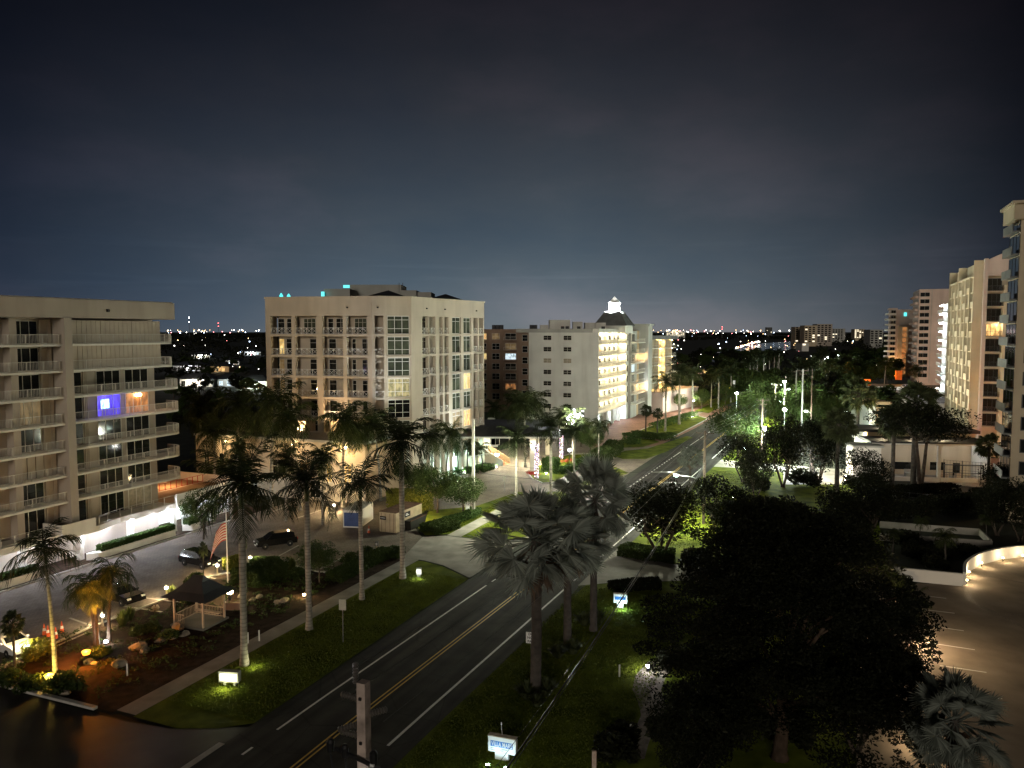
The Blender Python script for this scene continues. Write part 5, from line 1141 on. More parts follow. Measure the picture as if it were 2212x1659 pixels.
# distant planting: single trees along the street, then the wooded flats as one mass
FT = [tree_proto('shade_tree','dark leafy tree in the planting far along the street',61+i,9.5,5.2,16,1500,.55,'leaf_tree' if i<2 else 'leaf_dark',3.5,.25,.8,.2) for i in range(3)]
rg = random.Random(9); gft = 'trees far along the street'
for i in range(200):
    s_ = 210+ (rg.random()**1.3)*520; t_ = rg.choice((-1,1)); t_ = rg.uniform(12,64) if t_ > 0 else rg.uniform(-95,-14)
    x, y = S(s_, t_+tc(s_)); u = 1106+1665*x/y
    if u < 1440 or u > 1955: continue
    if 1840 < u < 2060 and 215 < y < 345: continue
    FT[i%3].put((x,y,0),rg.uniform(0,6),rg.uniform(.75,1.25),'dark leafy tree in the planting far along the street',gft)
gfl = 'dark trees between the far houses'
for i in range(70):
    y = rg.uniform(190,620); u = rg.uniform(360,600) if i%4 else rg.uniform(1040,1130)
    if y < 250 and u > 560: continue
    FT[i%3].put((X(u,y),y,0),rg.uniform(0,6),rg.uniform(.35,.7),'dark tree among the houses beyond the left block',gfl)
for i in range(16):
    s_ = rg.uniform(284,330); t_ = rg.uniform(-14,18); FT[i%3].put((*S(s_,t_+tc(s_)),0),rg.uniform(0,6),rg.uniform(.8,1.2),'dark leafy tree in the planting far along the street',gft)
for i in range(18):
    s_ = 238+i*13; sd = i%2; x, y = S(s_, (-10.5 if sd else 13.5)+tc(s_)); u = 1106+1665*x/y
    if u < 1500: continue
    ROY[i%3].put((x,y,0),rg.uniform(0,6),rg.uniform(.85,1.1),'tall royal palm lining the street in the distance','royal palms lining the far street')
fp_ = 'palms far along the street'
for i in range(34):
    s_ = rg.uniform(230,560); t_ = rg.uniform(8,58) if i%2 else rg.uniform(-60,-12); x, y = S(s_, t_+tc(s_)); u = 1106+1665*x/y
    if not 1560 < u < 1940: continue
    COC[i%2].put((x,y,0),rg.uniform(0,6),rg.uniform(.9,1.35),'pale palm rising out of the planting far along the street',fp_)
wd_ = MB()
for i in range(1500):
    y = 420*math.exp(rg.random()*2.6); x = rg.uniform(-.72,.62)*y; u = 1106+1665*x/y
    if 735 < 715+25*1665/y < 785 and 1470 < u < 1775: continue
    k = y/600; r0 = rg.uniform(4,8)*max(1,k*.9); leaves(wd_, (x,y,rg.uniform(2,4)), r0, 26, 1.2*max(1,k), rg, min(1,5.5/r0))
struct('woods', wd_, M['leaf_dark'], 'stuff')

gx_, gy_ = G(432,1345)
gc_ = MB(); rg3 = random.Random(15)          # low planting over the garden bed
for i in range(420):
    s_ = rg3.uniform(36,71); t_ = rg3.uniform(-31,-16.5)
    x, y = S(s_,t_)
    if abs(x-gx_)<2.6 and abs(y-gy_)<2.4: continue
    if t_ < -25.5-(s_-36)*.0 and s_ > 44 and t_ < -27.5: continue
    leaves(gc_, (x,y,.12), rg3.uniform(.3,.8), 22, .13, rg3, .35)
struct('ground_cover', gc_, M['leaf_tree'], 'stuff')

tf = MB(); rg3 = random.Random(16)           # tufts of longer grass on the near verges
def turf(n, s0, s1, t0, t1, ok=lambda s,t: True):
    for _ in range(n):
        s_, t_ = rg3.uniform(s0,s1), rg3.uniform(t0,t1)
        if not ok(s_,t_): continue
        x, y = S(s_,t_); a = rg3.uniform(0,6.28); w = rg3.uniform(.03,.07); h_ = rg3.uniform(.05,.14)
        tf.tri((x-w*math.cos(a),y-w*math.sin(a),.0),(x+w*math.cos(a),y+w*math.sin(a),.0),(x+rg3.uniform(-.08,.08),y+rg3.uniform(-.08,.08),h_))
turf(26000,37.5,68.5,-13.0,-5.5); turf(26000,30,62,5.7,17); turf(9000,62,71,5.7,25); turf(7000,87,104,-12.8,-5.5); turf(5000,84,108,-16.5,-15.3); turf(6000,88,140,8.2,14)
struct('grass', tf, M['leaf_turf'], 'stuff')
# ================================================================ street furniture, vehicles, signs, lamps
def mk(verts_fn, name, m, parent, **k):
    b = MB(); verts_fn(b); return part(name, b, M[m], parent, world=False, **k)
# bollard lamps of the garden
def bollard(lampm, label):
    t = thing('bollard_lamp', label, 'lamp'); mk(lambda b: b.lathe([(.11,0),(.09,.04),(.09,.8),(.07,.82)],10), 'post', 'wood', t); mk(lambda b: b.lathe([(.06,.82),(.13,.84),(.15,.98),(.05,1.0)],12), 'lamp_head', lampm, t); mk(lambda b: b.lathe([(.2,1.0),(.22,1.02),(.03,1.18),(.01,1.2)],12), 'cap', 'black', t); return Proto(t)
BW = bollard('lamp_white','bollard lamp')
WARM = (1,.74,.36)
for ub,vb,pw,lb_ in ((222,1352,260,'lit bollard lamp at the kerb left of the sedan nose'),(360,1290,240,'lit bollard lamp left of the gazebo roof'),(60,1418,300,'lit bollard lamp by the yellow bush at the left edge'),(470,1240,330,'lit bollard lamp at the black parked car nose'),(541,1222,240,'lit bollard lamp by the second parked car'),(903,1118,420,'lit bollard lamp by the hedge corner behind the containers'),(722,1105,650,'lit bollard lamp beside the blue-doored container')):
    x, y = G(ub,vb); BW.put((x,y,0),0,1.0,lb_,'bollard lamps of the car park'); lamp('POINT',(x,y-.25,1.35),pw*1.7,WARM,.12)
def flood(label, ub, vb, m, pw, c, h=.25):
    x, y = G(ub,vb); t = thing('flood_lamp', label, 'lamp', (x,y,0)); b = MB(); b.box(x-.12,x+.12,y-.08,y+.08,.0,h*.6); part('housing', b, M['black'], t); b = MB(); k_ = 1.9 if h > .6 else 1.0; b.lathe([(.02,0),(.13*k_,.02),(.16*k_,.14*k_),(.03,.2*k_)],12,(x,y,h*.6)); part('lens', b, M[m], t)
    lamp('POINT',(x,y-.1,h+.35),pw,c,.1)
flood('sodium orange lamp glowing on the garden bank',187,1432,'lamp_orange',900,(1,.30,.03),1.1); x, y = G(187,1432)
for ub,vb,h_ in ((212,1396,5.2),(235,1387,6.5),(206,1392,5.6)): lamp('SPOT',(x,y-.1,1.7),6500,(1,.36,.05),.1,(*G(ub,vb),h_),40,.8)
x, y = G(104,1484)
lamp('SPOT',(x-.3,y-.6,.9),1500,(1,.66,.12),.1,(*G(120,1466),4.0),50,.8)
flood('yellow ground lamp hidden in the bush at the palm foot',106,1478,'lamp_yellow',200,(1,.68,.12),.7)
flood('small white ground lamp behind the orange one',229,1392,'lamp_white',90,(1,.92,.8))
flood('bright yellow-white lamp on the gazebo side path',497,1296,'lamp_warm',300,(1,.82,.45),1.0)
flood('white path lamp at the head of the bark path',1400,1450,'lamp_white',120,(.95,.97,1),.5)
flood('yellow lamp at the stone kerb by the second royal palm',657,1290,'lamp_warm',110,(1,.72,.3))
flood('ground lamp lighting the uplit royal palm foot',1496,902,'lamp_white',900,(1,.93,.75))
flood('ground lamp in the entrance planting',1003,1024,'lamp_white',500,(.8,1,.92))
flood('ground lamp beside the entrance stair planting',1072,1012,'lamp_white',350,(1,.95,.8))
flood('white ground lamp on the entrance island',1180,1025,'lamp_white',260,(.9,.97,1))
flood('ground lamp at the foot of the dark verge trees',1582,1078,'lamp_white',300,(1,.97,.9))
# gazebo
gx, gy = G(432,1345); gz = thing('gazebo','small dark-roofed timber gazebo beside the garden lamp','gazebo',(gx,gy,0),ACROSS+.06)
for sx_ in (-1.5,1.5):
    for sy in (-1.3,1.3): mk(lambda b: b.box(sx_-.07,sx_+.07,sy-.07,sy+.07,.2,2.75), 'post', 'wood', gz)
mk(lambda b: b.box(-1.75,1.75,-1.55,1.55,.05,.2), 'floor', 'concrete_dark', gz)
def roof_(b):
    pr = [(2.35,2.0,2.62),(1.55,1.25,3.05),(.75,.5,3.75),(.55,.06,4.15)]
    vs = [(i*a,j*c,z) for a,c,z in pr for i,j in ((-1,-1),(1,-1),(1,1),(-1,1))]
    b.add(vs, [(k*4+i,k*4+(i+1)%4,k*4+4+(i+1)%4,k*4+4+i) for k in range(3) for i in range(4)]+[(12,13,14,15),(3,2,1,0)])
mk(roof_, 'roof', 'roof_dark', gz)
def grail(b):
    for a, c in (((-1.43,-1.3),(-1.43,1.3)),((-1.4,1.3),(1.4,1.3)),((-1.43,-1.3),(-.5,-1.3))): railing(b,[a,c],.2,.85,.16,9)
mk(grail, 'railing', 'wood', gz); mk(lambda b: b.box(-1.3,1.3,.8,1.2,.62,.7), 'bench', 'wood', gz); mk(lambda b: b.box(-1.35,1.35,-1.2,-.1,2.45,2.5), 'tie_beam', 'wood', gz)
b = MB(); x, y = G(505,1320); b.box(x-.9,x+.9,y-.05,y+.05,.1,.75); b.box(x-.9,x-.8,y-.05,y+.9,.1,.75); single('low_wall', b, M['brown'], 'low brick wall under the bright lamp by the gazebo', 'wall')
# flag on its pole
fx_, fy_ = G(492,1258); zf = Z(fy_,1095)
fl = thing('flagpole','slim white flagpole with a limp striped flag','flagpole',(fx_,fy_,0)); mk(lambda b: b.tube([(0,0,0),(0,0,zf)],[.07,.045],8), 'pole', 'rail_white', fl); mk(lambda b: b.lathe([(.0,-.1),(.1,-.05),(.1,.05),(0,.1)],8,(0,0,zf+.08)), 'finial', 'metal', fl)
def flagstripe(k0, k1, m):
    b = MB(); nx = 8; top = zf-1.6
    for k in range(k0,k1,2 if k0 < 2 else 1):
        for i in range(nx):
            def pt(i, k):
                t = i/nx; a = k/13; return (-.06-t*.95-.75*a*t, .10*math.sin(i*1.3+k*.25), top-a*1.75-t*t*1.2*(.8+a))
            b.quad(pt(i,k),pt(i+1,k),pt(i+1,k+1),pt(i,k+1))
    return b
f0 = MB(); f0.v, f0.f = flagstripe(0,13,'red').v, flagstripe(0,13,'red').f
fo_ = part('flag', f0, M['red'], fl, world=False); f1 = flagstripe(1,13,'x'); part('white_stripe', f1, M['flag_white'], fo_, world=False)
# road signs
def post_sign(label, ub, vb, vt, wpx, hpx, backm, text=None, rz=0.0, name='road_sign', diamond=False):
    x, y = G(ub,vb); k = y/1660; zt_ = Z(y,vt); t = thing(name, label, 'sign', (x,y,0), rz); hw, hh = wpx*k/2, hpx*k
    mk(lambda b: b.tube([(0,.03,-.1),(0,.03,zt_-.05)],.035,6), 'post', 'metal', t)
    def plate(b):
        if diamond: b.add([(0,0,zt_-hh*1.0),(hw,0,zt_-hh*.5),(0,0,zt_),(-hw,0,zt_-hh*.5),(0,.02,zt_-hh),(hw,.02,zt_-hh*.5),(0,.02,zt_),(-hw,.02,zt_-hh*.5)],[(0,1,2,3),(7,6,5,4),(0,4,5,1),(1,5,6,2),(2,6,7,3),(3,7,4,0)])
        else: b.box(-hw,hw,-.012,.012,zt_-hh,zt_)
    pl = mk(plate, 'plate', backm, t)
    if text:
        for i, ln in enumerate(text): lettering(ln, pl, (0,-.016,zt_-hh*(i+.78)/len(text)), hh/len(text)*.92, 'ink')
    return t
def lettering(txt, parent, loc, size, m, name='lettering', spacing=1.0, fit=None):
    c = bpy.data.curves.new(name, 'FONT'); c.body = txt; c.size = size; c.align_x = 'CENTER'; c.extrude = .002; c.offset = size*.018; c.space_character = spacing
    o = bpy.data.objects.new(name, c); col.objects.link(o); bpy.context.view_layer.update()
    me = bpy.data.meshes.new_from_object(o.evaluated_get(bpy.context.evaluated_depsgraph_get())); me.materials.clear(); me.materials.append(M[m]); bpy.data.objects.remove(o); bpy.data.curves.remove(c)
    o = bpy.data.objects.new(name, me); col.objects.link(o); o.parent = parent; o.location = loc; o.rotation_euler = (PI/2,0,0)
    if fit: o.scale = (fit/max(.01,o.dimensions.x),1,1)
    return o
post_sign('white DO NOT PASS sign half hidden by the fan palm trunk',1147,1463,1366,23,25,'signwhite',['DO','NOT','PASS'],ACROSS+.15)
post_sign('bare back of a road sign on the left verge',741,1388,1295,16,24,'signback',None,ACROSS+.3)
post_sign('small grey sign on a post at the entrance drive',1090,1063,1028,6,12,'signback',None,.2); post_sign('small sign on the entrance island edge',1164,1030,992,4,8,'signwhite',None,.1)
post_sign('yellow diamond warning sign far along the road',1577,868,835,9,9,'signyellow',None,0,'road_sign',True); post_sign('small white sign beside the far diamond sign',1585,866,822,5,8,'signwhite')
post_sign('pale sign beside the leafy shrubs near the utility pole',1010,1112,1086,9,20,'signwhite',None,.3)
# monument signs with their spotlights
def monument(label, ub, vb, wd, hgt, rz, txt=None, small=None):
    x, y = G(ub,vb); t = thing('monument_sign', label, 'sign', (x,y,0), rz)
    pan = mk(lambda b: (b.box(-wd/2,wd/2,-.16,.16,.45,.45+hgt)), 'panel', 'signwhite', t); mk(lambda b: b.box(-wd*.26,wd*.22,-.12,.12,.0,.449), 'base', 'signwhite', t); mk(lambda b: b.box(-wd/2-.02,wd/2+.02,-.18,.18,.452+hgt,.5+hgt), 'cap', 'wood', t)
    band = mk(lambda b: b.box(-wd*.41,wd*.40,-.168,-.1605,.45+hgt*.36,.45+hgt*.74), 'name_band', 'signblue', t)
    if txt: lettering(txt, band, (0,-.176,.45+hgt*.415), hgt*.40, 'signwhite', spacing=1.05, fit=wd*.76)
    mk(lambda b: (b.box(-wd*.41,wd*.2,-.164,-.1603,.45+hgt*.22,.45+hgt*.27), b.box(-wd*.41,wd*.05,-.164,-.1603,.45+hgt*.12,.45+hgt*.17)), 'fine_print', 'metal', t)
    return t, x, y
mt, x, y = monument('low white and blue VILLA MARE monument sign lit from the lawn',1086,1640,1.7,.92,-.33,'VILLA MARE')
mk(lambda b: (b.tube([(-.05,.05,1.45),(-.1,.05,2.05)],.014,5), b.lathe([(.0,0),(.04,.02),(.04,.16),(0,.2)],6,(-.1,.05,2.02))), 'aerial', 'rail_white', mt)
for dx in (-.5,.55):
    sp = thing('spot_lamp','small ground spotlight in front of the low blue sign, '+('left' if dx<0 else 'right')+' one','lamp',(x+dx-.35,y-1.0-.3*dx,0)); mk(lambda b: b.box(-.09,.09,-.07,.07,.02,.16), 'housing', 'black', sp); mk(lambda b: b.box(-.1,.1,-.06,.06,.161,.19), 'lens', 'lamp_green', sp)
    lamp('SPOT',(x+dx-.3,y-.85-.3*dx,.3),22,(.6,.88,1),.05,(x+dx*.6,y,.95),105,.6)
m2, x, y = monument('small glowing sign on the lawn by the side drive',1340,1312,1.2,.8,-.2)
lamp('POINT',(x-.1,y-.75,.35),40,(.7,.95,1),.05); lamp('POINT',(x+.4,y-.7,.3),30,(.6,1,.85),.05)
def boxsign(label, ub, vb, wd, h, rz, dp, m, pw, c):
    x, y = G(ub,vb); t = thing('light_box_sign', label, 'sign', (x,y,0), rz); mk(lambda b: (b.box(-wd/2,wd/2,-dp/2,dp/2,.3,.3+h)), 'housing', 'greywall', t); mk(lambda b: b.box(-wd/2+.1,wd/2-.1,-dp/2-.012,-dp/2-.002,.3+.12,.3+h-.14), 'lit_face', m, t); mk(lambda b: (b.box(-wd*.3,-wd*.3+.12,-.1,.1,0,.3), b.box(wd*.3-.12,wd*.3,-.1,.1,0,.3)), 'leg', 'greywall', t)
    l = lamp('POINT',(x-.3*math.sin(-rz)-.05,y-dp/2-.6,.55),pw,c,.1); return x, y
boxsign('grey box sign with bright blank lit face on the verge',497,1480,1.45,.75,-.12,.45,'sign_lit',62,(1,1,.55)); boxsign('small square lit box sign by the driveway lawn',905,1246,.55,.6,.1,.4,'sign_lit',40,(.9,1,.8))
x, y = G(528,1437); lamp('POINT',(x+.9,y-.5,.5),34,(1,1,.6),.1)
# mailbox, cones, stakes
x, y = G(814,1198); t = thing('mailbox','grey mailbox on a post at the end of the verge hedge','mailbox',(x,y,0)); mk(lambda b: b.box(-.05,.05,-.05,.05,0,1.05),'post','wood',t); mk(lambda b: b.box(-.16,.16,-.25,.25,1.05,1.5),'box','black',t); mk(lambda b: b.box(-.1,.12,-.26,-.252,1.1,1.42),'door','metal',t)
cn = thing('traffic_cone','cone','traffic cone'); mk(lambda b: b.lathe([(.17,.04),(.03,.72),(.02,.73)],12),'cone','cone',cn); mk(lambda b: b.box(-.2,.2,-.2,.2,0,.04),'foot','black',cn); mk(lambda b: b.lathe([(.125,.28),(.087,.45)],12),'band','signwhite',cn); CN = Proto(cn)
for ub,vb,lb_ in ((96,1372,'tall orange cone furthest left by the squat palm'),(104,1376,'tall orange cone second from the squat palm'),(121,1380,'orange cone standing alone left of the slender palm'),(134,1367,'orange cone touching the slender palm trunk'),(797,1152,'orange cone in front of the cream container door')): CN.put((*G(ub,vb),0),0,(1,1,1.35),lb_,'orange cones in the car park')
stk = MB(); stk.box(-.05,.05,-.03,.03,0,.9); o = bpy.data.objects.new('marker_stake', stk.mesh('marker_stake', M['rail_white'])); col.objects.link(o); SK = Proto(o)
for ub,vb,m_,lb_ in ((536,1390,0,'short white stake left of a pair on the edge of the path'),(560,1385,0,'short white stake right of a pair by the curved edging'),(275,1460,0,'leaning pale stake at the bed front'),(1338,1462,0,'thin white stake left of the bark path'),(1362,1595,0,'white stake at the lower bend of the bark path')): o = SK.put((*G(ub,vb),0),.3,1,lb_,'white stakes in the gardens'); o['category'] = 'stake'
b = MB(); x, y = G(1283,1700); b.box(x-.12,x+.12,y-.06,y+.06,0,Z(y,1622)); single('marker_post', b, M['faded'], 'faded orange and white marker post at the bottom edge', 'post')
# shipping containers and bin
def crate(label, ub, vb, wd, ln, h, rz, m, doorm):
    x, y = G(ub,vb); t = thing('storage_container', label, 'container', (x,y,0), rz)
    def body(b):
        b.box(-wd/2,wd/2,.0,ln,.12,h)
        n = int(ln/.32)
        for i in range(n):
            for s_ in (-1,1): b.box(min(s_*(wd/2+.003),s_*(wd/2+.035)),max(s_*(wd/2+.003),s_*(wd/2+.035)),.15+i*.32,.33+i*.32,.25,h-.12)
    mk(body, 'body', m, t)
    mk(lambda b: b.box(-wd/2-.04,wd/2+.04,-.04,ln+.04,h+.003,h+.06), 'roof', 'rust' if m == 'contain_cream' else 'greywall', t)
    if doorm == 'contain_blue': mk(lambda b: [b.box(-wd/2+.15,wd/2-.15,-.03-.008*(i%2),-.003,.3+i*.11,.3+i*.11+.105) for i in range(int((h-.5)/.11))], 'roller_door', doorm, t)
    else:
        for s_ in (-1,1):
            d = mk(lambda b: (b.box(min(s_*.02,s_*(wd/2-.06)),max(s_*.02,s_*(wd/2-.06)),-.04,-.003,.2,h-.1)), 'door', m, t); mk(lambda b: [b.tube([(s_*k*wd,-.07,.2),(s_*k*wd,-.07,h-.1)],.022,6) for k in (.14,.36)], 'lock_bar', 'rust', d)
        mk(lambda b: b.box(-wd/2+.12,-wd/2+1.0,-.06,-.045,h-.95,h-.5), 'notice_plate', 'ink', t); mk(lambda b: b.box(-wd/2+.2,-wd/2+.9,-.066,-.061,h-.75,h-.69), 'notice_line', 'signwhite', t)
        mk(lambda b: b.box(wd/2+.045,wd/2+.07,1.9,3.2,h-.95,h-.3), 'name_panel', 'ink', t); mk(lambda b: (b.box(wd/2+.072,wd/2+.08,2.1,2.9,h-.75,h-.66), b.box(wd/2+.072,wd/2+.08,2.1,2.6,h-.58,h-.5)), 'panel_line', 'signwhite', t)
    return t
crate('cream steel container with rusty roof and black notices',838,1152,2.44,6.1,2.6,-.42,'contain_cream','d'); crate('white storage box with blue roller door',760,1142,2.3,4.9,2.35,-.15,'offwhite','contain_blue')
x, y = G(876,1146); t = thing('rubbish_skip','black open skip along the container side','skip',(x,y,0),STREET); mk(lambda b: b.add([(0,-.75,.1),(3.6,-.75,.1),(3.6,.75,.1),(0,.75,.1),(-.3,-.9,1.3),(3.9,-.9,1.3),(3.9,.9,1.3),(-.3,.9,1.3)],[(0,3,2,1),(0,1,5,4),(1,2,6,5),(2,3,7,6),(3,0,4,7),(4,5,6,7)]),'body','contain_black',t); mk(lambda b: (b.bar((-.3,-.92,1.32),(3.9,-.92,1.32),.1), b.bar((-.3,.92,1.32),(3.9,.92,1.32),.1)),'rim','rust',t)
# cars
def car(kind, paint, label):
    t = thing('parked_car', label, 'car'); suv = kind == 'suv'; L_, W_, Hh = (4.6,1.86,1.68) if suv else (4.75,1.82,1.45); wr = .36 if suv else .32
    if suv: prof = [(-2.25,.35),(-2.3,.7),(-2.22,1.02),(-2.0,1.06),(-1.95,1.55),(-1.6,1.66),(.2,1.68),(.55,1.62),(1.25,1.08),(2.05,.98),(2.28,.75),(2.3,.4)]
    else: prof = [(-2.35,.33),(-2.38,.75),(-2.3,.95),(-1.75,1.0),(-1.05,1.38),(-.3,1.45),(.35,1.4),(1.15,.97),(2.05,.85),(2.34,.62),(2.36,.34)]
    belt = 1.06 if suv else .98
    def body(b):
        ys = [(-W_/2,.0),(-W_/2+.1,.0),(W_/2-.1,.0),(W_/2,.0)]
        n = len(prof); vs = []
        for s_, ins in ((-1,0),(1,0)):
            for x,z in prof:
                k = max(0,(z-belt)/(Hh-belt)); vs.append((x,s_*(W_/2-.02-k*.2),z))
        mid = []
        for s_ in (-.78,.78):
            for x,z in prof:
                k = max(0,(z-belt)/(Hh-belt)); mid.append((x*1.012,s_*(W_/2-k*.2),z+.025))
        allv = vs[:n]+mid[:n]+mid[n:]+vs[n:]
        fs = [(j*n+i,j*n+i+1,(j+1)*n+i+1,(j+1)*n+i) for j in range(3) for i in range(n-1)]+[tuple(range(n-1,-1,-1)),tuple(range(3*n,4*n))]+[(0,n,2*n,3*n,4*n-1,3*n-1,2*n-1,n-1)]
        b.add(allv, fs)
    mk(body, 'body', paint, t, smooth=False)
    i0 = 3; 
    def glass(b):
        g = [p for p in prof if p[1] > belt+.02]; n = len(g)
        for s_ in (-1,1):
            y_ = lambda z: s_*(W_/2-.012-max(0,(z-belt)/(Hh-belt))*.2)
            lo = [(g[0][0]+.25,belt+.06),(g[-1][0]+.15,belt+.06)]; hi = [(g[0][0]+.42,Hh-.2),(g[-1][0]-.5 if not suv else g[-1][0]-.2,Hh-.2)]
            for k in range(3):
                f0_, f1_ = k/3+.02, (k+1)/3-.02; P_ = lambda f,a,c: a[0]+(c[0]-a[0])*f
                xa,xb,xc,xd = P_(f0_,lo[0],lo[1]),P_(f1_,lo[0],lo[1]),P_(f1_,hi[0],hi[1]),P_(f0_,hi[0],hi[1])
                b.quad((xa,y_(lo[0][1]),lo[0][1]),(xb,y_(lo[0][1]),lo[0][1]),(xc,y_(Hh-.2),Hh-.2),(xd,y_(Hh-.2),Hh-.2))
    mk(glass, 'window', 'glass', t)
    def scr(i, j): 
        (xa,za),(xb,zb2) = prof[i],prof[j]; e = .03 if xa > 0 else -.03
        k = lambda z: W_/2-.16-max(0,(z-belt)/(Hh-belt))*.2
        return lambda b: b.quad((xa+e,-k(za),za+.05),(xa+e,k(za),za+.05),(xb+e,k(zb2),zb2-.0),(xb+e,-k(zb2),zb2-.0))
    mk(scr(8,7) if suv else scr(7,6), 'windscreen', 'glass', t); mk(scr(3,4) if suv else scr(3,4), 'rear_window', 'glass', t)
    for x in (-1.4,1.42):
        for s_ in (-1,1):
            def tyre(b):
                b.lathe([(wr*.55,-.11),(wr*.93,-.11),(wr,-.07),(wr,.07),(wr*.93,.11),(wr*.55,.11)],18); b.v = [(a+x,c_*1.0,d) for a,c_,d in [(v[0],v[2]+s_*(W_/2-.10),v[1]+wr) for v in b.v]]
            w_ = mk(tyre, 'wheel', 'tyre', t, smooth=True)
            def rim(b):
                b.lathe([(.03,.115),(wr*.58,.10),(wr*.6,.085),(.03,.08)],10); b.v = [(v[0]+x,v[2]*s_+s_*(W_/2-.10),v[1]+wr) for v in b.v]
            mk(rim, 'rim', 'rim', w_)
    for s_ in (-1,1):
        mk(lambda b: b.box(2.18,2.33,min(s_*.5,s_*.82),max(s_*.5,s_*.82),.66,.8), 'headlight', 'signwhite', t); mk(lambda b: b.box(-2.38,-2.27,min(s_*.55,s_*.86),max(s_*.55,s_*.86),.75,.95), 'tail_light', 'red', t); mk(lambda b: b.box(.85,1.02,min(s_*.92,s_*1.08),max(s_*.92,s_*1.08),belt-.02,belt+.12), 'mirror', paint, t)
    mk(lambda b: (b.box(2.3,2.37,-.26,.26,.42,.55)), 'number_plate', 'signwhite', t)
    return Proto(t)
C1 = car('suv','carpaint','car'); C2 = car('sedan','carpaint','car'); C3 = car('sedan','carwhite','car'); C4 = car('suv','carsilver','car')
gcar = 'cars in the car parks'
x, y = G(432,1222); C1.put((x,y,.01),ACROSS-.12,1,'black hatchback car half hidden by the stumpy palm and flag',gcar)
x, y = G(596,1180); C1.put((x,y,.01),ACROSS+PI+.95,1,'dark car angled in the stall behind the second stumpy palm',gcar)
x, y = G(262,1298); C2.put((x,y,.01),ACROSS-.15,1.04,'black sedan under the short palms by the bollard lamp',gcar)
x, y = G(18,1405); C3.put((x,y,.01),ACROSS-.1,1,'pale car at the left edge behind the squat palm',gcar)
x, y = G(1835,1045); C2.put((x,y,.01),1.2,1,'dark car below the white hut on the lit paving',gcar)
# ---------------------------------------------------------------- utility poles, arms, wires
poles = []
def pole(label, x, y, zt_, w0, w1, shaft='pole'):
    t = thing('utility_pole', label, 'utility pole', (x,y,0), ACROSS)
    def sh(b): b.add([(i*w0/2,j*w0/2,-.2) for i,j in ((-1,-1),(1,-1),(1,1),(-1,1))]+[(i*w1/2,j*w1/2,zt_) for i,j in ((-1,-1),(1,-1),(1,1),(-1,1))],[(0,3,2,1),(4,5,6,7),(0,1,5,4),(1,2,6,5),(2,3,7,6),(3,0,4,7)])
    mk(sh, 'shaft', shaft, t)
    return t
def insulator(b, p, d, n=6, r=.09):
    d = Vector(d).normalized(); pts, rd = [], []
    for i in range(n*2+1): pts.append(tuple(Vector(p)+d*.055*i)); rd.append(r if i % 2 else r*.6)
    b.tube(pts, rd, 10)
zt_ = 12.35; yp = 27.0; xp = X(785,27.0)*1.03
px = (786-1106)/(F*CP+(829.5-1560)*SP)*yp*1.0
np_ = pole('big square concrete utility pole close to the camera with brown insulators', px, yp, zt_, .42, .35)
def cap(b): insulator(b,(-.33,0,zt_-.12),(0,0,1),7,.12); b.bar((-.33,0,zt_-.35),(-.2,0,zt_-.35),.06)
mk(cap,'insulator','porcelain',np_)
for p, d in (((-.22,-.05,zt_-.65),(-1,-.1,.12)),((.22,.1,zt_-1.2),(1,.25,.35)),((-.2,-.2,zt_-1.55),(-.9,-.5,-.25)),((-.22,-.1,zt_-2.0),(-1,-.15,.1))):
    b = MB(); insulator(b,p,d,6,.125); part('insulator', b, M['porcelain'], np_, world=False)
mk(lambda b: b.bar((-1.05,-.32,zt_-2.55),(1.0,-.30,zt_-2.95),.09,.12), 'crossarm', 'black', np_)
for k in (-1.25,-.62):
    b = MB(); b.lathe([(.05,-.3),(.13,-.25),(.15,.1),(.1,.2),(.02,.22)],10,(k,-.32,zt_-2.6-.12*k)); b.bar((k,-.32,zt_-2.8),(k+.25,-.5,zt_-3.4),.05); part('cutout_fuse', b, M['black'], np_, world=False)
b = MB(); b.lathe([(.05,-.35),(.14,-.25),(.14,.2),(.05,.3)],10,(.62,-.34,zt_-2.55)); part('arrester', b, M['black'], np_, world=False)
b = MB(); b.box(.56,.72,-.5,-.42,zt_-3.0,zt_-2.7); part('tag', b, M['signwhite'], np_, world=False)
for k in range(14):
    if k % 3 == 0: b = MB(); b.box(-.05,.05,-.26,-.215,zt_-.6-k*.55,zt_-.5-k*.55); part('step_bolt', b, M['black'], np_, world=False)
hd = mk(lambda b: b.add([(.55,-.75,zt_-2.95),(.95,-.75,zt_-2.95),(.95,-.30,zt_-2.95),(.55,-.30,zt_-2.95),(.6,-.7,zt_-2.78),(.9,-.7,zt_-2.78),(.9,-.36,zt_-2.78),(.6,-.36,zt_-2.78)],[(0,3,2,1),(4,5,6,7),(0,1,5,4),(1,2,6,5),(2,3,7,6),(3,0,4,7)]), 'lamp_head', 'metal', np_)
mk(lambda b: b.lathe([(.03,-.10),(.13,-.06),(.16,-.003),(.03,-.002)],10,(.75,-.52,zt_-2.951)), 'lens', 'lamp_white', hd)
f_ = Fr(px,yp,ACROSS); lamp('SPOT', f_((.85,-.55,zt_-3.1)), 1500, (1,.97,.75), .15, f_((4.5,5.0,0)), 118, .7)
poles.append((px,yp,zt_))
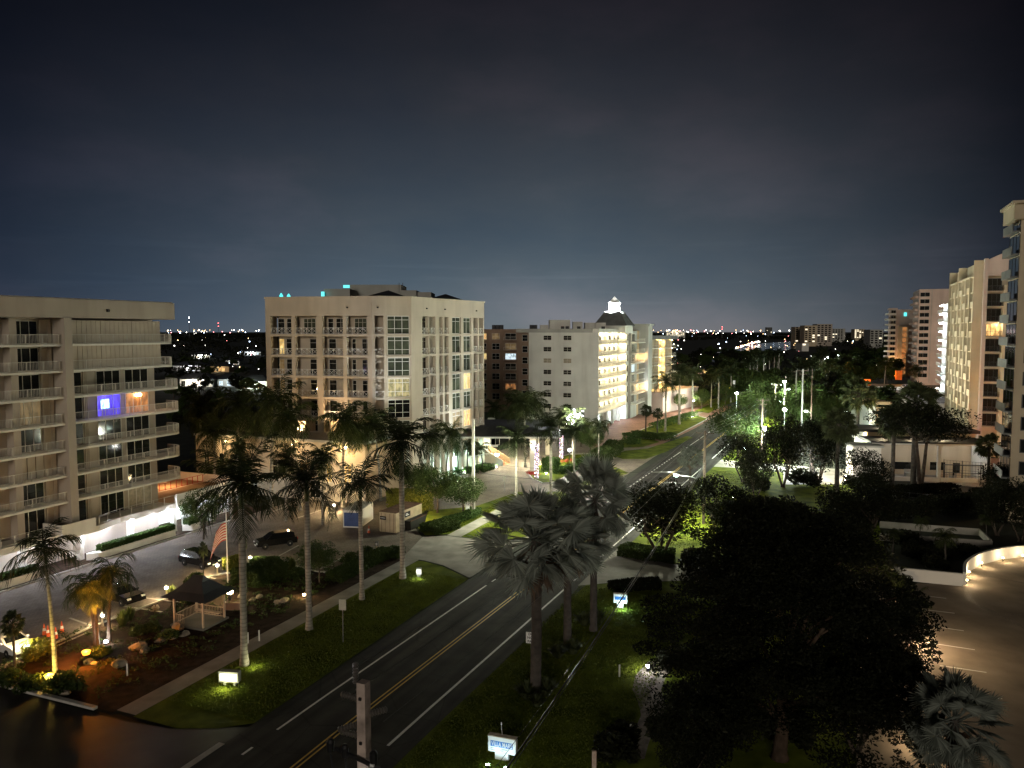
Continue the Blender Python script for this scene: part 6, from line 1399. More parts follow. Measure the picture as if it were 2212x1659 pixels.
def std(label, u, tt=None, xy=None, vt=930, lampside=None, arms=True, w=.32, power=0, lit='lamp_green', lc=(.97,1,.76), lz=6.2):
    if xy: x, y = xy
    else: x, y = S(on_t(u,tt), tt)
    zt2_ = Z(y,vt); t = pole(label, x, y, zt2_, w, w*.8, 'bark' if u in (1527,1651,1678,1757,1700) else ('concrete' if u == 1023 else 'concrete_dark'))  # pale far poles take darker shafts, dim light put into the colour
    if arms:
        for dz, hl in ((.35,1.15),(1.1,.8)): mk(lambda b: b.bar((-hl,0,zt2_-dz),(hl,0,zt2_-dz),.1), 'crossarm', 'bark', t)
        b = MB()
        for k in (-1.05,.0,1.05): insulator(b,(k,0,zt2_-.3),(0,0,1),3,.07)
        part('insulator', b, M['porcelain'], t, world=False)
    if lampside:
        d = lampside; mk(lambda b: b.tube([(0,0,lz-.6),(d*.5,-.1,lz-.1),(d,-.2,lz)],.045,6), 'lamp_arm', 'metal', t)
        hd = mk(lambda b: b.add([(d-.35*(1 if d>0 else -1),-.34,lz),(d+.4*(1 if d>0 else -1),-.34,lz+.03),(d+.4*(1 if d>0 else -1),-.06,lz+.03),(d-.35*(1 if d>0 else -1),-.06,lz),(d-.3*(1 if d>0 else -1),-.3,lz+.14),(d+.3*(1 if d>0 else -1),-.3,lz+.14),(d+.3*(1 if d>0 else -1),-.1,lz+.14),(d-.3*(1 if d>0 else -1),-.1,lz+.14)],[(0,3,2,1),(4,5,6,7),(0,1,5,4),(1,2,6,5),(2,3,7,6),(3,0,4,7)]), 'lamp_head', 'metal', t)
        if power:
            mk(lambda b: b.lathe([(.02,-.22),(.24,-.16),(.30,-.004),(.02,-.003)],10,(d,-.2,lz)), 'lens', lit, hd)
            f_ = Fr(x,y,ACROSS); lamp('POINT', f_((d+(1.0 if d>0 else -.3),-1.6,lz-.6)), power, lc, .2)
    poles.append((x,y,zt2_)); return t
std('wooden utility pole with street lamp beside the far fan palm',1527,13.0,None,930,-3.6,True,.34,9500)
std('utility pole at the glaring street lamp behind the dark trees',1651,15.6,None,861,.6,True,.34,9000)
std('utility pole just beyond the glaring lamp',1678,13.5,None,829,1.2,True,.40,12000); std('pale utility pole in the far planting, left of a pair',1723,20,None,800,None,True,.36); std('pale utility pole in the far planting, right of a pair',1737,22,None,797,None,True,.36)
std('tall concrete utility pole by the left sidewalk and dark tree',1023,None,G(1023,1112),905,3.6,False,.36,6000,lz=8.6)
std('far left-side street pole with white lamp',1592,-14,None,838,1.6,False,.22,10000,'lamp_white',(.85,1,.95),7.5)
std('slim far pole with bright lamp among the palms',1757,24,None,796,-1,False,.22,2200,'lamp_white',(.9,1,.9),9); std('slim far pole with lit arm by the bright palm',1700,16,None,812,.8,False,.22,3000,'lamp_green',(.8,1,.95),9.5)
def wire(label, a, b, sag, r=.018, n=14):
    pts = [(a[0]+(b[0]-a[0])*k/n, a[1]+(b[1]-a[1])*k/n, a[2]+(b[2]-a[2])*k/n-sag*4*(k/n)*(1-k/n)) for k in range(n+1)]
    m = MB(); m.tube(pts, r, 5); return single('overhead_wire', m, M['black'], label, 'wire', 'overhead wires on the right side')
p0, p1, p2 = poles[0], poles[1], poles[2]
back = (px-11.5,yp-27.3)
wl = ['highest','second','third']
for i,(dx,dz) in enumerate(((-.33,.5),(-.85,-.75),(.7,-1.5))):
    wire(f'{wl[i]} thin wire from the near pole to the second', (p0[0]+dx,p0[1],p0[2]+dz), (p1[0]+(i-1)*1.0,p1[1],p1[2]+.05), .8+.2*i, .012)
    wire(f'{wl[i]} thin wire between second and third poles', (p1[0]+(i-1)*1.0,p1[1],p1[2]+.05), (p2[0]+(i-1)*1.0,p2[1],p2[2]+.05), .7, .012)
for i,(dz,r,tx_) in enumerate(((-5.2,.05,1.2),(-5.6,.025,1.1),(-4.7,.014,.9))):
    wire(['thick black cable low over the right lawn','thin cable beside the thick one over the lawn','upper thin cable crossing the right lawn'][i], (p0[0]+tx_,p0[1]-6,p0[2]+dz-.5), (p1[0],p1[1],p1[2]-4.2-.3*i), .9, r, 20)
pl_ = poles[6-0] if len(poles) > 6 else poles[-1]
pL = [p for p in poles if abs(p[0]-G(1023,1112)[0]) < .1][0]
wire('pale cable from the left pole over the entrance drive', (pL[0],pL[1],7.3), (p1[0]-.2,p1[1],7.0), .7, .022); wire('lower pale cable over the entrance drive', (pL[0],pL[1],5.9), (p1[0]-.2,p1[1],5.6), .8, .022)
# ---------------------------------------------------------------- entrance canopy, stairs, light-wrapped trunks
x0, y0_ = G(1151,1018); x1, y1_ = G(1184,982)
cp = thing('entrance_canopy','dark hipped entrance canopy on square cream columns','canopy',(x0,y0_,0)); yc = 140
def colm(x, y, z1): 
    b = MB(); b.box(x-.55,x+.55,y-.55,y+.55,.0,z1-.6); b.box(x-.8,x+.8,y-.8,y+.8,z1-.6,z1); return part('column', b, M['cream'], cp)
ze = Z(136,936); zr = Z(142,917)
c1 = colm(x0,y0_,ze-.3); colm(x1,y1_+.2,ze-.3)
xa, xb = X(985,136), x1+1.0
b = MB(); b.box(xa,xb,132,157,ze-.3,ze); b.box(xa+.3,xb-.3,132.4,156.6,ze-.42,ze-.303); part('ceiling', b, M['offwhite'], cp)
b = MB(); b.add([(xa-.4,131.5,ze+.003),(xb+.4,131.5,ze+.003),(xb+.4,157.5,ze+.003),(xa-.4,157.5,ze+.003),(xa+3.4,139,zr),(xb-5,139,zr),(xb-5,150,zr),(xa+3.4,150,zr)],[(0,1,5,4),(1,2,6,5),(2,3,7,6),(3,0,4,7),(4,5,6,7),(3,2,1,0)]); part('roof', b, M['roof_dark'], cp)
b = MB()
for k in range(26):
    xx = xa+.2+k*(xb-xa-.4)/25; b.bar((xx,131.6,ze+.05),(xa+3.4+(xb-xa-8.4)*k/25,139,zr+.05),.07)
part('roof_seam', b, M['roof_dark'], cp)
b = MB(); b.lathe([(.03,-.35),(.22,-.3),(.12,0),(.22,.3),(.03,.35)],10,(x0,y0_-.7,Z(y0_,962))); part('wall_lamp', b, M['lamp_white'], cp)
lamp('POINT',(x0,y0_-1.1,Z(y0_,962)),130,(1,.97,.85),.2)
for k in (-9,-4,1,5): lamp('POINT',(x0+k,142+abs(k)*.3,ze-.9),2300,(.80,1,.85) if k < -6 else (1,.90,.62),.25)
b = MB()
for k in (-9,-4,1,5): b.lathe([(.02,0),(.25,0),(.25,-.08),(.02,-.1)],10,(x0+k,142+abs(k)*.3,ze-.43))
part('ceiling_lamp', b, M['lamp_white'], cp)
st0 = G(1094,1004); sA = ACROSS+PI*.98
stt = thing('entrance_stairs','terracotta entrance stairs rising left against a yellow lit wall','stairs',(*st0,0),sA)
for i in range(14): mk(lambda b: b.box(.32*i,.32*i+.335,-1.3,1.3,.0 if i == 0 else .165*i,.165*(i+1)), 'step', 'terracotta' , stt)
mk(lambda b: b.add([(0,1.35,0),(4.6,1.35,0),(4.6,1.35,3.3),(0,1.35,1.0),(0,1.6,0),(4.6,1.6,0),(4.6,1.6,3.3),(0,1.6,1.0)],[(0,1,2,3),(7,6,5,4),(0,4,5,1),(1,5,6,2),(2,6,7,3),(3,7,4,0)]), 'side_wall', 'greywall', stt)
mk(lambda b: b.add([(0,-1.35,0),(4.6,-1.35,0),(4.6,-1.35,3.3),(0,-1.35,1.0),(0,-1.6,0),(4.6,-1.6,0),(4.6,-1.6,3.3),(0,-1.6,1.0)],[(3,2,1,0),(4,5,6,7),(1,5,4,0),(2,6,5,1),(3,7,6,2),(0,4,7,3)]), 'balustrade', 'tan', stt)
lamp('POINT',(st0[0]-3.0,st0[1]-1.5,4.6),420,(1,.72,.25),.15)
for k in (0,6,12): lamp('POINT', fe((10+k,-1.4,2.2)), 900, (.55,1,.95), .2)
b = MB(); x, y = G(1243,1002); 
zz = Z(142,897)
lt = thing('cluster_lamp','bright cluster of white lamps in the palm crown at the entrance drive','lamp',(X(1243,141),141,0)); mk(lambda b: b.tube([(0,0,0),(0,0,zz-.2)],.09,8),'post','metal',lt)
def bulbs(b):
    rg2 = random.Random(3)
    for i in range(26): b.lathe([(.0,-.12),(.12,0),(0,.12)],6,(rg2.gauss(0,.7),rg2.gauss(0,.7),zz+rg2.gauss(0,.7)))
mk(bulbs,'bulb','lamp_white',lt); lamp('POINT',(X(1243,141),139.5,zz+.2),9000,(1,1,.94),.5)
def wrap(label, ub, vb, vt, seed):
    x, y = G(ub,vb); h = Z(y,vt); t = thing('lit_trunk', label, 'lit palm trunk', (x,y,0)); mk(lambda b: b.tube([(0,0,-.1),(0,0,h)],.3,10),'trunk','trunk_grey',t)
    rg2 = random.Random(seed); ms = ('lamp_white','win_blue','win_warm')
    for j in range(3):
        b = MB()
        for i in range(70): a = rg2.uniform(PI,2*PI) if i%2 else rg2.uniform(0,2*PI); z_ = rg2.uniform(.1,h); b.lathe([(0,-.055),(.055,0),(0,.055)],5,(math.cos(a)*.34,math.sin(a)*.34,z_))
        part('light_string', b, M[('wrap_white','wrap_violet','wrap_pink')[j]], t, world=False)
    lamp('POINT',(x,y-.9,h*.5),22,(1,.85,.9),.3)
M['wrap_white'] = glow('white_fairy_light',(1,.97,.9),3.2); M['wrap_violet'] = glow('violet_fairy_light',(.55,.45,1),4); M['wrap_pink'] = glow('pink_fairy_light',(1,.5,.5),4)
wrap('trunk wrapped in white and violet fairy lights at the canopy column',1159,1033,958,5); wrap('trunk wrapped in pink and white fairy lights behind the island',1212,992,936,6)
fl_ = MB(); rg2 = random.Random(5)
for a, c in (((1195,1004),(1235,998)),((1143,1026),(1160,1030))):
    A_, B_ = Vector((*G(*a),0)), Vector((*G(*c),0))
    for i in range(260): p = A_.lerp(B_, rg2.random())+Vector((rg2.gauss(0,.35),rg2.gauss(0,.35),rg2.uniform(.15,.6))); fl_.tri(tuple(p),tuple(p+Vector((.12,.03,.08))),tuple(p+Vector((-.03,.1,.12))))
struct('flower_bed', fl_, M['flower'], 'stuff')
# globe lamps by the plaza and along the street
glp = thing('globe_lamp','globe lamp','lamp'); mk(lambda b: b.tube([(0,0,0),(0,0,2.6)],.06,8),'post','black',glp); mk(lambda b: b.lathe([(.02,2.58),(.2,2.65),(.28,2.85),(.2,3.05),(.02,3.12)],12),'globe','lamp_white',glp); GLP = Proto(glp)
for ub,vb,pw,lb_ in ((1467,893,650,'white globe lamp left of the uplit palm on the plaza'),(1497,885,650,'white globe lamp right of the uplit palm on the plaza'),(1622,842,700,'white globe lamp between two far royal palms'),(1230,1005,250,'globe lamp on the entrance island flower bed'),(1196,955,220,'globe lamp on a post at the back of the entrance drive'),(1610,1000,260,'bright lamp at the foot of the leafy street tree')):
    x, y = G(ub,vb); GLP.put((x,y,0),0,1,lb_,'white globe lamps'); lamp('POINT',(x,y-.5,3.3),pw*2.6,(1,.93,.75),.2)
# ---------------------------------------------------------------- right side: deck, pavilion, hut, walls, fence
yd = 228; fd = Fr(X(1850,yd),yd,ACROSS); zd = 3.6
dk = thing('parking_deck','flat parking deck with grey surface and pale parapet in front of the far towers','parking deck',fd.o)
b = MB(fd); b.box(-3,42,0,95,0,zd); part('slab', b, M['concrete_dark'], dk)
b = MB(fd); b.box(-3,42,-.3,0-.003,0,zd+.7); b.box(-3.3,-3.003,0,95,0,zd+.9); b.box(-3,42,62,62.3,zd+.003,zd+1.1); part('parapet', b, M['offwhite'], dk)
m = MB(fd); railing(m,[(2,1.2),(41,1.2)],zd,1.2,1.2,2); part('railing', m, M['metal'], dk)
b = MB(fd); b.box(28,41,20,30,zd+2.7,zd+2.95); b.box(28.2,28.5,20.2,20.5,zd+.003,zd+2.7); b.box(40.5,40.8,20.2,20.5,zd+.003,zd+2.7); part('carport', b, M['offwhite'], dk)
for u,y,sc_,pr,lb_ in ((1968,252,1,C4,'silver car under the carport on the parking deck'),(1985,262,1,C3,'white car under the carport on the parking deck'),(1960,285,1,C4,'silver car at the back of the parking deck'),(1858,262,1,C3,'white car at the left end of the parking deck'),(2002,250,1,C3,'white car on the deck nearest the tower')):
    pr.put((X(u,y),y,zd),1.5,1,lb_,'cars on the parking deck')
for u,y,z_,pw,m_ in ((1940,236,5.2,2600,'lamp_warm'),(1862,235,4.6,700,'lamp_white'),(1892,233,4.6,700,'lamp_white'),(2030,262,5.5,2600,'lamp_white')):
    t = thing('deck_lamp',f'lit lamp on the parking deck edge at {"the fence" if u==1940 else "the left ramp" if u==1862 else "the ramp top" if u==1892 else "the carport"}','lamp',(X(u,y),y,zd)); mk(lambda b: b.tube([(0,0,0),(0,0,z_-zd)],.06,6),'post','metal',t); mk(lambda b: b.lathe([(.02,-.25),(.28,-.1),(.28,.1),(.02,.25)],10,(0,0,z_-zd)),'lamp_head',m_,t); lamp('POINT',(X(u,y),y-.6,z_+.6),pw,(1,.92,.78) if m_=='lamp_warm' else (.88,.93,1),.2)
b = MB(); yy = 225; b.box(X(1785,yy),X(1860,yy),yy,yy+.5,.0,Z(yy,845)); single('low_wall', b, M['offwhite'], 'pale ramp wall left of the parking deck', 'wall')
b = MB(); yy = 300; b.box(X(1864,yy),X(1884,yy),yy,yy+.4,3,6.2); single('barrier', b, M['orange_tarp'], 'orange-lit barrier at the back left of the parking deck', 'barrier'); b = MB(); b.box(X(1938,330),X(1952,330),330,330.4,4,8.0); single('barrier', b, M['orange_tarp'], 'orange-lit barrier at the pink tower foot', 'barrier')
for u,y in ((1885,292),(1945,322),(1915,335),(1850,300)): lamp('POINT',(X(u,y),y-3,7.5),2600,(1,.42,.06),.3)
# pavilion with two flat roofs
yp_ = 128; pv = thing('pavilion','flat-roofed pavilion with deep shaded roofs and bright white interior','pavilion',(X(1990,yp_),yp_,0)); fpv = Fr(X(1905,yp_),yp_,ACROSS*.35)
Wp = 17.5; zr1 = Z(yp_,957); zr2 = Z(yp_+8,930)
b = MB(fpv); b.box(-1.5,Wp,-1.2,5.8,zr1,zr1+.45); b.box(-1.5,Wp+1,6,13,zr2,zr2+.5); part('roof', b, M['roof_dark'], pv)
b = MB(fpv); b.box(-1.4,Wp-.1,-1.22,-1.203,zr1-.02,zr1+.2); b.box(-.3,-.003,-.5,12,.0,zr1-.003); b.box(Wp-.4,Wp-.1,-.5,5.8,0,zr1-.003); b.box(9.3,9.8,-.5,.0,0,zr1-.003); part('wall', b, M['offwhite'], pv)
b = MB(fpv); b.holed(0,Wp,0,zr2-.003,5.85,[(.8,3.0,.0,2.3),(4.2,8.6,.9,2.2),(10.5,13.0,.9,2.3),(14.2,15.4,0,2.2)],.12); b.box(0,Wp,5.98,6.05,0,zr2-.003); part('rear_wall', b, M['beige'], pv)
b = MB(fpv); b.box(.8,3.0,5.9,5.95,0,2.3); b.box(4.2,8.6,5.9,5.95,.9,2.2); b.box(10.5,13,5.9,5.95,.9,2.3); b.box(14.2,15.4,5.9,5.95,0,2.2); part('glazing', b, M['glass'], pv, each=True)
b = MB(fpv); b.box(1.0,2.6,3.2,4.4,.02,.8); b.box(11,12.6,3.4,4.2,.02,.75); b.box(13.6,14.6,2.6,3.6,.02,.9); part('table', b, M['wood'], pv, each=True)
b = MB(fpv); b.box(.2,17,.0,5.7,.01,.05); part('floor', b, M['concrete'], pv)
b = MB(fpv); b.box(0,9.3,-.4,-.2,.0,.7); b.box(9.9,17,-.4,-.2,0,.7); part('low_wall', b, M['offwhite'], pv)
m = MB(fpv); m.box(10.4,10.55,-.3,-.15,.7,2.9); m.box(13.2,13.3,-.3,-.15,.7,2.9); m.box(16.4,16.55,-.3,-.15,.7,2.9); m.box(10.4,16.5,-.3,-.15,2.8,2.95); m.box(10.4,16.5,-.3,-.15,1.5,1.6); part('window_frame', m, M['frame_dark'], pv)
b = MB(fpv); b.box(5.0,7.8,1,2.2,.02,1.1); b.box(5,7.8,2.0,2.2,1.1,1.6); part('sofa', b, M['greywall'], pv)
for x in (2,6,12,15.5): lamp('POINT', fpv((x,2.4,zr1-.5)), 80, (.92,.96,1), .2)
b = MB(fpv)
for x in (2,6,12,15.5): b.lathe([(.02,0),(.2,0),(.2,-.06),(.02,-.08)],10,(x,3,zr1-.01))
part('ceiling_lamp', b, M['lamp_white'], pv)
for x in (3,8,13): lamp('POINT', fpv((x,7.5,zr1+2.0)), 500, (1,.82,.5), .2)
lamp('POINT', fpv((9,15,3.5)), 3200, (.95,.97,1), .3); lamp('POINT', fpv((15,14.5,3.2)), 900, (1,.8,.5), .3)
b = MB(fpv); b.box(3,16,18,18.4,0,6.4); single('wall', b, M['offwhite'], 'bright white wall seen through the umbrella tree', 'wall')
# lit steps and paving beside it

yh = 125; fh_ = Fr(X(1853,yh),yh,ACROSS*.2); zh = Z(yh,962)
ht = thing('service_hut','small white flat-roofed hut in front of the glowing yellow patio','hut',fh_.o)
b = MB(fh_); b.box(0,4.3,0,3.6,0,zh-.3); part('wall', b, M['offwhite'], ht); b = MB(fh_); b.box(-.25,4.6,-.3,3.9,zh-.297,zh); part('roof', b, M['greywall'], ht); b = MB(fh_); b.box(1.2,2.2,-.05,-.003,2.4,4.5); part('door', b, M['frame'], ht)
lamp('POINT',(X(1868,122),121.5,3.2),420,(1,.93,.78),.2)
sheet('patio', [(X(1838,132),132),(X(1925,132),132),(X(1930,146),146),(X(1835,146),146)], .9, 'paver_tan')
sheet('side_drive', [(X(1700,124),124),(X(1850,124),124),(X(1850,134),134),(X(1700,136),136)], .03, 'concrete')
for u,y,z_,pw,c in ((1865,138,3.6,3600,(1,.78,.2)),(1900,142,4.0,2600,(1,.8,.25)),(1850,134,5,900,(1,.85,.5)),(1745,127,3.4,1300,(.95,.97,1)),(1790,129,3.2,800,(1,.95,.85)),(1832,127,2.6,900,(1,.82,.55))): lamp('POINT',(X(u,y),y,z_),pw,c,.25)
for u,y,z_,m_,lb_ in ((1846,133,5.2,'lamp_yellow','yellow lantern above the glowing patio, upper one'),(1842,131,3.6,'lamp_warm','yellow lantern above the glowing patio, lower one'),(1832,190,5.0,'lamp_white','white lantern among the palms by the ramp')):
    t = thing('garden_lantern',lb_,'lamp',(X(u,y),y,0)); mk(lambda b: b.tube([(0,0,0),(0,0,z_)],.05,6),'post','black',t); mk(lambda b: b.lathe([(.02,-.25),(.25,-.1),(.25,.1),(.02,.25)],10,(0,0,z_)),'lantern',m_,t)
b = MB(); yy = 172; b.box(X(1883,yy),X(1897,yy),yy,yy+9,0,Z(yy,877)); single('gate_house', b, M['white'], 'pale teal-lit wall by the cabbage palm', 'wall'); lamp('POINT',(X(1885,168),167,4),1600,(.7,1,.95),.2)
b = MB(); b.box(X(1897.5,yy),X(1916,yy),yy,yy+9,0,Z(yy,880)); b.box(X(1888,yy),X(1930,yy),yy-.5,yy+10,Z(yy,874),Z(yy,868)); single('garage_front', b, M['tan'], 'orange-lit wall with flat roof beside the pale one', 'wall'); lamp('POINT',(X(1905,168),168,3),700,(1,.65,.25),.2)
# red lit yard with mesh fence and scaffold
rf = thing('mesh_fence','dark mesh fence with red and orange light behind it','fence',(X(2100,127),127,0))
def fence(root, a, c, h, gap, m, rails=(0.05,.5,1.0), name='mesh_panel', w_=.03, pw_=.08, pg=2.4):
    a, c = Vector((*a,0)), Vector((*c,0)); n = int((c-a).length/gap); b = MB()
    for i in range(n+1): p = a+(c-a)*i/n; b.bar((p.x,p.y,0),(p.x,p.y,h),w_)
    for k in rails: b.bar((a.x,a.y,h*k),(c.x,c.y,h*k),w_*1.3)
    part(name, b, M[m], root); n = max(1,int((c-a).length/pg))
    for i in range(n+1): p = a+(c-a)*i/n; b = MB(); b.bar((p.x,p.y,0),(p.x,p.y,h+.1),pw_); part('post', b, M[m], root)
fence(rf,(X(2050,128),128),(X(2260,121),121),3.4,.45,'frame_dark',(.05,.3,.55,.78,1))
sheet('yard', [(X(2090,130),130),(X(2260,124),124),(X(2300,150),150),(X(2085,150),150)], .03, 'paver_red')
scf = thing('scaffold','pale scaffold frame against the nearest tower foot','scaffold',(X(2190,120),120,0)); b = MB()
for i in range(5):
    for j in range(2): b.bar((X(2185,122)+i*1.6,122+j*1.4,0),(X(2185,122)+i*1.6,122+j*1.4,9.5),.09)
for z_ in (2,4,6,8):
    for j in range(2): b.bar((X(2185,122),122+j*1.4,z_),(X(2185,122)+6.4,122+j*1.4,z_),.08)
    for i in range(4): b.bar((X(2185,122)+i*1.6,122,z_),(X(2185,122)+(i+1)*1.6,122,z_+1.9),.06)
part('frame', b, M['offwhite'], scf)
for u,y,z_,pw,c in ((2120,134,3,1200,(1,.35,.12)),(2165,132,2.5,1900,(1,.22,.10)),(2200,128,3,1300,(1,.3,.12)),(2200,118,7,900,(1,.62,.3)),(2104,126,1.6,60,(1,.75,.4))): lamp('POINT',(X(u,y),y,z_),pw,c,.25)
for u,y,z_,m_,lb_ in ((2118,132,2.2,'lamp_warm','round lamp low behind the fence by the thick fan palm'),(2196,128,4.0,'lamp_white','lamp at the foot of the scaffold')):
    t = thing('yard_lamp',lb_,'lamp',(X(u,y),y,0)); mk(lambda b: b.tube([(0,0,0),(0,0,z_)],.05,6),'post','black',t); mk(lambda b: b.lathe([(.02,-.2),(.2,0),(.02,.2)],10,(0,0,z_)),'lamp_head',m_,t)
f2 = thing('rail_fence','dark rail fence along the pavilion lawn edge','fence',(X(1960,112),112,0)); fence(f2,(X(1900,114),114),(X(2230,104),104),1.3,2.2,'frame_dark',(.5,1),'rail',.05,.08,2.2)
# low white walls and the lit curved wall
def wall_poly(label, pts, h, th, m, name='garden_wall', close=False):
    b = MB(); pts = [Vector((p[0],p[1],0)) for p in pts]
    if close: pts.append(pts[0])
    n = len(pts); off = []
    for i, p in enumerate(pts):
        d = (pts[min(i+1,n-1)]-pts[max(i-1,0)]).normalized(); nn = Vector((-d.y,d.x,0)); off.append((p+nn*th/2, p-nn*th/2))
    vs = []
    for a, c in off: vs += [(a.x,a.y,0),(c.x,c.y,0),(c.x,c.y,h),(a.x,a.y,h)]
    fs = [(4*i+j,4*i+(j+1)%4,4*i+4+(j+1)%4,4*i+4+j) for i in range(n-1) for j in range(4)]+[(3,2,1,0),tuple(range(4*n-4,4*n))]
    b.add(vs, fs); return single(name, b, M[m], label, 'wall')
def smooth_line(P_, n=8):
    P_ = [Vector((*p,0)) for p in P_]; out = []
    for i in range(len(P_)-1):
        p0_, p1_, p2_, p3_ = P_[max(i-1,0)], P_[i], P_[i+1], P_[min(i+2,len(P_)-1)]
        for k in range(n):
            t = k/n; out.append(.5*((2*p1_)+(p2_-p0_)*t+(2*p0_-5*p1_+4*p2_-p3_)*t*t+(3*p1_-p0_-3*p2_+p3_)*t**3))
    return [(p.x,p.y) for p in out]+[(P_[-1].x,P_[-1].y)]
cw = smooth_line([G(2083,1264),G(2084,1244),G(2096,1231),G(2120,1219),G(2164,1208),G(2215,1203),G(2300,1203)])
wall_poly('curved cream wall with warm lamps along its foot', cw, 1.3, .3, 'offwhite','curved_wall')
wall_poly('straight white wall running left from the curved wall', [G(1930,1251),G(2080,1266)], 1.25, .28, 'offwhite')
wall_poly('low white planter wall, near side', [G(1900,1167),G(2143,1184)], .85, .22, 'concrete'); wall_poly('low white planter wall, far side with its short end', [G(1900,1140),G(2115,1157),G(2140,1181)], .85, .22, 'concrete')
for i,(u,v) in enumerate(((2088,1262),(2093,1244),(2120,1224),(2166,1213),(2210,1208))):
    x, y = G(u,v); t = thing('wall_foot_lamp',['lamp at the curved wall end nearest the parking lines','brightest lamp in the bend of the curved wall','lamp on the curved wall after the bend','lamp on the curved wall near the picture edge','lamp on the curved wall at the picture edge'][i],'lamp',(x,y,0)); mk(lambda b: b.lathe([(.02,.35),(.1,.37),(.1,.47),(.02,.5)],10),'lamp_head','lamp_warm',t); mk(lambda b: b.tube([(0,0,0),(0,0,.36)],.04,6),'post','black',t)
    lamp('POINT',(x+.1,y-.5,.75),(80,95,75,75,75)[i],(1,.76,.45),.08)
for x,y,z_,pw in ((G(1960,1400)[0],G(1960,1400)[1],2.6,1100),(G(1990,1620)[0],G(1990,1620)[1],1.0,110)): lamp('POINT',(x,y,z_),pw,(1,.72,.42),.2)

# bare-pole street lamps whose glare fills the middle distance
for u,y,z_,pw,lb_ in ((1657,146,6.6,9000,'glaring street lamp right of the yellow-green street tree'),(1699,160,8.6,9000,'glaring street lamp in front of the lit green trees'),(1697,205,11.5,12000,'cool white street lamp above the pale lit tree'),(1594,225,6.8,9000,'cool white street lamp over the far left verge')):
    x = X(u,y); t = thing('street_lamp',lb_,'street lamp',(x,y,0)); mk(lambda b: b.tube([(0,0,0),(0,0,z_)],[.11,.08],8),'post','metal',t); mk(lambda b: b.lathe([(.05,-.3),(.42,-.1),(.42,.1),(.05,.25)],12,(0,0,z_)),'lamp_head','lamp_glare',t); lamp('POINT',(x-1.2,y-1.6,z_-.4),pw,(.80,1,.86),.25)

# spots added to brighten royal palm crowns; only one palm has a ground lamp
for ub,vb,vt,pw in ((1437,936,825,5200),(1467,921,805,5200),(1495,900,805,6500),(1550,876,808,6500),(1300,1012,930,2500),(1190,1090,930,1800),(1115,1112,950,1800)):
    x, y = G(ub,vb); x2, y2 = G(ub,vb-4); lamp('SPOT',(x+1.2,y-3.5,.5),pw,(.95,1,.72),.15,(x2,y2,Z(y2,vt)),60,.8)
# ================================================================ houses beyond, far blocks, town lights
def house(label, u, y, wpx, hpx, wallm, lit, lc, pw, roofm='roof_dark', rz=0.0, dep=9):
    wd = wpx/1665*y; h = 3.4; x = X(u,y); t = thing('house', label, 'house', (x,y,0), rz); hh = wd/2
    mk(lambda b: b.box(-hh,hh,0,dep,0,h), 'wall', wallm, t)
    mk(lambda b: b.add([(-hh-.7,-.7,h+.003),(hh+.7,-.7,h+.003),(hh+.7,dep+.7,h+.003),(-hh-.7,dep+.7,h+.003),(-hh*.45,dep/2,h+2.6),(hh*.45,dep/2,h+2.6)],[(0,1,5,4),(1,2,5),(2,3,4,5),(3,0,4),(3,2,1,0)]), 'roof', roofm, t)
    n = max(2,int(wd/3.2))
    for i in range(n):
        a = -hh+.6+i*(2*hh-1.2)/n
        w_ = mk(lambda b: (b.box(a,a+1.9,-.06,-.002,.4,.5), b.box(a,a+1.9,-.06,-.002,2.5,2.6), b.box(a,a+.1,-.06,-.002,.5,2.5), b.box(a+1.8,a+1.9,-.06,-.002,.5,2.5), b.box(a+.9,a+1.0,-.06,-.002,.5,2.5)), 'window', 'frame', t)
        g = lit if (i*7+int(u))%3 else 'glass'
        mk(lambda b: b.quad((a+.1,-.03,.5),(a+1.8,-.03,.5),(a+1.8,-.03,2.5),(a+.1,-.03,2.5)), 'pane', g, w_)
    if pw: lamp('POINT', (x,y-3,2.8), pw, lc, .3)
    return t
house('brightly lit bungalow with greenish white walls beside the cream block',545,330,58,24,'white','win_yellow',(.9,1,.8),5200)
house('lit bungalow with pale terrace right of the left block',420,345,70,22,'white','win_white',(1,.9,.75),3600)
house('small house with blue-white window in the middle distance',487,345,40,20,'greywall','win_cool',(.8,.95,1),500)
house('long white two-storey looking house with dark windows far left',405,480,75,20,'white','glass',(.9,.9,1),1500)
house('dark-roofed house with warm lamps among the trees',470,470,45,20,'tan','win_warm',(1,.8,.5),700)
house('small far house with white gable light',500,560,30,16,'white','win_white',(1,1,1),700); house('far lit house at the palms behind the left block',432,700,40,16,'white','win_white',(.95,1,.95),2500); house('far pale house lit blue-white near the cream block',540,800,44,16,'white','win_cool',(.8,.9,1),4200)
house('small white annexe with two windows beside the cream block',1060,165,30,24,'white','glass',(1,1,.9),260,'greywall',0,6)
house('waterside house with warm windows beyond the golden block',1460,420,44,18,'white','win_white',(1,.8,.5),1100); house('waterside house with pink lamp light',1500,400,38,18,'pink','win_orange',(1,.5,.5),900); house('waterside house with yellow garden light',1540,430,40,18,'tan','win_yellow',(1,.8,.4),1100); house('waterside house with bright white terrace',1585,440,44,18,'white','win_white',(.95,.95,1),2200); house('low house roof behind the far palms',1590,330,52,16,'brown','win_dim',(1,.8,.6),0,'greywall')
house('house hidden behind plaza palms with white garage lights',1470,262,60,22,'pink','win_white',(1,.85,.7),1600,'brown')
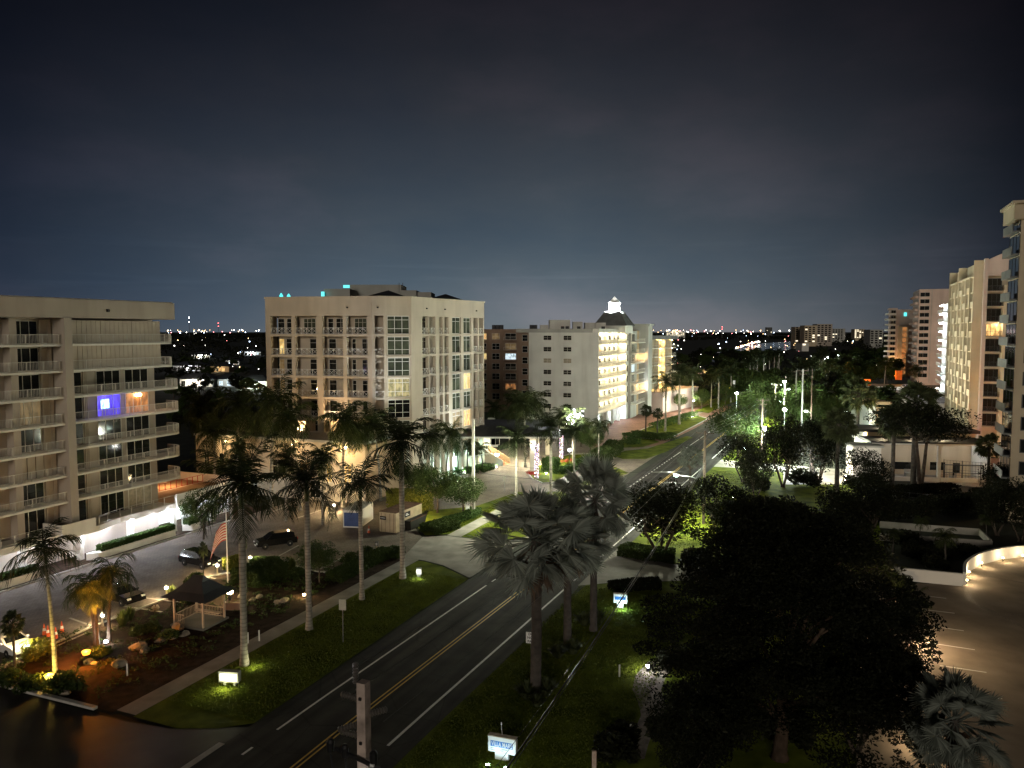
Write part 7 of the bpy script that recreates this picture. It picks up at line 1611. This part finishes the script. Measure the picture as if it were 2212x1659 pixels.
# blocks on the skyline
def fblock(label, u0, u1, y, v, m, frac, group='blocks on the far skyline'):
    x0, x1, z1 = X(u0,y), X(u1,y), Z(y,v); t = thing('far_block', label, 'apartment building', (x0,y,0), 0, group); b = MB(); b.box(x0,x1,y,y+20,0,z1); part('wall', b, M[m], t)
    b = MB(); b2 = MB(); n = int((x1-x0)/6); rg2 = random.Random(int(u0))
    for i in range(n):
        for k in range(int(z1/3.2)):
            q = b2 if rg2.random() < frac else b; xx, zz = x0+i*6+1, 1+k*3.2; zz > 6 and q.box(xx,xx+3.6,y-.3,y-.02,zz,zz+1.9)
    part('window', b, M['glass'], t, each=True)
    if b2.v: part('window', b2, M['win_white'], t, each=True)
for a in (('pale apartment row furthest left on the right skyline',1718,1738,1300,706,'beige',.12),('tall pale block with lit strip on the right skyline',1738,1765,1250,703,'beige',.3),('brown block with dark rooftop boxes on the skyline',1765,1798,1280,700,'taupe',.15),('low grey block right of the brown skyline block',1798,1826,1700,710,'greywall',.1),('small bright block on the right skyline',1846,1868,2000,711,'beige',.6),('low dark blocks before the rounded tower',1880,1908,1100,712,'greywall',.1),('dark far office block on the middle skyline',1656,1668,3400,707,'roof_grey',.1),('wide low bright hall on the middle skyline',1440,1480,2600,716,'white',.7),('low bright boathouse at the water',1733,1748,950,742,'white',.9)): fblock(*a)
for i,(u,v,m_,lb_) in enumerate(((409,686,'lamp_white','thin white-lit radio mast on the left skyline'),(472,698,'lamp_red','red-lit radio mast on the left skyline'),(1560,706,'lamp_red','faint radio mast on the middle skyline'))):
    y = 2600
    if 'lamp_red' not in M: M['lamp_red'] = glow('red_beacon',(1,.12,.12),9)
    t = thing('radio_mast', lb_, 'mast', (X(u,y),y,0)); z1 = Z(y,v); mk(lambda b: b.tube([(0,0,0),(0,0,z1)],[1.0,.4],4),'mast','metal',t)
    for k in (1,.8): mk(lambda b: b.lathe([(0,-1.6),(1.6,0),(0,1.6)],6,(0,0,z1*k)),'beacon',m_,t)
M['city_white'] = glow('town_light_white',(1,.95,.85),9); M['city_warm'] = glow('town_light_warm',(1,.66,.3),9); M['city_blue'] = glow('town_light_blue',(.6,.75,1),9); M['city_pink'] = glow('town_light_red',(1,.3,.3),6)
rg2 = random.Random(77); mbs = {k: MB() for k in ('city_white','city_warm','city_blue','city_pink')}
def dot(u, v, r, k, y=None):
    z = None
    if v < 722.5: y = y or rg2.uniform(2200,4200); z = Z(y,v)
    else:
        z = rg2.uniform(3,7); y = (H-z)*1665/(v-715)
    x = X(u,y); rr = r*y/1665; mbs[k].lathe([(0,-rr),(rr,0),(0,rr)],6,(x,y,z))
for i in range(150):
    u = rg2.choice((rg2.uniform(362,566),rg2.uniform(1400,1720),rg2.uniform(1040,1145),rg2.uniform(1440,1660))); v = 713+rg2.random()**1.7*9
    dot(u,v,rg2.uniform(.5,1.35),rg2.choice(('city_white','city_white','city_white','city_warm','city_warm','city_warm','city_blue','city_pink')))
for i in range(90):
    u = rg2.choice((rg2.uniform(365,560),rg2.uniform(1435,1720),rg2.uniform(1435,1720),rg2.uniform(1690,1900))); v = 723+rg2.random()**1.5*75
    dot(u,v,rg2.uniform(.5,1.4),rg2.choice(('city_white','city_white','city_white','city_warm','city_warm','city_blue','city_pink')))
for i in range(40): k = i/39; dot(1590+50*k+rg2.uniform(-3,3),752-14*k+rg2.uniform(-2.5,1),rg2.uniform(.8,1.7),rg2.choice(('city_white','city_warm','city_pink')))
for k in mbs: struct('town_lights', mbs[k], M[k], 'stuff')
# far street lamps between the palms on the right
fl_p = thing('street_lamp','street lamp','street lamp'); mk(lambda b: b.tube([(0,0,0),(0,0,7.5)],.09,6),'post','metal',fl_p); mk(lambda b: b.lathe([(.02,7.3),(.3,7.4),(.34,7.6),(.02,7.75)],10),'lamp_head','lamp_white',fl_p); FLP = Proto(fl_p)
for i,(u,y,z_,pw) in enumerate(((1700,310,7.5,3500),(1760,420,8,3000),(1783,440,9,3500),(1790,470,9,2000),(1740,300,9,3200),(1742,345,7,2500),(1690,262,6.5,2600),(1722,280,5,2200),(1812,500,9,2500),(1640,300,5,1500))):
    FLP.put((X(u,y),y,0),0,z_/7.5,'white street lamp shining through the planting far along the street','far street lamps'); lamp('POINT',(X(u,y),y-2.5,z_-.6),pw*2.2,(.92,1,.9),.3)
